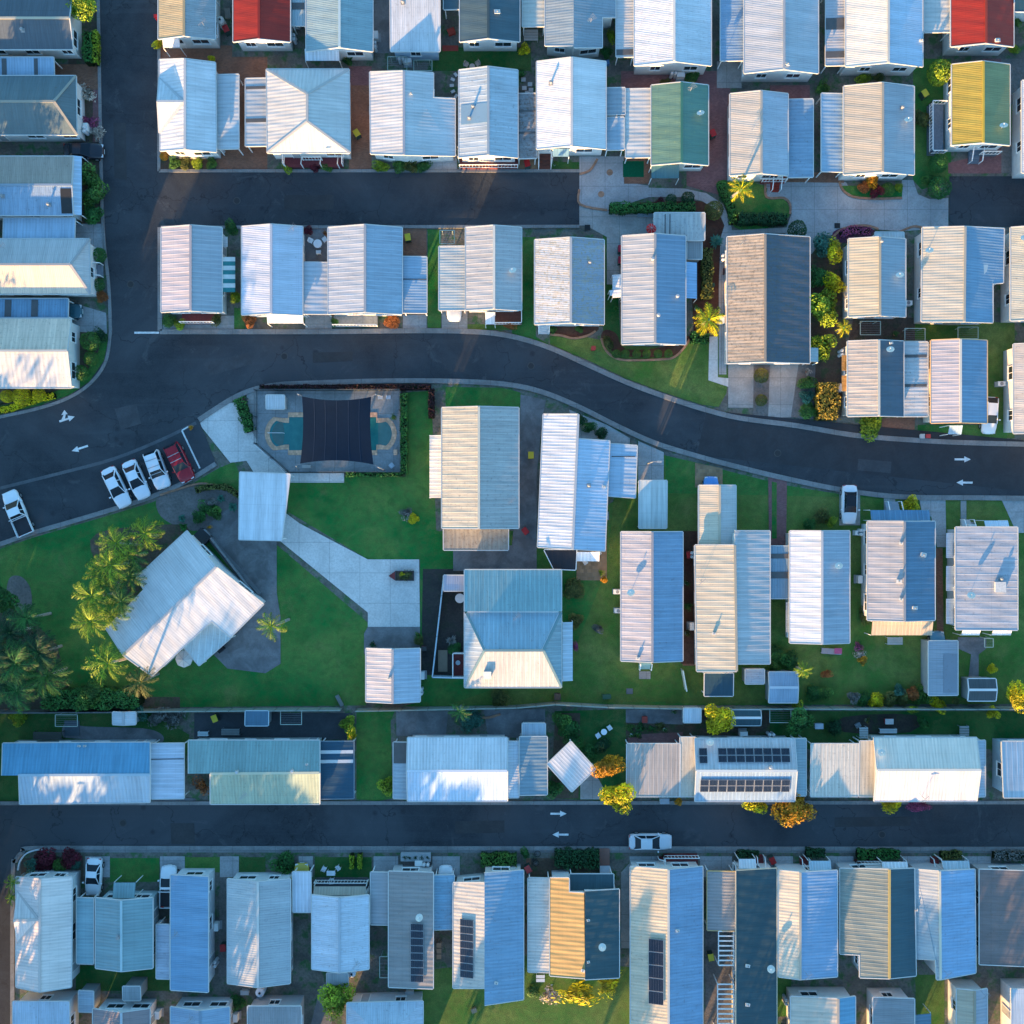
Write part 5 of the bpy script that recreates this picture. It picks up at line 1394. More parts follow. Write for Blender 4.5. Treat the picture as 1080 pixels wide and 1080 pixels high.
# third row
HOME('pink tinged ribbed home with teal striped awning and maroon porch', 170, 240, 234, 329, 'v', 201, (.54, .50, .52), (.38, .42, .46), sp=.5, prof='r', wall=WHT, ext=[('stripes', 234, 271, 248, 308, 8, (.04, .22, .22), (.7, .7, .66)), ('porch', 192, 327, 226, 341, .6, (.12, .03, .03), 's'), ('blinds', 235, 248, 240, 262, 1, W_)])
HOME('lilac white gabled home second along the lower side of the side street', 255, 239, 319, 332, 'v', 286, (.62, .66, .74), wall=WHT, items=[('ant', 310, 243)], ext=[('awn', 282, 331, 320, 341, 's', (.6, .64, .66), .5)])
PORT('white ribbed carport between the lilac home and its right hand neighbour', 320, 277, 347, 331, 'e', (.62, .66, .70), sp=.5)
HOME('ribbed steel home with rosy west slope beside the brown paved gap', 346, 240, 424, 331, 'v', 385, (.52, .54, .57), (.42, .50, .57), sp=.5, prof='r', wall=WHT, ext=[('porch', 352, 333, 398, 344, .5, (.25, .27, .27), 's')], wear=.15)
PORT('blue two part side roof left of the narrow lawn strip', 425, 271, 450, 330, 'e', (.32, .42, .52), sp=.3, gaps=[(425, 294, 450, 295)])
PORT('pale yellow edged side roof with white car tucked below it', 463, 260, 491, 327, 'w', (.54, .55, .52), sp=.3, wear=.1)
HOME('ribbed steel home with cream central ridge right of the narrow lawn strip', 491, 240, 550, 327, 'v', 521, (.52, .53, .54), sp=.5, prof='r', cap=(.68, .64, .56), wall=WHT, items=[('dish', 541, 287)], ext=[('porch', 513, 327, 550, 342, .6, (.10, .04, .03), 'se'), ('awn', 512, 330, 522, 342, 's', W_, .3)], wear=.2)
HOME('speckled white home with rust stained blue slope below the street end', 564, 253, 637, 342, 'v', 602, (.62, .63, .64), (.34, .38, .44), wear=.75, wcol=(.30, .22, .10), wall=WHT, items=[('vent', 622, 277)], ext=[('steps', 568, 342, 579, 352, 'n', (.6, .6, .6))])
HOME('two tone home, silver and blue, with clipped shrubs along its curved front bed', 656, 249, 723, 363, 'v', 691, (.54, .55, .56), (.26, .38, .50), sp=.5, prof='r', wall=(.74, .72, .68), items=[('whirly', 688, 274), ('whirly', 714, 313), ('whirly', 694, 333)], ext=[('awn', 646, 290, 657, 314, 'w', W_, .3), ('awn', 723, 277, 735, 315, 'e', (.25, .42, .60), .3), ('awn', 643, 306, 656, 312, 'w', W_, .3)])  # silver west and blue east: sun and shade put into the slope colours
PORT('speckled white flat roof above the two tone silver and blue home', 690, 225, 743, 253, 's', (.62, .61, .58), sp=.5, wear=.45, wcol=(.08, .10, .14), gaps=[(701, 226, 702, 247), (706, 226, 707, 247)])
SHED('small grey garden shed tucked below the speckled flat roof', 725, 255, 740, 273, 's', None, (.36, .37, .36))
HOME('weathered home, tan streaked west slope and dark slate east slope', 767, 250, 854, 383, 'v', 807, (.56, .47, .38), (.12, .15, .19), sp=.35, wear=.7, wcol=(.10, .075, .05), he=3.1, wall=(.72, .66, .60), items=[('ant', 782, 258)], ext=[('awn', 852, 367, 863, 382, 'e', (.3, .4, .42), .3)])
HOME('cream gabled home beside the golden shrub bed on the right', 895, 252, 955, 334, 'v', 928, (.70, .60, .44), (.40, .46, .50), sp=.3, wall=(.76, .75, .72), items=[('dish', 947, 292), ('vent', 929, 255)], ext=[('acunit', 957, 320)])
PORT('pale small flat roof behind the cream home by the golden shrubs', 923, 245, 953, 252, 'n', (.60, .62, .62))
_a, _b = 2.9, 3.75
building('cream and sky blue home with stepped right edge beside the right lane', 'house',
         custom_sides([[(973, 240, _a), (1018, 239, _b), (1017, 339, _b), (972, 339, _a)], [(1018, 239, _b), (1059, 241, 2.8), (1058, 298, 2.8), (1047, 299, 2.95), (1047, 340, 2.95), (1017, 339, _b)]]),
         [(V(1018, 239, _b), V(1017, 339, _b))], [(.72, .68, .58), (.28, .44, .60)], sp=.3, wall=(.75, .74, .72), items=[('dish', 978, 266)])
HOME('pale green cream home cut by the right edge next to the stepped blue roof', 1066, 240, 1140, 338, 'v', 1104, (.60, .60, .52), wall=(.75, .74, .72), items=[('dish', 1078, 253)])
HOME('brown tinged ribbed home with dark slate east slope beside the clipped golden hedge', 894, 360, 953, 439, 'v', 927, (.56, .50, .44), (.10, .14, .18), sp=.4, prof='r', wall=(.74, .66, .58), cap=(.6, .56, .48), items=[('dish', 937, 370), ('box', 939, 362, 4)], ext=[('blinds', 893, 372, 888, 415, 2, (.6, .35, .12))], wear=.25)
PORT('three part ribbed roof joining the two ribbed homes above the right road', 953, 361, 978, 439, 'w', (.54, .55, .55), sp=.4, gaps=[(953, 374, 977, 377), (953, 405, 977, 408)])
HOME('lilac and blue ribbed home with wide cream ridge beside the parked white car', 982, 359, 1041, 446, 'v', 1013, (.52, .50, .54), (.22, .34, .46), sp=.4, prof='r', cap=(.72, .64, .54), wall=(.74, .68, .60), fascia=(.62, .40, .2), ext=[('awn', 1000, 449, 1014, 458, 's', (.3, .42, .5), .4)])
HOME('pale home at the right edge above the road arrows', 1069, 363, 1150, 457, 'v', 1108, (.64, .60, .56), wall=(.76, .74, .72), ext=[('acunit', 1055, 405)])
# middle
HOME('large gold streaked home with grey speckled east slope and side verandah', 466, 430, 547, 557, 'v', 505, (.66, .60, .48), (.50, .50, .48), sp=.5, prof='r', wear=.35, wcol=(.10, .10, .11), wall=WHT, he=3.1, cap=(.62, .58, .48), items=[('ant', 540, 528)], ext=[('awn', 453, 459, 466, 525, 'w', (.66, .60, .52), .4)])
PORT('weathered brown slatted patio roof below the gold streaked home', 468, 558, 536, 580, 's', (.36, .32, .26), sp=.5, wear=.6)
_a, _b = 2.9, 3.8
building('slightly turned white tiled home with stepped blue right wing and dark patio cover', 'house',
         custom_sides([[(573, 437, _a), (610, 437, _b), (604, 579, _b), (567, 577, _a)], [(609, 463, _b), (643, 465, _a), (638, 581, _a), (604, 579, _b)]]),
         [(V(610, 437, _b), V(604, 579, _b))], [(.60, .64, .68), (.46, .56, .68)], sp=.35, prof='r', wall=WHT, wear=.12, items=[('box', 637, 513, 4), ('vent', 621, 512)],
         ext=[('awn', 608, 582, 632, 592, 's', W_, .4)])
building('dark mesh patio cover in a white frame below the turned white home', 'canopy', custom_sides([[(574, 580, 2.5), (608, 580, 2.5), (607, 601, 2.3), (584, 600, 2.3)]]), [], [(.02, .025, .035)], kind='carport', name='patio_cover', group='carport and awning roofs between the homes', fascia=(.7, .7, .68))
building('blue side carport on the right of the turned white home', 'carport', custom_sides([[(643, 468, 2.5), (672, 470, 2.35), (670, 525, 2.35), (641, 523, 2.5)]]), [], [(.42, .52, .62)], kind='carport', sp=.4, group='carport and awning roofs between the homes', gaps=[(645, 481, 670, 482)])
_m = 3.9
building('large teal home of two roofs with sunlit lower slope beside the fenced courtyard', 'house',
         custom_sides([[(490, 601, 3.0), (592, 601, 3.0), (592, 645, 3.35), (490, 645, 3.35)], [(492, 645.5, 3.0), (592, 645.5, 3.0), (573, 686, _m), (511, 686, _m)],
                       [(490, 645.5, 3.0), (511, 686, _m), (490, 725, 2.9)], [(511, 686, _m), (573, 686, _m), (592, 725, 2.9), (490, 725, 2.9)], [(592, 645.5, 3.0), (592, 725, 2.9), (573, 686, _m)]]),
         [(V(511, 686, _m), V(573, 686, _m)), (V(511, 686, _m), V(490, 725, 2.9)), (V(573, 686, _m), V(592, 725, 2.9)), (V(511, 686, _m), V(492, 646, 3.0)), (V(573, 686, _m), V(592, 646, 3.0))],
         [(.28, .44, .46), (.34, .48, .55), (.46, .53, .57), (.60, .58, .54), (.30, .42, .46)], sp=.5, prof='r', wall=WHT, items=[('box', 514, 711, 8), ('ant', 545, 650)], ext=[('awn', 593, 656, 604, 718, 'e', (.40, .50, .56), .5), ('porch', 478, 688, 490, 713, .5, (.12, .03, .03), 'wns')])  # lower slope coloured paler and warmer for the sunlight on it
PORT('detached small ribbed garage roof left of the tree lawn by the curved road', 674, 507, 703, 557, 's', (.58, .62, .60), sp=.55, wall=WHT)
HOME('rose and blue ribbed home standing alone on the middle lawn', 655, 561, 720, 697, 'v', 688, (.56, .52, .53), (.28, .40, .52), sp=.5, prof='r', wall=WHT, items=[('dish', 665, 625), ('box', 673, 694, 4)], ext=[('acunit', 651, 624), ('acunit', 652, 644), ('steps', 674, 699, 686, 706, 'n', (.3, .5, .45))])
_a, _b = 3.0, 3.8
building('long cream home with pale grey east wing right of the brick side yard', 'house',
         custom_sides([[(733, 575, _a), (775, 575, _b), (777, 708, _b), (735, 708, _a)], [(775, 560, _b), (812, 560, _a), (812, 700, _a), (776, 700, _b)]]),
         [(V(775, 575, _b), V(777, 708, _b))], [(.68, .60, .47), (.56, .56, .56)], sp=.5, prof='r', wall=WHT, wear=.05, items=[('ant', 739, 613), ('box', 753, 668, 4)])
HOME('cream topped carport front of the long cream home with a blue car nosing out', 737, 512, 776, 574, 'v', 759, (.68, .60, .47), (.50, .52, .52), he=2.5, hr=2.85, wall=WHT)
PORT('dark mesh pergola roof between white beams under the long cream home', 743, 710, 773, 734, 's', (.03, .08, .11), sp=.4)
SHED('small weathered blue shed right of the dark mesh pergola', 786, 706, 806, 721, 'e', None, (.42, .48, .54), wear=.4)
_a, _b = 2.9, 3.75
HOME('ribbed home with white west slope, grey east slope and satellite dish', 833, 560, 896, 678, 'v', 867, (.64, .64, .64), (.36, .40, .44), sp=.55, prof='r', wall=WHT, items=[('dish', 883, 597)], ext=[('blinds', 835, 630, 829, 672, 1, (.4, .5, .6))])
PORT('blue link roof with two dark strips between two ribbed homes in the right middle', 811, 576, 833, 631, 's', (.28, .40, .50), sp=.3, gaps=[(811, 584, 833, 589), (811, 603, 833, 610)])
HOME('grey and slate blue ribbed home with white roof boxes, right of the driveway car', 915, 550, 986, 654, 'v', 954, (.44, .42, .42), (.13, .22, .30), sp=.55, prof='r', wall=(.62, .66, .68), items=[('box', 973, 585, 7), ('box', 964, 641, 6), ('box', 950, 573, 4), ('box', 948, 613, 6), ('box', 950, 632, 4)], ext=[('awn', 918, 538, 980, 549, 'n', (.10, .22, .34), .6), ('awn', 919, 655, 983, 670, 's', (.45, .36, .26), .4), ('steps', 934, 529, 948, 539, 's', (.3, .35, .4)), ('acunit', 905, 562)])
HOME('pale steel single slope home with long diagonal shadows near the right edge', 1008, 556, 1071, 664, 'w', None, (.46, .48, .52), sp=.75, prof='r', wall=(.66, .68, .70), items=[('dish', 1022, 628), ('box', 1054, 619, 11), ('vent', 1055, 610)],
     ext=[('blinds', 1008, 558, 998, 662, 3, (.42, .52, .60)), ('awn', 1038, 549, 1063, 556, 'n', (.5, .6, .7), .2), ('awn', 1014, 664, 1033, 670, 's', (.66, .66, .66), .2), ('awn', 1046, 664, 1066, 670, 's', (.66, .66, .66), .2), ('steps', 1014, 548, 1024, 556, 's', (.5, .5, .5))])
SHED('long grey flat shed standing on the lawn right of the flower beds', 979, 676, 1010, 733, 'e', None, (.36, .40, .44), he=2.2, items=[('patch', 1002, 710, 14, 40, (.22, .26, .31))])
SHED('dark gabled shed with white ridge near the right edge', 1021, 716, 1050, 739, 'h', 727.5, (.07, .09, .10), cap=(.7, .7, .7), fascia=(.6, .6, .6))
SHED('blue gabled shed beside the pale palm behind the long cream home', 811, 709, 841, 741, 'h', 725, (.30, .40, .50), cap=(.5, .56, .62))
SHED('small white boxy shed behind the fence by the golden tree', 721, 747, 739, 762, 's', None, (.52, .60, .66), wall=(.4, .45, .48))
SHED('dark teal gabled shed with white ridge behind the fence', 772, 749, 802, 765, 'h', 757, (.04, .10, .12), cap=(.7, .7, .7), fascia=(.4, .45, .45))
HOME('small ribbed community shelter on the paved square south of the garden path', 386, 684, 443, 740, 'v', 414, (.55, .52, .52), (.44, .50, .56), sp=.45, prof='r', he=2.7, wall=(.4, .4, .4), items=[('box', 411, 715, 4)])
# row above the long lower road
_q = 2.9
building('long sky blue home with offset lower slope, first on the left', 'house', custom_sides([[(3, 784, _q), (158, 783, _q), (158, 817, 3.8), (2, 818, 3.8)], [(20, 817, 3.8), (158, 817, 3.8), (158, 846, _q), (21, 848, _q)]]), [(V(20, 817.5, 3.8), V(158, 817, 3.8))],
         [(.14, .34, .50), (.40, .50, .58)], sp=.4, wall=(.6, .64, .66), items=[('box', 90, 787, 3), ('box', 84, 787, 3)], cap=(.4, .5, .56))
PORT('white deeply ribbed carport between the sky blue home and the sage home', 159, 784, 194, 842, 'e', (.56, .62, .70), sp=.55, prof='r', gaps=[(159, 800, 194, 801)])
building('long sage green home with sunlit lime lower slope', 'house', custom_sides([[(199, 781, _q), (337, 781, _q), (337, 815, 3.8), (199, 816, 3.8)], [(222, 816, 3.8), (337, 815, 3.8), (337, 848, _q), (222, 848, _q)]]), [(V(222, 816, 3.8), V(337, 815, 3.8))],
         [(.26, .38, .36), (.37, .43, .32)], sp=.35, wall=(.5, .54, .5), items=[('whirly', 251, 813), ('whirly', 309, 812), ('ant', 259, 837), ('box', 324, 806, 3)], cap=(.55, .55, .42))  # lower slope's lime tone holds the sunlight falling there
PORT('dark blue ribbed carport with two white strips right of the sage home', 338, 782, 373, 842, 'e', (.025, .08, .13), sp=.5, prof='r', fascia=(.15, .2, .24), items=[('patch', 355, 793, 34, 3.4, (.66, .66, .66)), ('patch', 355, 803, 34, 3.4, (.66, .66, .66))])
PORT('segmented pale side roof left of the white tiled home above the lower road', 415, 783, 430, 842, 'w', (.46, .56, .64), gaps=[(415, 783, 430, 805)], sp=.4)
HOME('white tiled long home with blue north slope and pointed shadow', 430, 778, 535, 845, 'h', 813, (.68, .66, .66), (.44, .56, .68), sp=.35, prof='r', wall=WHT, cap=(.62, .66, .72))
PORT('narrow pale strip roof on the right end of the white tiled home', 535, 782, 547, 841, 'e', (.56, .62, .68))
PORT('blue grey flat carport beside the turned square carport', 548, 777, 577, 838, 'e', (.26, .38, .46), sp=.4, wear=.12)
SHED('small white ribbed shed roof on top end of the blue grey carport', 551, 763, 575, 777, 'n', None, (.52, .60, .66))
building('square white ribbed carport turned forty five degrees on the corner', 'carport', custom_sides([[(602, 782, 2.6), (577, 806, 2.6), (603, 835, 2.35), (628, 811, 2.35)]]), [], [(.62, .62, .64)], kind='carport', sp=.35, prof='r', group='carport and awning roofs between the homes')
PORT('grey ribbed carport with diagonal shadow left of the solar panel home', 661, 784, 717, 840, 's', (.50, .47, .44), sp=.5, prof='r', wear=.1)
PORT('beige strip roof joined to the left end of the solar panel home', 717, 777, 733, 840, 's', (.56, .52, .44), sp=.5)
HOME('long white home with two rows of solar panels and one odd pair', 733, 779, 838, 845, 'h', 813, (.70, .66, .64), (.40, .52, .62), sp=.4, prof='r', wall=WHT, cap=(.68, .66, .62), he=2.9,
     items=[('solar', 737, 789, 746, 805, 1, 2), ('solar', 757, 789, 833, 804, 8, 2), ('solar', 738, 821, 833, 835.5, 10, 2), ('dish', 748, 782), ('whirly', 812, 808)])
PORT('narrow blue grey strip roof on the right end of the solar panel home', 838, 779, 850, 839, 'e', (.36, .46, .50))
PORT('cream ribbed carport left of the longest cream home with slanted shadow', 855, 784, 905, 840, 's', (.60, .56, .48), sp=.4, prof='r')
PORT('narrow cream strip roof joining the cream carport and the longest cream home', 906, 781, 922, 840, 's', (.64, .56, .44), sp=.4)
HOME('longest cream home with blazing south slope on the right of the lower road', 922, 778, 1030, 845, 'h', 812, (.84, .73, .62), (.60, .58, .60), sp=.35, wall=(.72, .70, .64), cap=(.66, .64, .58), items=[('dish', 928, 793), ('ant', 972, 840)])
PORT('thin pale strip with toothed edge on the right end of the longest cream home', 1030, 781, 1039, 840, 'e', (.46, .56, .64))
HOME('white deeply ribbed home at the right edge above the lower road', 1057, 782, 1140, 840, 'n', None, (.62, .66, .70), sp=.55, prof='r', wall=(.4, .5, .58))
# row below the lower road
_a, _b = 2.9, 3.85
building('cream gabled home with small side gable on the lower left street corner', 'house',
         custom_sides([[(17, 925, _a), (42, 927, _b), (42, 1046, _b), (17, 1041, _a)], [(42, 927, _b), (76, 925, _a), (75, 1041, _a), (42, 1046, _b)], [(14, 971, _b - .02), (18, 995, _a + .05), (41, 970, _b + .01)], [(14, 971, _b - .02), (41, 970, _b + .01), (18, 940, _a + .05)]]),
         [(V(42, 927, _b), V(42, 1046, _b)), (V(14, 971, _b), V(40, 970, _b)), (V(41, 970, _b), V(18, 940, _a)), (V(41, 970, _b), V(18, 995, _a))], [(.84, .74, .68)], wear=.04, wall=(.60, .62, .62), sp=.35, items=[('ant', 40, 932)])
PORT('narrow teal side roof under the parked white car on the left', 81, 947, 99, 1016, 'w', (.30, .44, .46), sp=.4)
HOME('teal grey gabled home with small porch roof, second on the lower left', 101, 947, 161, 1021, 'v', 128, (.30, .44, .46), sp=.35, wall=(.36, .46, .48), cap=(.42, .54, .56), items=[('vent', 125, 988)], ext=[('awn', 120, 931, 143, 946, 'n', (.24, .36, .38), .3)])
HOME('plain sky blue single slope home with white front wall in the lower left', 180, 923, 221, 1044, 'w', None, (.26, .44, .60), wall=(.70, .72, .74), he=3.0, hr=3.5, items=[('ant', 187, 983)], cap=None)
PORT('short mottled lean-to at the left side of the plain sky blue home', 165, 975, 179, 1032, 'w', (.42, .48, .56))
HOME('pale weathered gabled home with skylight wall window in the lower left', 240, 927, 306, 1037, 'v', 272, (.54, .55, .54), (.46, .49, .50), sp=.25, wear=.3, wcol=(.16, .18, .20), wall=(.66, .68, .68), cap=(.62, .60, .56))
PORT('white ribbed carport between weathered gabled home and white terrace home', 309, 919, 328, 962, 's', (.60, .64, .70), sp=.4, prof='r')
HOME('white gabled home with white terrace rails and beige blind, bottom left', 329, 944, 389, 1022, 'v', 358, (.54, .60, .66), wall=(.6, .62, .64), ext=[('awn', 331, 935, 386, 943, 'n', (.36, .32, .26), .3), ('porch', 333, 928, 388, 936, .5, (.08, .08, .09), 'n')], items=[('ant', 377, 1014)])
SHED('small pale shed roof below the white terrace home', 345, 1026, 367, 1040, 's', None, (.56, .60, .62))
PORT('mottled steel carport beside the eight panel steel home', 391, 920, 415, 975, 'w', (.34, .36, .38), sp=.4)
HOME('mottled steel blue home with a single column of eight solar panels', 410, 919, 457, 1041, 'w', None, (.27, .27, .27), sp=.5, wall=(.5, .5, .5), he=3.0, items=[('solar', 433, 973.5, 447, 1035.5, 1, 8), ('dish', 443, 966)])
PORT('blue carport roof with a white car nose peeking out above it', 458, 923, 479, 980, 'e', (.24, .40, .52))
_a, _b = 2.9, 3.8
building('home with white solar panel slope and long plain blue slope', 'house', custom_sides([[(478, 931, _a), (511, 931, _b), (511, 1042, _b), (478, 1042, _a)], [(511, 921, _b), (552, 918, _a), (552, 1054, _a), (511, 1060, _b)]]), [],
         [(.62, .60, .56), (.26, .42, .58)], sp=.4, wall=(.55, .55, .52), items=[('solar', 485, 969, 500, 1031, 1, 8), ('box', 523, 1036, 4)])
PORT('white finely ribbed carport left of the orange striped slope', 557, 926, 580, 1025, 'w', (.66, .63, .58), sp=.35, prof='r')
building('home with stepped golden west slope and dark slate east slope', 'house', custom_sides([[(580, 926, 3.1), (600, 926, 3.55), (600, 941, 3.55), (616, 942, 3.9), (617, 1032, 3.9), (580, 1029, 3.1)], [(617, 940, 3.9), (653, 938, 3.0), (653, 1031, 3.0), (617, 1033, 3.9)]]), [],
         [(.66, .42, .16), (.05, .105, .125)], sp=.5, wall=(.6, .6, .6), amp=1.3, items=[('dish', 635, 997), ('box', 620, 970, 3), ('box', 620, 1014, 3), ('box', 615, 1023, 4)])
PORT('dark slate entry roof above the golden and slate home', 601, 922, 647, 939, 'n', (.06, .12, .14), he=2.6)
HOME('huge two slope home with one tall black solar bank, lower middle', 665, 914, 741, 1110, 'v', 705, (.72, .60, .44), (.28, .42, .56), sp=.35, wall=(.58, .58, .56), he=3.0, cap=(.6, .56, .48), ext=[('porch', 700, 902, 736, 913, .6, (.14, .03, .03), 'nw'), ('steps', 694, 904, 700, 912, 'e', (.14, .03, .03))], items=[('solar', 684, 990, 700, 1059, 1, 5, (.004, .006, .016)), ('box', 714, 981, 4)])
PORT('mottled grey carport with golden right edge beside the dark slate roof', 746, 919, 775, 981, 'w', (.34, .33, .32), sp=.35, prof='r', fascia=(.5, .35, .15))
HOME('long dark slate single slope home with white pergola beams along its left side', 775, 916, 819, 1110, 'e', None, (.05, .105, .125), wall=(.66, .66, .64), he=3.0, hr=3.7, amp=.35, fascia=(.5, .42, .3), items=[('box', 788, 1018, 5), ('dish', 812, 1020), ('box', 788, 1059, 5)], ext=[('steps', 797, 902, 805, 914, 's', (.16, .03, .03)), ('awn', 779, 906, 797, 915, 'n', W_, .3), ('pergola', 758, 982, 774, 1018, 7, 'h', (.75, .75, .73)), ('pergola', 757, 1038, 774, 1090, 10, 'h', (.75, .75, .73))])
HOME('cream and sky blue gabled home right of the long dark slate roof', 821, 918, 883, 1030, 'v', 844, (.76, .66, .52), (.32, .46, .62), sp=.35, wall=WHT, items=[('ant', 850, 1026)], ext=[('steps', 844, 904, 852, 916, 's', (.16, .03, .03)), ('awn', 853, 908, 876, 917, 'n', (.4, .5, .56), .3)], he=3.0)
_a, _b = 2.9, 3.8
building('mottled steel home with golden ridge and dark triangular shadow', 'house', custom_sides([[(886, 916, 2.7), (938, 917, _b), (938, 1032, _b), (907, 1031, 3.2), (907, 1007, 3.2), (886, 1006, 2.7)], [(938, 917, _b), (964, 916, 3.0), (966, 1029, 3.0), (938, 1032, _b)]]), [(V(938, 917, _b), V(938, 1032, _b))],
         [(.25, .27, .23), (.05, .105, .125)], sp=.4, prof='r', wall=(.5, .5, .5), cap=(.62, .42, .14), ext=[('porch', 903, 908, 929, 916, .6, (.13, .03, .03), 'nw'), ('awn', 930, 909, 957, 916, 'n', (.6, .62, .64), .4)])
building('sky blue home with pale stepped left slope, second from the right end', 'house', custom_sides([[(966, 917, 2.8), (991, 919, 3.7), (992, 1033, 3.7), (988, 1033, 3.6), (987, 1012, 3.6), (967, 1011, 2.8)], [(991, 919, 3.7), (1028, 917, 2.9), (1029, 1026, 2.9), (992, 1033, 3.7)]]), [(V(991, 919, 3.7), V(992, 1033, 3.7))],
         [(.42, .46, .48), (.28, .44, .62)], sp=.35, wall=(.5, .5, .5), cap=(.66, .60, .48), items=[('box', 966, 959, 4), ('ant', 996, 1024)], ext=[('steps', 982, 904, 990, 916, 's', (.16, .03, .03)), ('awn', 994, 908, 1022, 917, 'n', (.4, .48, .52), .4)])
HOME('dark rust streaked home with triangular shadow at the lower right edge', 1033, 917, 1140, 1017, 'w', None, (.19, .16, .155), sp=.4, prof='r', wear=.3, wall=(.4, .4, .4), he=2.8, hr=3.9)
# bottom row
HOME('pale blue single slope home on the bottom left corner', 15, 1055, 74, 1140, 's', None, (.50, .58, .66), wall=(.5, .56, .6), hr=3.2)
SHED('narrow pale blue shed between the two bottom left homes', 83, 1045, 99, 1067, 'w', None, (.44, .54, .62))
HOME('pinkish brown roofed home with white front wall on the bottom edge', 98, 1064, 158, 1140, 'v', 128, (.34, .27, .26), wall=(.70, .70, .70), items=[('ant', 115, 1074)], cap=(.5, .52, .54))
SHED('grey boxy shed above the pinkish brown home', 130, 1040, 148, 1055, 's', None, (.38, .40, .40), he=2.4)
HOME('sky blue home with timber panel on its front at the bottom edge', 180, 1062, 242, 1140, 'v', 211, (.34, .46, .58), wall=(.6, .62, .64), items=[('ant', 203, 1072)])
HOME('plain grey home at the bottom edge beside the dirt patch', 262, 1060, 318, 1140, 's', None, (.30, .31, .32), wall=(.42, .44, .46), hr=3.2)
building('white hipped home right of the yellow bush at the bottom edge', 'house', custom_sides([[(366, 1058, _a), (446, 1056, _a), (420, 1082, 3.8), (392, 1084, 3.8)], [(366, 1058, _a), (392, 1084, 3.8), (392, 1130, 3.8), (366, 1140, _a)], [(446, 1056, _a), (446, 1140, _a), (420, 1130, 3.8), (420, 1082, 3.8)], [(392, 1084, 3.8), (420, 1082, 3.8), (420, 1130, 3.8), (392, 1130, 3.8)]]), [], [(.52, .60, .68)], wall=(.5, .56, .6))
HOME('peach striped home with narrow blue right slope on the bottom edge', 834, 1051, 902, 1140, 'v', 884, (.60, .54, .46), (.18, .38, .54), wall=(.70, .69, .66), sp=.5)
HOME('dark mottled roof home with white windowed front wall on the bottom edge', 921, 1052, 963, 1140, 'w', None, (.26, .28, .29), wall=(.72, .72, .72), ext=[('awn', 963, 1069, 982, 1085, 'e', (.12, .2, .26), .4)])
HOME('yellowish ribbed home with white side wall near the bottom right', 1009, 1043, 1041, 1140, 'v', 1028, (.52, .48, .38), (.42, .46, .52), sp=.4, wall=(.74, .72, .68), items=[('ant', 1035, 1046)])
HOME('pale blue home in the bottom right corner', 1066, 1042, 1160, 1140, 's', None, (.50, .58, .66), wall=(.7, .7, .7), hr=3.2)
# homes beyond the bottom edge whose roofs shade the last row
for i_, x_ in enumerate((470, 560, 690)): pass

# community hall, turned on its lawn
hr_, he_ = 4.7, 3.3
hall = building('white community hall turned on the lawn beside the palms', 'hall',
    [slope_side([(197, 560), (228, 598), (130, 691), (112, 663), (152, 622), (144, 609)], (228, 598), (130, 691), hr_, .27), slope_side([(228, 598), (278, 637), (243, 672), (223, 655), (160, 713), (130, 691)], (228, 598), (130, 691), hr_, .24)],
    [(V(228, 598, hr_), V(130, 691, hr_))], [(.80, .82, .84)], name='community_hall', group=None, wear=.001, amp=.5, wall=(.6, .62, .62), sp=.25, inset=.5)
building('striped translucent patio roof on the south corner of the turned hall', 'canopy', custom_sides([[(223, 656, 2.7), (243, 673, 2.6), (210, 702, 2.4), (194, 683, 2.5)]]), [], [(.44, .56, .60)], kind='carport', sp=.7, prof='r', name='patio_cover', group=None, amp=1.6)
building('smooth pale square entrance roof at the junction of the garden paths', 'canopy', custom_sides([[(253, 498, 2.7), (306, 500, 2.7), (297, 570, 2.6), (252, 569, 2.6)]]), [], [(.84, .86, .88)], wear=.001, kind='carport', sp=1.5, name='entrance_canopy', group=None, amp=.2)
SHED('tiny white ribbed pump shed in the corner of the pool yard', 281, 417, 300, 431, 's', None, (.62, .66, .70), wall=(.4, .4, .4))
SHED('small white shed with centre ridge behind the fence at left', 119, 751, 143, 764, 'v', 130, (.56, .62, .66))
SHED('flat lilac white shed roof inside the fenced courtyard', 468, 607, 490, 623, 'n', None, (.50, .52, .62))
SHED('pale blue flat roofed shed at the top of the sage home yard', 259, 750, 283, 765, 'n', None, (.10, .20, .28), fascia=(.35, .45, .5))
ORD = 'first second third fourth fifth sixth seventh eighth ninth tenth eleventh twelfth thirteenth fourteenth fifteenth sixteenth seventeenth eighteenth nineteenth twentieth twenty-first twenty-second twenty-third twenty-fourth twenty-fifth twenty-sixth twenty-seventh twenty-eighth'.split()
# ------------------------------------------------------------------ vehicles
vehicle('white sedan, leftmost of the four cars in the angled bays', 'car', 122.5, 514, -64, 'sedan', (.70, .70, .74), L_=4.7)
vehicle('white sedan between another white sedan and the white wagon', 'car', 143.5, 506, -66, 'sedan', (.70, .70, .74), L_=4.5)
vehicle('white wagon with dark roof bars parked beside the red car', 'car', 166, 495.5, -70, 'suv', (.68, .69, .72), bars=(-1.1, -.3, .5), L_=4.3)
vehicle('dark red wagon with two pale roof bars at the end of the bays', 'car', 189.5, 488, -64, 'suv', (.27, .008, .018), bars=(-.9, -.2), L_=4.5)
vehicle('white utility truck with empty dark tray at the left edge', 'utility truck', 18.5, 541, 113, 'ute', (.70, .72, .74))
vehicle('white car with black panoramic roof on its own concrete pad below the curved road', 'car', 896, 532, -91, 'hatch', (.68, .68, .70), dark_roof=True, L_=4.3)
vehicle('silver sedan stopped on the lower road over the kerb', 'car', 686, 888, 0, 'sedan', (.52, .56, .60))
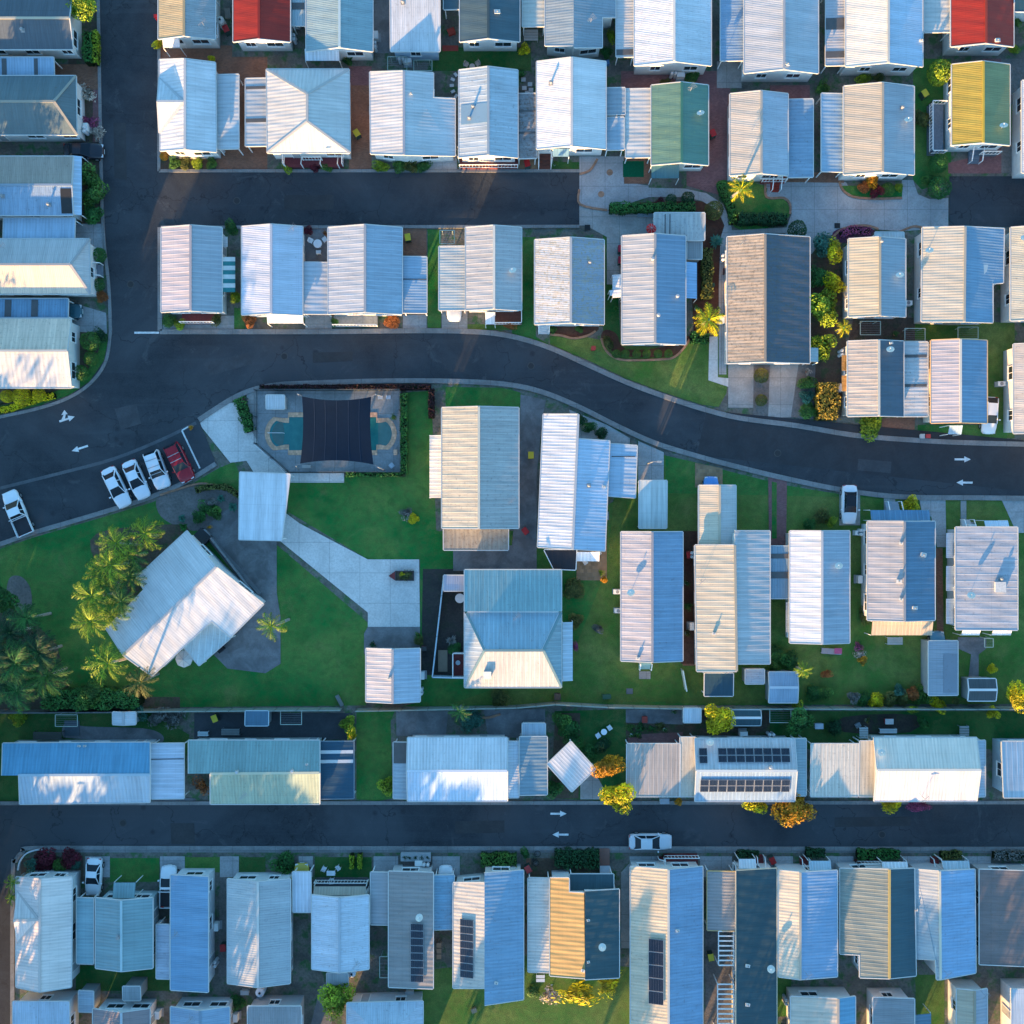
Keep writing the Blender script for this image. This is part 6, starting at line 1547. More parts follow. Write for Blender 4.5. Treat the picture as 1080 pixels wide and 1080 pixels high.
vehicle('white sedan on the drive beside the maroon bushes at lower left', 'car', 98.5, 925, -93, 'sedan', (.66, .68, .70), L_=4.2)
vehicle('white utility truck half under the plain blue roof at lower left', 'utility truck', 178, 935, 90, 'ute', (.66, .68, .70), L_=4.6)
vehicle('white hatchback tucked beside the lilac and blue ribbed home', 'car', 1044, 438, -93, 'hatch', (.70, .70, .70), L_=4.1)
vehicle('black car parked under the golden hipped home at left', 'car', 88, 159, 0, 'sedan', (.02, .022, .03), L_=4.4)
vehicle('dark green car nosing out from the tinted strip carport at left', 'car', 66, 328, 0, 'hatch', (.03, .10, .13))
vehicle('white car with only its nose showing below the yellow edged side roof', 'car', 479, 320, -90, 'hatch', (.70, .70, .68), L_=3.9)
vehicle('white car with only its nose showing above the blue carport roof', 'car', 470, 932, 90, 'hatch', (.66, .67, .69), L_=3.9)
vehicle('blue car nosing out of the cream topped carport', 'car', 750, 521, 90, 'hatch', (.08, .24, .55), L_=3.9)
vehicle('blue grey car half hidden at the top end of the long flat shed', 'car', 989, 684, 90, 'hatch', (.08, .25, .36), L_=3.8)
vehicle('yellow and red fronted car under the white carport by the terrace home', 'car', 318, 929, 90, 'hatch', (.40, .32, .05), L_=3.8)
# ------------------------------------------------------------------ palms round the hall
PG = 'palms planted round the hall'
palm('pale green palm furthest from the fence, overhanging the gravel bed', 154, 563, 20, 4.6, 'lime', 18, PG, (.3, .3), 2)
palm('palm with loose fronds at the upper left of the palm group', 124, 573, 20, 5.2, 'lime', 16, PG, (-.5, .3), 3)
palm('densely fronded palm just inside the upper left one', 118, 596, 20, 5.6, 'lime', 19, PG, (-.5, 0), 4)
palm('small palm pressed against the step in the hall wall', 138, 607, 18, 3.6, 'mid', 16, PG, (0, 0), 5)
palm('dark green palm in the heart of the palm group', 112, 617, 19, 4.8, 'mid', 18, PG, (0, 0), 6)
palm('yellow tipped palm leaning out over the lawn west of the hall', 98, 629, 20, 5.8, 'lime', 19, PG, (-.8, 0), 7)
palm('broad palm shading the west corner of the hall', 129, 634, 17, 4.8, 'mid', 17, PG, (0, 0), 8)
palm('lowest palm of the dense group with drooping brown tips', 97, 655, 20, 5.8, 'lime', 19, PG, (-.6, -.3), 9)
palm('golden fronded palm standing alone below the hall corner', 115, 699, 22, 6.4, 'lime', 15, PG, (-.3, .2), 10)
palm('thin grey green palm at the south tip of the hall roof', 149, 719, 18, 5.4, 'olive', 15, PG, (.1, 0), 11)
palm('short palm with pale trunk beside the crazy paving east of the hall', 287, 660, 15, 3.6, 'lime', 13, None, (-1.0, -.3), 12)
palm('stubby date palm beside the yellow shadow streaked lawn', 747, 338, 17, 2.6, 'gold', 22, None, (0, 0), 13, .28)  # yellow fronds: warm sunlight put into the leaf colour
palm('sunlit yellow palm on the oval lawn beside the red porch', 781, 201, 15, 4.2, 'gold', 9, None, (.2, -.4), 14)  # gold leaf colour stands for the sun on this palm's top
palm('small feathery palm beside the blue gabled shed', 846, 707, 10, 2.8, 'lime', 12, None, (0, 0), 15)
palm('green fan of fronds above the fence behind the white tiled home', 485, 750, 12, 2.8, 'green', 10, None, (0, 0), 16)
palm('palm filling the space between the upper palms and the hall wall', 140, 585, 17, 4.2, 'mid', 16, PG, (0, 0), 61)
palm('palm bridging the middle of the palm group on its lawn side', 108, 603, 17, 4.6, 'lime', 16, PG, (-.3, 0), 62)
palm('palm overlapping the hall eave in the lower palm group', 118, 648, 17, 4.6, 'lime', 16, PG, (0, 0), 63)
# dense palm thicket at left
TG = 'dark thicket of palms at the left edge'
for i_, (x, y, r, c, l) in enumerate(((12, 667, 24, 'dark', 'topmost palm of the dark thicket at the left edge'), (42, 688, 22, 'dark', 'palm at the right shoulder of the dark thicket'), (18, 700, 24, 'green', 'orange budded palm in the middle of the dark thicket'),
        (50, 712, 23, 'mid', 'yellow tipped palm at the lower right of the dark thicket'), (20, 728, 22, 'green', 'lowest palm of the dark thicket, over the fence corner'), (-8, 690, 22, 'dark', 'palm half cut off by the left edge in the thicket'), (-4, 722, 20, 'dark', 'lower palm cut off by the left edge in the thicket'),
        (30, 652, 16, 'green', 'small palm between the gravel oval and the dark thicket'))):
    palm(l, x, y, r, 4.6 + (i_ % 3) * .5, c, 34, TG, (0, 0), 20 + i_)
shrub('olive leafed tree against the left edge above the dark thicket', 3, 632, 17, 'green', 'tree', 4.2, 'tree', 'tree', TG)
# ------------------------------------------------------------------ trees
shrub('golden flowered tree behind the fence between the two small sheds', 756.5, 757, 15, 'gold', 'tree', 3.4, 'tree', 'tree')
shrub('brilliant yellow round tree leaning over the lower road kerb', 651, 839, 16, 'gold', 'tree', 3.4, 'tree', 'tree')
shrub('orange leafed tree just above the brilliant yellow one', 640, 808, 13, 'orange', 'tree', 3.2, 'tree', 'tree')
shrub('orange yellow tree spilling onto the lower road by the solar home', 836, 852, 18, 'orange', 'tree', 3.2, 'tree', 'tree', rx=20)
shrub('yellow bush under the front eave of the solar panel home', 797, 847, 10, 'gold', 'bush', 1.6, rx=13)
shrub('yellow flowering bush under the eave of the longest cream home', 940, 849, 7, 'gold', 'bush', 1.3, rx=13)
shrub('low pink and green bush further along the same cream home', 969, 850, 6, 'pink', 'bush', 1.0, rx=12)
shrub('yellow tree in the back yard above the white hipped roof at the bottom', 355, 1051, 17, 'lime', 'tree', 3.4, 'tree', 'tree')
shrub('half yellow half grey tree at the right edge by the fence', 1071, 735, 12, 'gold', 'tree', 3.2, 'tree', 'tree')
shrub('green tree with bright top in the top left garden', 88, 8, 16, 'lime', 'tree', 4.0, 'tree', 'tree')
shrub('round yellow green bush beside the yellow roofed home', 991, 77, 13, 'lime', 'ball', 2.6)
shrub('olive bush by the railed deck of the yellow home', 971, 124, 9, 'olive', 'bush', 1.4)
shrub('round clipped dark bush on the concrete edge below the railed deck', 990, 172, 10, 'green', 'ball', 1.9)
shrub('larger round clipped bush where the dark right lane begins', 991, 198, 12, 'green', 'ball', 2.1)
shrub('small bright green bush between the two round clipped bushes', 980, 189, 6, 'mid', 'bush', 1.0)
shrub('round olive bush with yellow flowers beside the curved footpath', 753, 222, 10, 'olive', 'ball', 1.9)
shrub('tall clipped dark bush above the weathered slate roof', 840, 243, 10, 'dark', 'ball', 2.4)
shrub('left of two round clipped bushes above the long hedge', 707.5, 211, 6, 'dark', 'ball', 1.3)
shrub('right of two round clipped bushes above the long hedge', 725.5, 209, 7, 'dark', 'ball', 1.4)
shrub('small dark red bush left of the two clipped bushes', 696, 213, 4.5, 'maroon', 'bush', .8)
spiky('pale blue agave beside the concrete footpath', 756, 254, 9, 'bluegreen', 18)
spiky('small agave on the lower end of the mulch strip', 752, 300, 4, 'bluegreen', 12)
shrub('yellow leafed bush at the corner of the cream home near the purple bed', 879, 264, 10, 'gold', 'bush', 2.2)
shrub('blue green bush at the top of the golden shrub bed', 870, 258, 12, 'bluegreen', 'bush', 1.9)
shrub('green tree filling the middle of the golden shrub bed', 868, 325, 17, 'lime', 'tree', 2.6, 'tree', 'tree')
shrub('yellow bush halfway down the golden shrub bed', 880, 299, 10, 'gold', 'bush', 2.0)
shrub('dark bush beside the slate roof in the golden shrub bed', 861, 292, 11, 'green', 'bush', 1.8)
shrub('green bush below the tree in the shrub bed', 866, 365, 13, 'lime', 'bush', 1.8)
palm('spiky yellow palm at the foot of the cream home by the shrub bed', 889, 346, 10, 2.2, 'gold', 12, None, (0, 0), 44)
shrub('dark bush at the top end of the verge strip by the golden hedge', 851, 404, 8, 'mid', 'bush', 1.2)
shrub('dark bush at the bottom end of the verge strip by the golden hedge', 853, 433, 9, 'mid', 'bush', 1.2)
shrub('mottled bush in the middle of the verge strip by the golden hedge', 851, 418, 7, 'bluegreen', 'bush', 1.0)
hedge('tall clipped golden brown block hedge beside the ribbed brown home', [(873, 404), (873, 443)], 22, 1.7, 'bronze')
shrub('bright green sprawling bush at the kerb below the brown ribbed home', 919, 450, 12, 'lime', 'bush', 1.2, rx=14)
shrub('small golden bush on the gravel verge beside the wide driveway', 803, 396, 8, 'olive', 'ball', 1.4)
shrub('grey green round bush lower on the gravel verge', 803, 422, 6.5, 'olive', 'ball', 1.1)
hedge('long clipped hedge beside the concrete turning area', [(643, 219), (680, 219), (733, 220)], 10, 1.4, 'green')
hedge('clipped dark hedge block on the oval lawn', [(778, 230), (830, 231)], 11, 1.5, 'dark')
hedge('low leafy border curving round the oval lawn', [(760, 193), (764, 205), (772, 218), (774, 236)], 9, .7, 'green')
hedge('narrow olive hedge on the mulch strip by the footpath', [(746, 262), (746, 315)], 11, 1.2, 'olive')
shrub('orange flowering bush in front of the cream dish home', 920, 189, 8, 'orange', 'bush', 1.5)
shrub('red brown bush left of the orange flowering bush', 911, 197, 6, 'rust', 'bush', .9)
shrub('dark purple bush right below the orange flowering bush', 924, 201, 7, 'maroon', 'bush', 1.0)
shrub('round green bush right of the orange flowering bush', 937, 199, 7, 'mid', 'ball', 1.1)
shrub('small lime bush at the right end of the same front bed', 948, 198, 4.5, 'lime', 'bush', .8)
hedge('low purple ground planting above the cream home', [(886, 247), (900, 242), (918, 244)], 8, .35, 'pink')
# round the far left gardens
hedge('tall dark green hedge beside the top left dark roof', [(93, 34), (93, 66)], 9, 1.5, 'green'); hedge('lower lime topped hedge along the kerb at top left', [(101, 33), (101, 67)], 5, 1.2, 'lime')
shrub('flowering rose bush speckled pink and yellow by the first road', 90, 98, 9, 'white', 'loose', 1.1)
shrub('pale pink speckled bush below the rose bush', 91, 128, 9, 'pink', 'loose', 1.0); shrub('white speckled bush at the kerb left of the first road', 102, 140, 7, 'white', 'loose', .8)
shrub('leafy bush at the top of the kerb garden beside the rust blotched roof', 94, 187, 11, 'mid', 'bush', 1.9); shrub('yellow green bush in the middle of the same kerb garden', 98, 205, 12, 'mid', 'bush', 1.9); shrub('dark bush at the lower end of the same kerb garden', 98, 226, 10, 'green', 'bush', 1.6)
shrub('round green bush above the front steps of the cream hipped home', 104, 269, 8, 'green', 'ball', 1.3); shrub('small round bush below the front steps of the cream hipped home', 104, 300, 6.5, 'green', 'ball', 1.1)
shrub('red leafed bush near the kerb below the cream hipped home', 107, 313, 6, 'rust', 'bush', .8)
shrub('largest round bush on the rounded corner at left', 95, 360, 10.5, 'mid', 'ball', 1.8); shrub('dark bush touching the largest round corner bush', 106, 354, 7, 'dark', 'bush', 1.1)
shrub('second round bush down the rounded corner at left', 96, 378, 8, 'mid', 'ball', 1.4); shrub('third round bush at the foot of the peach roofed home', 85, 393, 8.5, 'mid', 'ball', 1.5)
shrub('small golden clipped ball, left of three under the peach roof', 7, 418, 7, 'gold', 'ball', 1.2); shrub('large golden clipped ball, middle of three under the peach roof', 22.5, 418, 10, 'gold', 'ball', 1.5); shrub('golden clipped ball, right of three under the peach roof', 41, 416, 7, 'gold', 'ball', 1.2)
hedge('low golden border hedge along the curved corner kerb', [(-20, 436), (10, 431), (35, 423), (58, 417)], 6, .5, 'gold')
shrub('tiny golden bush at the corner by the red lamp', 167, 46, 5, 'gold', 'bush', .9)
shrub('golden ball bush left end of the side gabled home bed', 173, 165, 4.5, 'orange', 'ball', .9)
for x, c, l in ((184, 'mid', 'first'), (195, 'olive', 'second'), (208, 'lime', 'third'), (223, 'mid', 'last')): shrub('%s green bush along the front of the side gabled home' % l, x, 172, 6, c, 'bush', .9)
for x, c, l in ((302, 'lime', 'lime bush left of the zigzag porch'), (332, 'maroon', 'maroon bush in the centre of the zigzag porch'), (345, 'mid', 'green bush right of the zigzag porch centre')): shrub(l, x, 176, 5.5, c, 'bush', .8)
for x, c, l in ((402, 'lime', 'lime bush before the notched home'), (421, 'mid', 'large green bush before the notched home'), (433, 'olive', 'reddish olive bush before the notched home'), (446, 'green', 'dark bush before the notched home')): shrub(l, x, 175, 7, c, 'bush', 1.0)
for x, y, r, c, l in ((178, 338, 7, 'mid', 'green bush at the left end of the maroon porch'), (190, 342, 6, 'lime', 'lime bush before the maroon porch'), (228, 336, 6, 'olive', 'bush at the right end of the maroon porch'), (248, 314, 6, 'lime', 'bush beside the striped awning'), (263, 338, 7, 'rust', 'rusty bush under the lilac home'), (244, 240, 7, 'green', 'dark bush at the top of the gap by the striped awning'),
                      (413, 338, 8, 'rust', 'orange brown bush below the rosy slope home'), (353, 340, 4, 'mid', 'small bush at the white ribbed carport corner'), (537, 342, 6, 'rust', 'low brown bush below the cream ridged home'),
                      (325, 243, 5, 'maroon', 'dark red bush in the small paved court'), (706, 25, 5, 'mid', 'bush in the gap between big white homes')): shrub(l, x, y, r, c, 'bush', .9)
for i_, x in enumerate((650, 659.5, 671.5, 682, 694, 705)): shrub(ORD[i_] + ' from the left of six small clipped shrubs below the two tone home', x, 373, 4.6, 'mid', 'ball', .8, 'clipped_shrub', 'shrub', 'row of six clipped shrubs in the curved bed')
shrub('wide olive shrub at the left end of the curved front bed', 641, 361, 6, 'olive', 'bush', .9)
for x, y, l in ((583, 348, 'left'), (611, 347, 'right')): shrub('small green bush at the %s of the mulch bed below the speckled home' % l, x, y, 4, 'mid', 'bush', .7)
spiky('potted looking cycad beside the two tone home wall', 650, 325, 4, 'green', 10)
hedge('planted border with dark bushes under the date palm', [(728, 356), (748, 357)], 11, .7, 'green')
# lawn and hall gardens
hedge('low yellow green curved hedge round the gravel bed', [(206, 517), (222, 513), (240, 514), (251, 522)], 6, .6, 'olive')
for x, y, r, c, l in ((220, 536, 9, 'green', 'largest bush in the gravel bed'), (209, 545, 7, 'green', 'leafy bush at the lower left of the gravel bed'), (227, 541, 7, 'mid', 'bush behind the largest one in the gravel bed'), (221, 530, 5, 'grey', 'grey bush among the gravel bed shrubs')): shrub(l, x, y, r, c, 'bush', 1.1)
spiky('blue green rosette at the right of the gravel bed', 245, 535, 7, 'bluegreen', 14); spiky('blue green rosette at the top of the gravel bed', 232, 526, 6, 'bluegreen', 14); spiky('rosette near the palm side of the gravel bed', 191, 547, 6, 'bluegreen', 14); spiky('dark rosette at the lower edge of the gravel bed', 193, 556, 7, 'green', 14)
shrub('yellow flowered bush in the small rock bed on the lawn', 436, 547, 5.5, 'gold', 'bush', .7); shrub('grey bush in the small rock bed on the lawn', 428, 541, 6, 'grey', 'loose', .6)
hedge('long clipped dark hedge behind the left fence', [(45, 737), (90, 737), (148, 736)], 20, 1.9, 'green', dens=70); shrub('rounded tree rising out of the dark hedge', 98, 729, 13, 'mid', 'tree', 3.0, 'tree', 'tree')
hedge('thin climbing hedge along the right side of the pool fence', [(426, 415), (426, 500)], 7, 1.1, 'green'); hedge('low dark planting along the lower pool fence', [(365, 500.5), (424, 500.5)], 4, .6, 'green')
hedge('dark maroon border along the road above the pool', [(274, 408.5), (340, 408), (453, 408)], 4.5, .9, 'blackred'); hedge('maroon hedge turning down beside the narrow lawn', [(455, 410), (455, 441)], 6, .9, 'blackred')
hedge('leafy bank between the diagonal path and the pool yard', [(252, 420), (258, 438), (264, 455)], 12, .8, 'green')
for x, y, r, c, l in ((605, 622, 11, 'olive', 'flowering bush right of the teal home'), (607, 655, 8, 'olive', 'smaller bush by the teal home side awning'), (607, 682, 4, 'pink', 'small pink bush by the teal home side awning'), (637, 611, 3.5, 'orange', 'tiny orange bush at the corner of the tan paving'), (527, 737, 10, 'olive', 'low bush against the fence below the teal home'),
                      (630, 663, 5, 'grey', 'grey stump like plant alone on the middle lawn'), (442, 676, 5, 'olive', 'yellow plant at the corner of the shelter forecourt')): shrub(l, x, y, r, c, 'bush', .9)
for x, y, c, l in ((612, 443, 'dark', 'first'), (622, 450, 'green', 'second'), (634, 457, 'dark', 'third')): shrub('%s dark bush in the bed beside the turned white home' % l, x, y, 6.5, c, 'bush', 1.0)
for x, y, r, c, l in ((867, 545, 9, 'olive', 'round pale bush above the white sloped dish home'), (877, 551, 5, 'lime', 'lime bush right of the round pale bush'), (854, 553, 7, 'green', 'dark bush left of the round pale bush'), (961, 531, 8, 'gold', 'golden bush by the steps of the blue porch home'), (913, 648, 8, 'olive', 'rambling bush at the lower left of the slate blue home'),
                      (819, 690, 9, 'mid', 'bright green bush right of the long cream home'), (834, 697, 10, 'green', 'dark green bush above the blue gabled shed'), (817, 703, 6, 'mid', 'small bush just above the blue gabled shed'), (859, 731, 9, 'green', 'left of two green bushes on the fence lawn'), (870, 731, 7, 'mid', 'right of two green bushes on the fence lawn'), (871, 711, 5, 'rust', 'bare reddish bush alone on the lawn'),
                      (1046, 705, 5, 'gold', 'small golden bush above the dark gabled shed')): shrub(l, x, y, r, c, 'bush', 1.1)
for x, y, r, c, l in ((900, 735, 6, 'grey', 'grey bush at the left end of the fence border'), (912, 736, 7, 'green', 'green bush beside the grey one in the fence border'), (924, 739, 8, 'gold', 'brightest yellow bush in the fence border'), (940, 737, 8, 'olive', 'olive bush in the middle of the fence border'), (952, 737, 7, 'olive', 'yellow green bush with trailing shoots in the fence border'), (962, 731, 7, 'rust', 'brown twiggy bush by the long flat shed'),
                      (972, 733, 10, 'mid', 'leafy green bush at the foot of the long flat shed'), (989, 743, 8, 'gold', 'yellow bush at the corner below the long flat shed'), (1007, 739, 4, 'olive', 'small bush between the two sheds'), (948, 728, 6, 'bluegreen', 'blue green bush behind the fence border'), (963, 748, 5, 'lime', 'shoot hanging over the fence')): shrub(l, x, y, r, c, 'bush', 1.2)
# behind the long fence
for x, y, r, c, k, l in ((18, 757, 9, 'lime', 'bush', 'yellow green bush behind the fence near the left edge'), (145, 753, 9, 'bluegreen', 'bush', 'pale green bush over the little white shed'), (165, 757, 9, 'grey', 'bush', 'grey bush right of the little white shed'), (182, 757, 10, 'grey', 'loose', 'twiggy grey bush before the sage home'), (367, 763, 8, 'lime', 'bush', 'yellow green plant above the dark blue carport'), (371, 773, 6, 'gold', 'bush', 'golden plant at the corner of the dark blue carport'),
                         (496, 760, 12, 'bluegreen', 'bush', 'blue green bush in the rock bed behind the white tiled home'), (408, 829, 9, 'lime', 'bush', 'yellow green bush at the kerb left of the white tiled home'), (213, 830, 8, 'rust', 'loose', 'dry bush in the notch of the sage home'), (600, 768, 11, 'green', 'bush', 'tall bush above the turned square carport'), (592, 760, 9, 'mid', 'bush', 'bush beside the fence above the turned carport'), (604, 782, 8, 'green', 'bush', 'bush touching the top corner of the turned carport'),
                         (621, 795, 9, 'green', 'bush', 'dark bush right of the turned carport'), (584, 832, 9, 'green', 'bush', 'dark bush at the lower left of the turned carport'), (636, 786, 8, 'dark', 'bush', 'dark bush behind the orange tree'), (715, 845, 4, 'orange', 'bush', 'tiny orange bush at the kerb by the beige strip'), (842, 760, 13, 'green', 'tree', 'green tree behind the fence above the cream ribbed carport'), (841, 748, 7, 'lime', 'bush', 'yellow plant poking over the fence'),
                         (880, 767, 8, 'dark', 'bush', 'dark shrub on the lawn above the cream ribbed carport'), (1046, 751, 6, 'gold', 'bush', 'yellow bush hanging on the back of the fence'), (973, 762, 6, 'green', 'bush', 'small bush in the dark back garden strip')):
    shrub(l, x, y, r, c, k, 1.3 if k != 'tree' else 2.6, *(('tree', 'tree') if k == 'tree' else ()))
for i_, (x, y) in enumerate(((665, 768), (676, 767), (688, 769), (696, 766), (672, 775))): shrub(('left', 'second', 'third', 'rightmost', 'lowest')[i_] + ' vegetable plant in the dark garden above the grey carport', x, y, 4.5, ('mid', 'green', 'green', 'olive', 'dark')[i_], 'loose', .5)
# lower row gardens
shrub('dark maroon bush at the left of the lower left corner bed', 46, 909, 10, 'maroon', 'bush', 1.3, rx=14); shrub('dark maroon bush at the right of the corner bed', 74, 905, 10, 'maroon', 'bush', 1.5); shrub('green bush left of the corner bed maroon bushes', 33, 912, 7, 'bluegreen', 'bush', 1.0); shrub('blue green bush right of the corner bed maroon bushes', 79, 911, 6, 'bluegreen', 'ball', 1.0); shrub('olive bush between the corner bed maroon bushes', 62, 914, 7, 'mid', 'bush', 1.0)
palm('lime banana like plant hanging over the lower left road', 15, 930, 10, 2.4, 'lime', 10, None, (0, 0), 51); palm('second lime banana like plant just below the first', 13, 946, 8, 2.0, 'lime', 9, None, (0, 0), 52)
shrub('dark rounded bush in the square bed of the weathered home', 300, 912, 11, 'green', 'bush', 1.3, rx=13)
hedge('left of two narrow clipped lime hedges', [(371, 901), (371, 916)], 4, .9, 'lime'); hedge('right of two narrow clipped lime hedges', [(379.5, 901), (379.5, 916)], 4, .9, 'lime')
hedge('clipped bright hedge before the plain blue slope', [(507, 907), (545, 907)], 13, 1.1, 'mid'); shrub('dark bush between the clipped hedge and the bicycle', 554, 900, 5, 'green', 'bush', .9)
hedge('dense leafy bed before the golden and slate home', [(585, 905), (632, 906)], 19, 1.0, 'dark')
hedge('low leafy strip right of the huge two slope home drive', [(777, 901), (800, 901)], 8, .6, 'dark'); hedge('dark clipped strip left of the striped drives', [(850, 900), (870, 900)], 10, .7, 'dark'); hedge('wide green clipped strip along the lower road', [(904, 901), (949, 901)], 10, .8, 'green'); hedge('brown leafed strip along the lower road', [(992, 902), (1014, 902)], 9, .6, 'olive'); hedge('speckled dark strip at the right end of the lower road', [(1048, 902), (1100, 902)], 10, .6, 'grey')
shrub('pink white flowering bush behind the white ribbed carport', 580, 1050, 9, 'white', 'loose', 1.4); shrub('yellow flowered sprawling bush behind the golden home', 610, 1050, 10, 'gold', 'loose', 1.2, rx=22); shrub('yellow bush joining the lawn edge by the huge home', 642, 1040, 10, 'gold', 'loose', 1.1, rx=14); shrub('lime tuft at the corner of the long blue slope', 563, 1046, 7, 'mid', 'bush', .8)
shrub('green bush along the brown yard below the terrace home', 250, 1058, 8, 'green', 'bush', 1.0)
for x, y, r, c, l in ((53, 1053, 0, '', ''),): pass
for x, y, r, c, l in ((900, 79, 0, '', ''),): pass
for x, y, r, c, l in ((912, 82, 7, 'lime', 'bright bush behind the cream home on the top row'), (927, 82, 5, 'olive', 'small bush right of the bright bush on the top row'), (868, 92, 7, 'mid', 'bush at the foot of the square patterned carport'), (730, 80, 9, 'mid', 'green bushes under the large white home'), (702, 88, 6, 'olive', 'pale bush above the green roofed home'), (553, 52, 6, 'gold', 'small golden bush by the white ribbed roof on the top row'),
                      (645, 38, 6, 'lime', 'yellow bush in the narrow top row gap'), (640, 55, 6, 'green', 'green bush lower in the narrow top row gap'), (635, 27, 0, '', ''), (1072, 22, 6, 'mid', 'bush below the dark teal corner roof'), (1070, 52, 5, 'lime', 'yellow bush right of the right hand red home'), (223, 63, 4, 'gold', 'tiny golden bush on the brick yard'), (367, 64, 5, 'green', 'bush beneath the aqua home awning'), (548, 78, 5, 'green', 'small bush left of the brilliant white home')):
    if r: shrub(l, x, y, r, c, 'bush', .9)
# ------------------------------------------------------------------ fences
fence('long sage green panel fence between the hall lawn and the lower gardens, left part', [(150, 747.5), (270, 746.5), (362, 746)], group='long rear fence')
fence('dark weathered fence running left of the small white shed to the photo edge', [(-60, 749), (150, 748)], col=(.09, .10, .10), group='long rear fence')
fence('long sage green panel fence behind the middle and right homes', [(377, 747), (425, 746), (480, 745), (545, 743.5), (585, 740), (640, 743), (720, 744.5), (1000, 745), (1140, 745)], group='long rear fence')
fence('dark bar fence enclosing the swimming pool yard', [(271, 412), (422, 412), (423, 498), (306, 498), (271, 468), (271, 412)], 1.3, (.10, .12, .13), 2.4, pool=True, name='pool_fence')
fence('short white bar fence beside the diagonal path into the pool', [(270.5, 469), (303.5, 499)], 1.3, (.62, .63, .64), 2.4, pool=True, name='pool_fence')
fence('pale blue metal fence round the courtyard left of the teal home', [(490, 606), (469, 606), (457, 712), (490, 713)], 1.5, (.36, .46, .52), 2.4)
fence('bent white panel leaning in the yard below the turned shelter', [(718, 705), (722, 727)], 1.5, (.5, .56, .5), 2.4)
fence('dark green rail fence beside the hall crazy paving', [(218, 558), (276, 633)], 1.0, (.20, .21, .22), 2.0, th=.12)
# ------------------------------------------------------------------ yard things
for a in (('clothesline on the brown strip below the cream home by the shrub bed', 918, 346, 21, 14), ('clothesline between the two pairs of right hand ribbed homes', 965, 353, 21, 13), ('clothesline above the lilac and blue ribbed home', 1021, 351, 21, 12), ('clothesline behind the notched white home', 419, 67, 20, 14), ('smaller clothesline left of the white stepping curve', 446, 69, 19, 11),
          ('clothesline above the pale yellow edged side roof', 471.5, 250, 15, 14), ('clothesline behind the sky blue home', 70, 760, 23, 12), ('clothesline in the dark yard above the sage home', 307, 757, 22, 14), ('low frame clothesline above the cream ribbed carport', 823, 755, 22, 14), ('clothesline on the paved strip right of the pale steel home', 1043, 678, 9, 9), ('clothesline beside the mottled steel home', 405, 1020, 9, 22)): clothesline(*a)
CH = 'garden chairs about the yards'
table('round white table in the paved court right of the lilac home', 335, 257, 4.5, (.66, .70, .72), 3, clab='white chair round the table in the paved court')
table('round cream table inside the fenced courtyard', 485, 631, 5, (.66, .60, .58), 0); table('white square table on the tan paving below the turned home', 624.5, 588, 0, (.68, .68, .66), 2, rect=(9, 7), clab='white chair at the square table on tan paving')
table('white round table set in the lower lawn by the orange tree', 637, 772, 3.2, (.74, .76, .78), 2, clab='white chair at the table by the orange tree')
table('white table with chairs behind the mottled carport fence', 349, 921, 0, (.6, .62, .64), 3, rect=(9, 5), clab='grey white chair on the terrace before the beige blind')
table('small dark table on the dark yard behind the top row', 498, 70, 3, (.30, .29, .27), 3, clab='grey chair on the shaded top row lawn')
umbrella('bright red patio umbrella beside the speckled flat roof', 687, 241, 5.5, (.50, .015, .02))
umbrella('pale round umbrella tucked under the hall eave', 194, 695, 9, (.50, .46, .42))
for x, y, l in ((401, 419, 'left'), (409.5, 419, 'right')): boxthing('%s of two blue and white loungers at the top of the pool yard' % l, 'lounger', 'sun_lounger', x, y, 5, 4, .35, (.34, .44, .54), legs=True, slats=4, group='loungers in the pool yard')
boxthing('small lounger in the lower right corner of the pool yard', 'lounger', 'sun_lounger', 413, 491, 5, 5, .35, (.40, .46, .52), legs=True, slats=4, ang=40, group='loungers in the pool yard')
boxthing('grey bench in the lower left of the pool yard', 'bench', 'bench', 323, 492, 9, 3, .45, (.42, .40, .38), legs=True, slats=3); boxthing('tan bench on the right side of the pool yard', 'bench', 'bench', 417, 477, 4, 6, .45, (.40, .34, .26), legs=True, slats=3)
# planter boat on the paved square
root = empty('planter_box', (*P(427, 607), 0)); tag(root, 'dark wooden boat shaped planter filled with flowers on the paved square', 'planter')
m = MB(); MT = plain((.05, .045, .05), .7)
for c, d in (((0, .50, .3), (2.0, .1, .6)), ((0, -.50, .3), (2.0, .1, .6)), ((1.0, 0, .3), (.1, 1.1, .6)), ((-1.0, 0, .3), (.1, .9, .6))): m.box(c, d, MT)
m.box((0, 0, .22), (1.9, .9, .4), M_SOIL); m.prism([Vector((-1.05, .5, .6)), Vector((-1.75, 0, .72)), Vector((-1.05, -.5, .6))], .5, plain((.16, .03, .03), .6)); link('trough', m.mesh('trough'), root)
o = link('flowers', crownmesh('loose', 'olive', 1), root); o.location = (.1, 0, .5); o.scale = (.9, .42, .3)
o = link('flowers', crownmesh('loose', 'gold', 2), root); o.location = (-.25, .2, .62); o.scale = (.28, .2, .2)
pot('orange flower pot near the bay end', 201, 451, 2.5, 'orange'); pot('pot of white flowers at the pool gate corner', 256, 424, 3, 'pink'); pot('red topped pot beside the hall fence', 220.5, 556, 2.2, 'orange'); pot('potted plant by the shelter forecourt left corner', 393, 680, 3.5, 'dark'); pot('round potted plant at the shelter forecourt right corner', 441, 670, 3.5, 'mid')
for i_, (x, y, l) in enumerate(((666, 776, 'white pot'), (673, 775, 'grey pot'), (701, 770, 'lone white pot'), (711, 751, 'tall white pot by the fence'))): pot(l + ' in the dark garden above the grey carport', x, y, 2.6, 'mid', (.6, .62, .64))
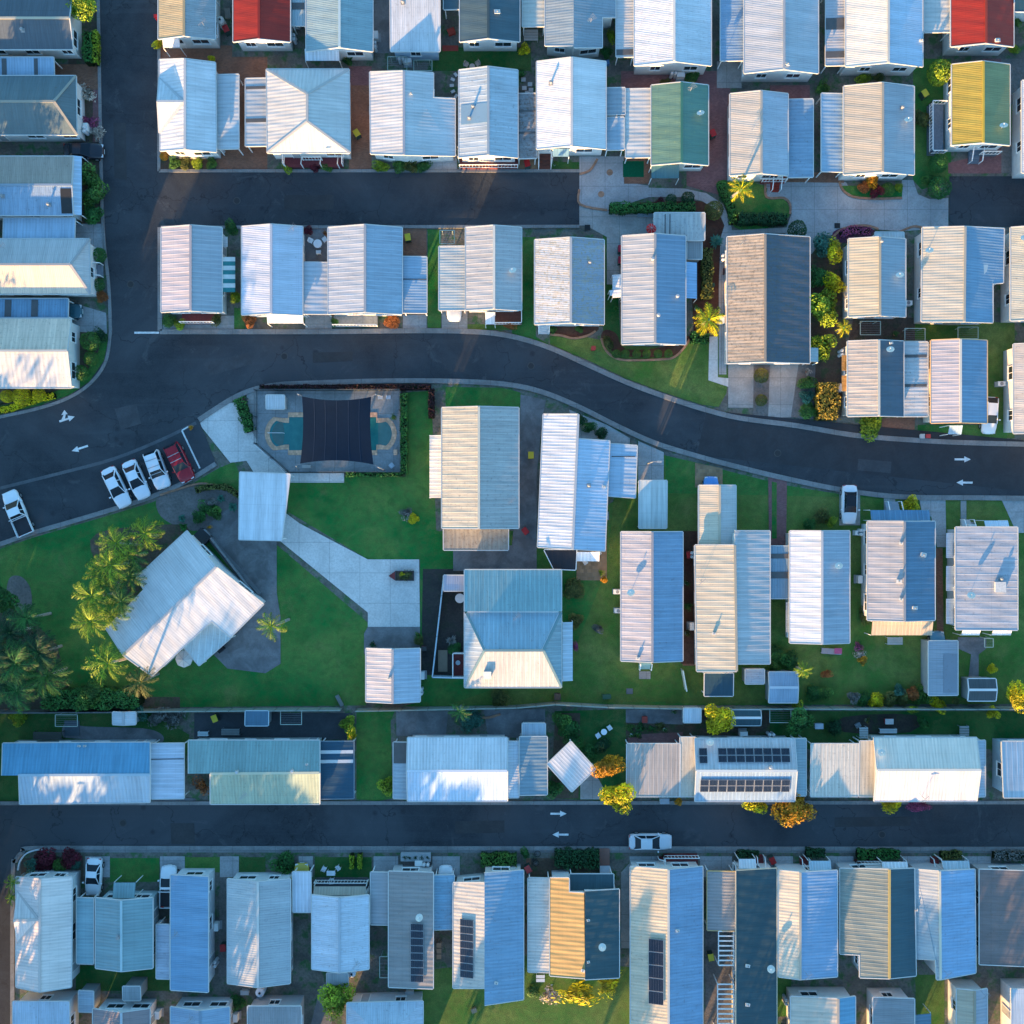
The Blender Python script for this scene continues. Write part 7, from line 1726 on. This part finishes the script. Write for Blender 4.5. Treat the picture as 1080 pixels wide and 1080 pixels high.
boxthing('red plastic chair like seat in the dark garden', 'chair', 'garden_chair', 680, 759, 5, 6, .5, (.42, .06, .04)); boxthing('red ball topped mailbox on the lawn below the speckled home', 'mailbox', 'mailbox', 626, 367, 4, 3.4, .9, (.45, .05, .04)); boxthing('red box beside the small ribbed shelter', 'box', 'storage_box', 447, 684, 5, 4, .6, (.30, .03, .03), lid=(.05, .05, .05))
boxthing('red and white planter near the kerb of the lilac ribbed home', 'planter', 'planter', 979, 460, 4, 3.5, .5, (.5, .03, .03), lid=(.5, .05, .05)); boxthing('white planter near the kerb of the lilac ribbed home', 'planter', 'planter', 973, 460, 4, 4, .4, (.6, .58, .55))
boxthing('grey trailer box on the kerb strip behind the grey carport', 'box', 'meter_box', 701, 845, 9, 5, .7, (.42, .46, .50), lid=(.3, .34, .38)); boxthing('small white box on the lawn behind the cream ribbed carport', 'box', 'storage_box', 864, 766, 8, 5, .6, (.5, .56, .62)); boxthing('black drain grate in the concrete court by the red flowers', 'drain', 'drain_cover', 883, 238, 5, 4.5, .06, (.02, .02, .02)); boxthing('black drain grate at the end of the side street', 'drain', 'drain_cover', 619.5, 240, 5, 5, .06, (.02, .02, .02)); boxthing('grey pit lid on the middle lawn', 'pit cover', 'pit_cover', 664, 729, 6, 5, .07, (.16, .17, .18))
boxthing('dark brown box on the footpath beside the weathered home', 'box', 'storage_box', 765, 286, 4, 6, .5, (.08, .04, .04)); boxthing('plank leaning by the gap in the long fence', 'plank', 'timber_plank', 358, 739, 3, 12, .4, (.20, .21, .2), ang=28)
for a in (('left wheelie bin under the red tin beside the speckled umbrella roof', 655, 262, (.35, .02, .05)), ('lower wheelie bin beside the two tone home', 655, 274, (.35, .02, .05))): bin_(*a)
bin_('wheelie bin at the corner of the blue carport nose car', 453, 924, (.5, .5, .5)); bin_('wheelie bin by the pink meter post', 557, 917, (.45, .06, .06), ang=30)
tank('pale round water tank behind the first red home', 232, 21, 4, 1.4); tank('small tank behind the weathered gabled home', 274, 1047, 4.5, 1.2, (.6, .62, .66)); tank('round tank under the eave of the white terrace home', 371, 1027, 4, 1.3, (.6, .62, .66))
# stepping curve of white slabs
for i_ in range(7):
    a = R(100 + i_ * 27); x, y = 487 + 10.5 * math.cos(a), 90 - 14 * math.sin(a) * 1.0
    boxthing(ORD[i_] + ' white slab from the top of the curved stepping border behind the notched home', 'paver', 'stepping_stone', x, y, 3.6, 2.2, .12, (.62, .62, .6), ang=math.degrees(a), group='white curved slab border')
for i_, (x, y) in enumerate(((552, 84), (559, 89), (553, 93), (560, 95), (556, 98))): boxthing(('top left', 'upper right', 'middle left', 'middle right', 'lowest')[i_] + ' white square paver on the dark patch left of the brilliant white home', 'paver', 'stepping_stone', x, y, 4, 3.4, .1, (.6, .6, .6), group='white pavers on the dark patch')
boxthing('low concrete bench by the long hedge', 'bench', 'bench', 682, 227, 19, 4, .4, (.22, .27, .30), legs=True, slats=2)
boxthing('cream cushioned wicker seat in the top row back yard', 'bench', 'garden_bench', 560, 37, 15, 12, .5, (.36, .36, .34), legs=True, slats=4); boxthing('red door mat strip in the top row back yard', 'mat', 'mat', 475, 51, 16, 5, .03, (.35, .05, .03)); boxthing('red chair group cushion behind the dark teal home', 'seat', 'garden_chair', 476, 33, 7, 6, .4, (.35, .05, .03), ang=20)
boxthing('tan raised sandpit bed in the fenced courtyard', 'garden bed', 'raised_bed', 467, 697, 9, 22, .2, (.26, .20, .14)); table('small grey table on the maroon porch in the courtyard', 483, 699, 2.5, (.3, .35, .4), 0)
spiky('sprawling grey plant inside the fenced courtyard', 476, 676, 7, 'grey', 16)
shrub('low green plants round the grey courtyard plant', 480, 685, 7, 'green', 'bush', .5)
boxthing('sun bed with colourful towels on the right lawn', 'lounger', 'sun_lounger', 877, 687, 21, 6, .4, (.32, .30, .34), legs=True, slats=6, ang=-4); boxthing('pink towel draped over the sun bed on the right lawn', 'towel', 'towel', 884, 686.5, 7, 5, .05, (.5, .10, .22), z0=.45)
# flower patch
for i_, (x, y, c) in enumerate(((906, 682, 'pink'), (908, 690, 'white'), (910, 697, 'orange'))): shrub(('pink', 'white', 'orange')[i_] + ' clump in the narrow flower bed on the right lawn', x, y, 4.5, c, 'loose', .5)
boxthing('white workbench with tools on the slab below the slate blue home', 'table', 'workbench', 944, 676, 16, 8, .8, (.34, .36, .36), legs=True, slats=4); boxthing('metal picnic bench behind the longest cream home', 'bench', 'garden_bench', 937, 771, 18, 5, .5, (.46, .50, .52), legs=True, slats=3); boxthing('red and white cooler box behind the longest cream home', 'box', 'cooler_box', 938, 761, 8, 5, .45, (.45, .04, .06), lid=(.5, .5, .5))
boxthing('ladder frame rack behind the cream ribbed carport', 'rack', 'plant_rack', 911, 773, 9, 12, 1.2, (.32, .36, .36), legs=True, slats=5); boxthing('grey steps with handrails behind the longest cream home', 'steps', 'garden_steps', 1017, 771, 10, 11, .6, (.26, .28, .28), legs=True, slats=4)
boxthing('timber slat screen behind the sky blue home', 'screen', 'slat_screen', 50, 776, 30, 8, 1.0, (.06, .06, .055), legs=True, slats=4); boxthing('dark slab pad with paving by the clothesline at left', 'slab', 'slab', 76, 768, 15, 15, .08, (.09, .12, .14)); boxthing('white slatted bench behind the sage home', 'bench', 'garden_bench', 214, 774, 11, 5, .5, (.46, .54, .56), legs=True, slats=3); boxthing('work table cluttered with tools behind the sage home', 'table', 'workbench', 243, 772, 19, 7, .8, (.16, .18, .18), legs=True, slats=3)
boxthing('raised pond tub with grey rim, second shed pad in the dark yard', 'tub', 'garden_tub', 308, 757, 18, 9, .2, (.10, .13, .15)) if False else None
boxthing('long planter with five pots before the mottled carport home', 'planter', 'planter_shelf', 438.5, 904, 31, 8, .5, (.40, .42, .43))
for i_, x in enumerate((427, 432, 438.5, 445, 451)): pot(ORD[i_] + ' dark round pot from the left on the long planter before the mottled steel home', x, 904.5, 2.2, 'dark', (.03, .04, .04), 'five pots on the long planter')
boxthing('dark timber deck bench behind the long planter', 'bench', 'garden_bench', 440, 912, 30, 6, .7, (.06, .05, .05), legs=True, slats=3)
boxthing('low wooden bench behind the blue carport', 'bench', 'garden_bench', 463, 1003, 5, 18, .5, (.30, .20, .13), legs=True, slats=3)
boxthing('folded outdoor chair stack behind the white ribbed carport', 'chair', 'garden_chair', 570, 1032, 9, 8, .6, (.5, .56, .62), legs=True, slats=2); boxthing('wooden ramp with white rails before the golden and slate home', 'ramp', 'entry_ramp', 637.5, 904, 10, 17, .35, (.24, .12, .09)); boxthing('white landing at the foot of the wooden ramp', 'landing', 'landing', 638, 918, 10, 9, .5, (.52, .55, .58))
# bicycle on the patterned pad
root = empty('bicycle', (*P(566, 905), .05), R(80)); tag(root, 'black bicycle lying by the brick square on the lower verge', 'bicycle')
for sx in (-.52, .52):
    m = MB(); q = 20
    for i in range(q):
        a, b = 2 * math.pi * i / q, 2 * math.pi * (i + 1) / q; m.bar((sx + .33 * math.cos(a), .33 * math.sin(a), .08), (sx + .33 * math.cos(b), .33 * math.sin(b), .08), .045, MTYRE)
    for i in range(6): a = i * math.pi / 6; m.bar((sx - .3 * math.cos(a), -.3 * math.sin(a), .08), (sx + .3 * math.cos(a), .3 * math.sin(a), .08), .012, MGREY)
    link('wheel', m.mesh('wheel'), root)
m = MB(); f_ = [(-.52, 0), (-.1, -.02), (.38, .30), (-.2, .36), (-.1, -.02)]
for a, b in zip(f_, f_[1:]): m.bar((*a, .12), (*b, .12), .04, MDK)
m.bar((-.52, 0, .12), (-.2, .36, .12), .03, MDK); m.bar((.52, 0, .12), (.36, .42, .12), .04, MDK); link('frame', m.mesh('frame'), root)
m = MB(); m.bar((.36, .46, -.0), (.36, .46, .4), .035, MDK); link('handlebar', m.mesh('handlebar'), root); m = MB(); m.box((-.24, .42, .12), (.26, .1, .14), MDK); link('saddle', m.mesh('saddle'), root)
# pallets, hall steps, outboard roof of the hall terrace
boxthing('dark box beside the hall north corner', 'box', 'storage_box', 213, 566, 12, 14, 1.0, (.03, .035, .04), ang=48); boxthing('dark barbecue box under the patio corner of the hall', 'barbecue', 'barbecue', 232, 685, 6, 5, .9, (.02, .02, .025), ang=45)
fence('grey pole rail with lights lying along the hall drive edge', [(222, 566), (276, 626)], .6, (.13, .14, .15), 2.5, th=.25)
# white curved kerb rail at lower left corner
ribbon('kerb', [(20, 917), (22, 908), (28, 900), (38, 896), (47, 895)], .14, plain((.55, .58, .6), .6), .30, 5)
# red street lamp at the brick corner
def lamp(label, px, py, h=4.2):
    x, y = P(px, py, 0); root = empty('street_lamp', (x, y, 0)); tag(root, label, 'street lamp')
    m = MB(); m.cyl((0, 0, 0), (0, 0, h), .07, .05, MGREY, 8); m.bar((0, 0, h), (.5, 0, h + .1), .06, MGREY); link('pole', m.mesh('pole'), root)
    m = MB(); m.box((.7, 0, h + .1), (.5, .2, .1), plain((.3, .32, .33), .4)); link('lamp_head', m.mesh('lamp_head'), root)
lamp('thin grey street lamp on the concrete drive above the small garage roof', 683, 489)
boxthing('small red marker post box at the kerb by the gold and grey home', 'marker', 'marker_post', 164, 17, 2.5, 3, .9, (.6, .02, .02))
for l, x, y, c in (('wheelie bin behind the left red roofed home', 238, 30, (.35, .02, .02)), ('wheelie bin beside the zigzag porch on the brick drive', 376, 140, (.5, .4, .03)), ('wheelie bin between the rusty carport and the brilliant white home', 556, 172, (.35, .02, .02)), ('wheelie bin on the brown paved court by the rosy slope home', 430, 250, (.5, .4, .03)),
                   ('wheelie bin on the purple pavers beside the green roofed home', 752, 140, (.35, .02, .02)), ('wheelie bin in the gap left of the yellow home deck', 976, 98, (.5, .4, .03)), ('wheelie bin behind the gold streaked home on dark asphalt', 554, 560, (.35, .02, .02)), ('wheelie bin on asphalt beside the turned white home', 560, 480, (.5, .4, .03)),
                   ('wheelie bin on the brick side yard of the long cream home', 727, 585, (.35, .02, .02)), ('wheelie bin behind the sage home in the dark yard', 226, 758, (.5, .4, .03)), ('wheelie bin in the dark gap left of the weathered gabled home', 235, 1000, (.35, .02, .02)), ('wheelie bin on the gravel beside the white pergola beams', 750, 1010, (.5, .4, .03)), ('wheelie bin at the kerb drive of the cream and sky blue home', 815, 908, (.35, .02, .02))):
    bin_(l, x, y, c, ang=(x * 7) % 40)
for i_, (l, x, y, r, c) in enumerate((('small potted shrub at the foot of the wooden front stairs', 585, 172, 3, 'mid'), ('potted palm on the tan paving by the turned home', 634, 604, 3, 'lime'), ('pot in the brick side yard near the cream home', 724, 615, 3, 'green'), ('larger pot in the brick side yard near the cream home', 726, 640, 4, 'mid'), ('lowest pot in the brick side yard near the cream home', 725, 668, 3.5, 'olive'),
        ('pot at the top of the paved court right of the lilac home', 343, 246, 3, 'rust'), ('pot in the pool yard corner', 415, 440, 3, 'mid'), ('pot at the gravel drive by the weathered slate roof', 852, 392, 3, 'white'), ('pot beside the date palm mulch bed', 735, 325, 3.5, 'green'), ('pot on the strip below the cream home by the shrub bed', 945, 352, 3, 'mid'), ('pot on the dark yard left of the metal bench', 915, 760, 3, 'olive'), ('pot by the white landing below the wooden ramp', 648, 925, 3, 'mid'))): pot(l, x, y, r, c, (.3, .14, .09) if i_ % 2 else (.4, .4, .38))
for l, x, y, w, h, z, c, a in (('stack of grey timber beside the first red home yard', 240, 14, 5, 10, .4, (.2, .18, .15), 5), ('blue tarpaulin covered crate in the top row gap', 640, 66, 5, 4, .5, (.08, .18, .34), 12), ('upturned grey wheelbarrow tray on the dark back garden strip', 905, 765, 5, 4, .35, (.22, .25, .27), 30), ('brown compost box by the long fence on the middle lawn', 588, 735, 6, 6, .8, (.10, .07, .05), 0), ('green garden chest on the lawn behind the rose and blue home', 640, 735, 8, 4, .6, (.05, .12, .07), 3),
                               ('pale storage chest behind the weathered gabled home', 258, 1047, 8, 4, .6, (.4, .42, .43), 0), ('tan crate on the bottom lawn by the long blue slope', 500, 1066, 5, 4, .4, (.3, .22, .14), 20), ('white storage chest behind the mottled steel home', 432, 1048, 8, 4, .6, (.5, .52, .54), 2)): boxthing(l, 'box', 'storage_box', x, y, w, h, z, c, ang=a)
# ------------------------------------------------------------------ trees added out of view south and west, sized to shade roads and roofs
for i_, (x, y, r, h) in enumerate(((-62, 905, 42, 8.2), (-58, 812, 36, 7.0), (-95, 985, 44, 9.0), (-46, 236, 24, 7.2), (-50, 322, 24, 6.6), (-150, 1215, 58, 9.5), (-30, 1270, 56, 10.5), (95, 1250, 52, 10.0), (205, 1310, 52, 10.5), (300, 1265, 42, 8.6), (25, 1180, 36, 8.0), (395, 1340, 44, 8.6), (520, 1400, 40, 8.6), (640, 1380, 34, 8.0), (745, 1300, 34, 7.4), (830, 1420, 44, 9.4), (930, 1310, 36, 7.6), (1045, 1370, 44, 8.6), (1150, 1290, 40, 7.2), (-95, 560, 34, 5.6), (-130, 660, 44, 6.6), (-110, 760, 40, 6.4), (-160, 900, 48, 7.4), (-70, 1010, 40, 6.6))):
    shrub('tall unseen tree added for its shade, ' + ORD[i_] + ' counting round from the west', x, y, r, 'olive', 'tree', h, 'unseen_shade_tree', 'tree', 'unseen trees added for shade')
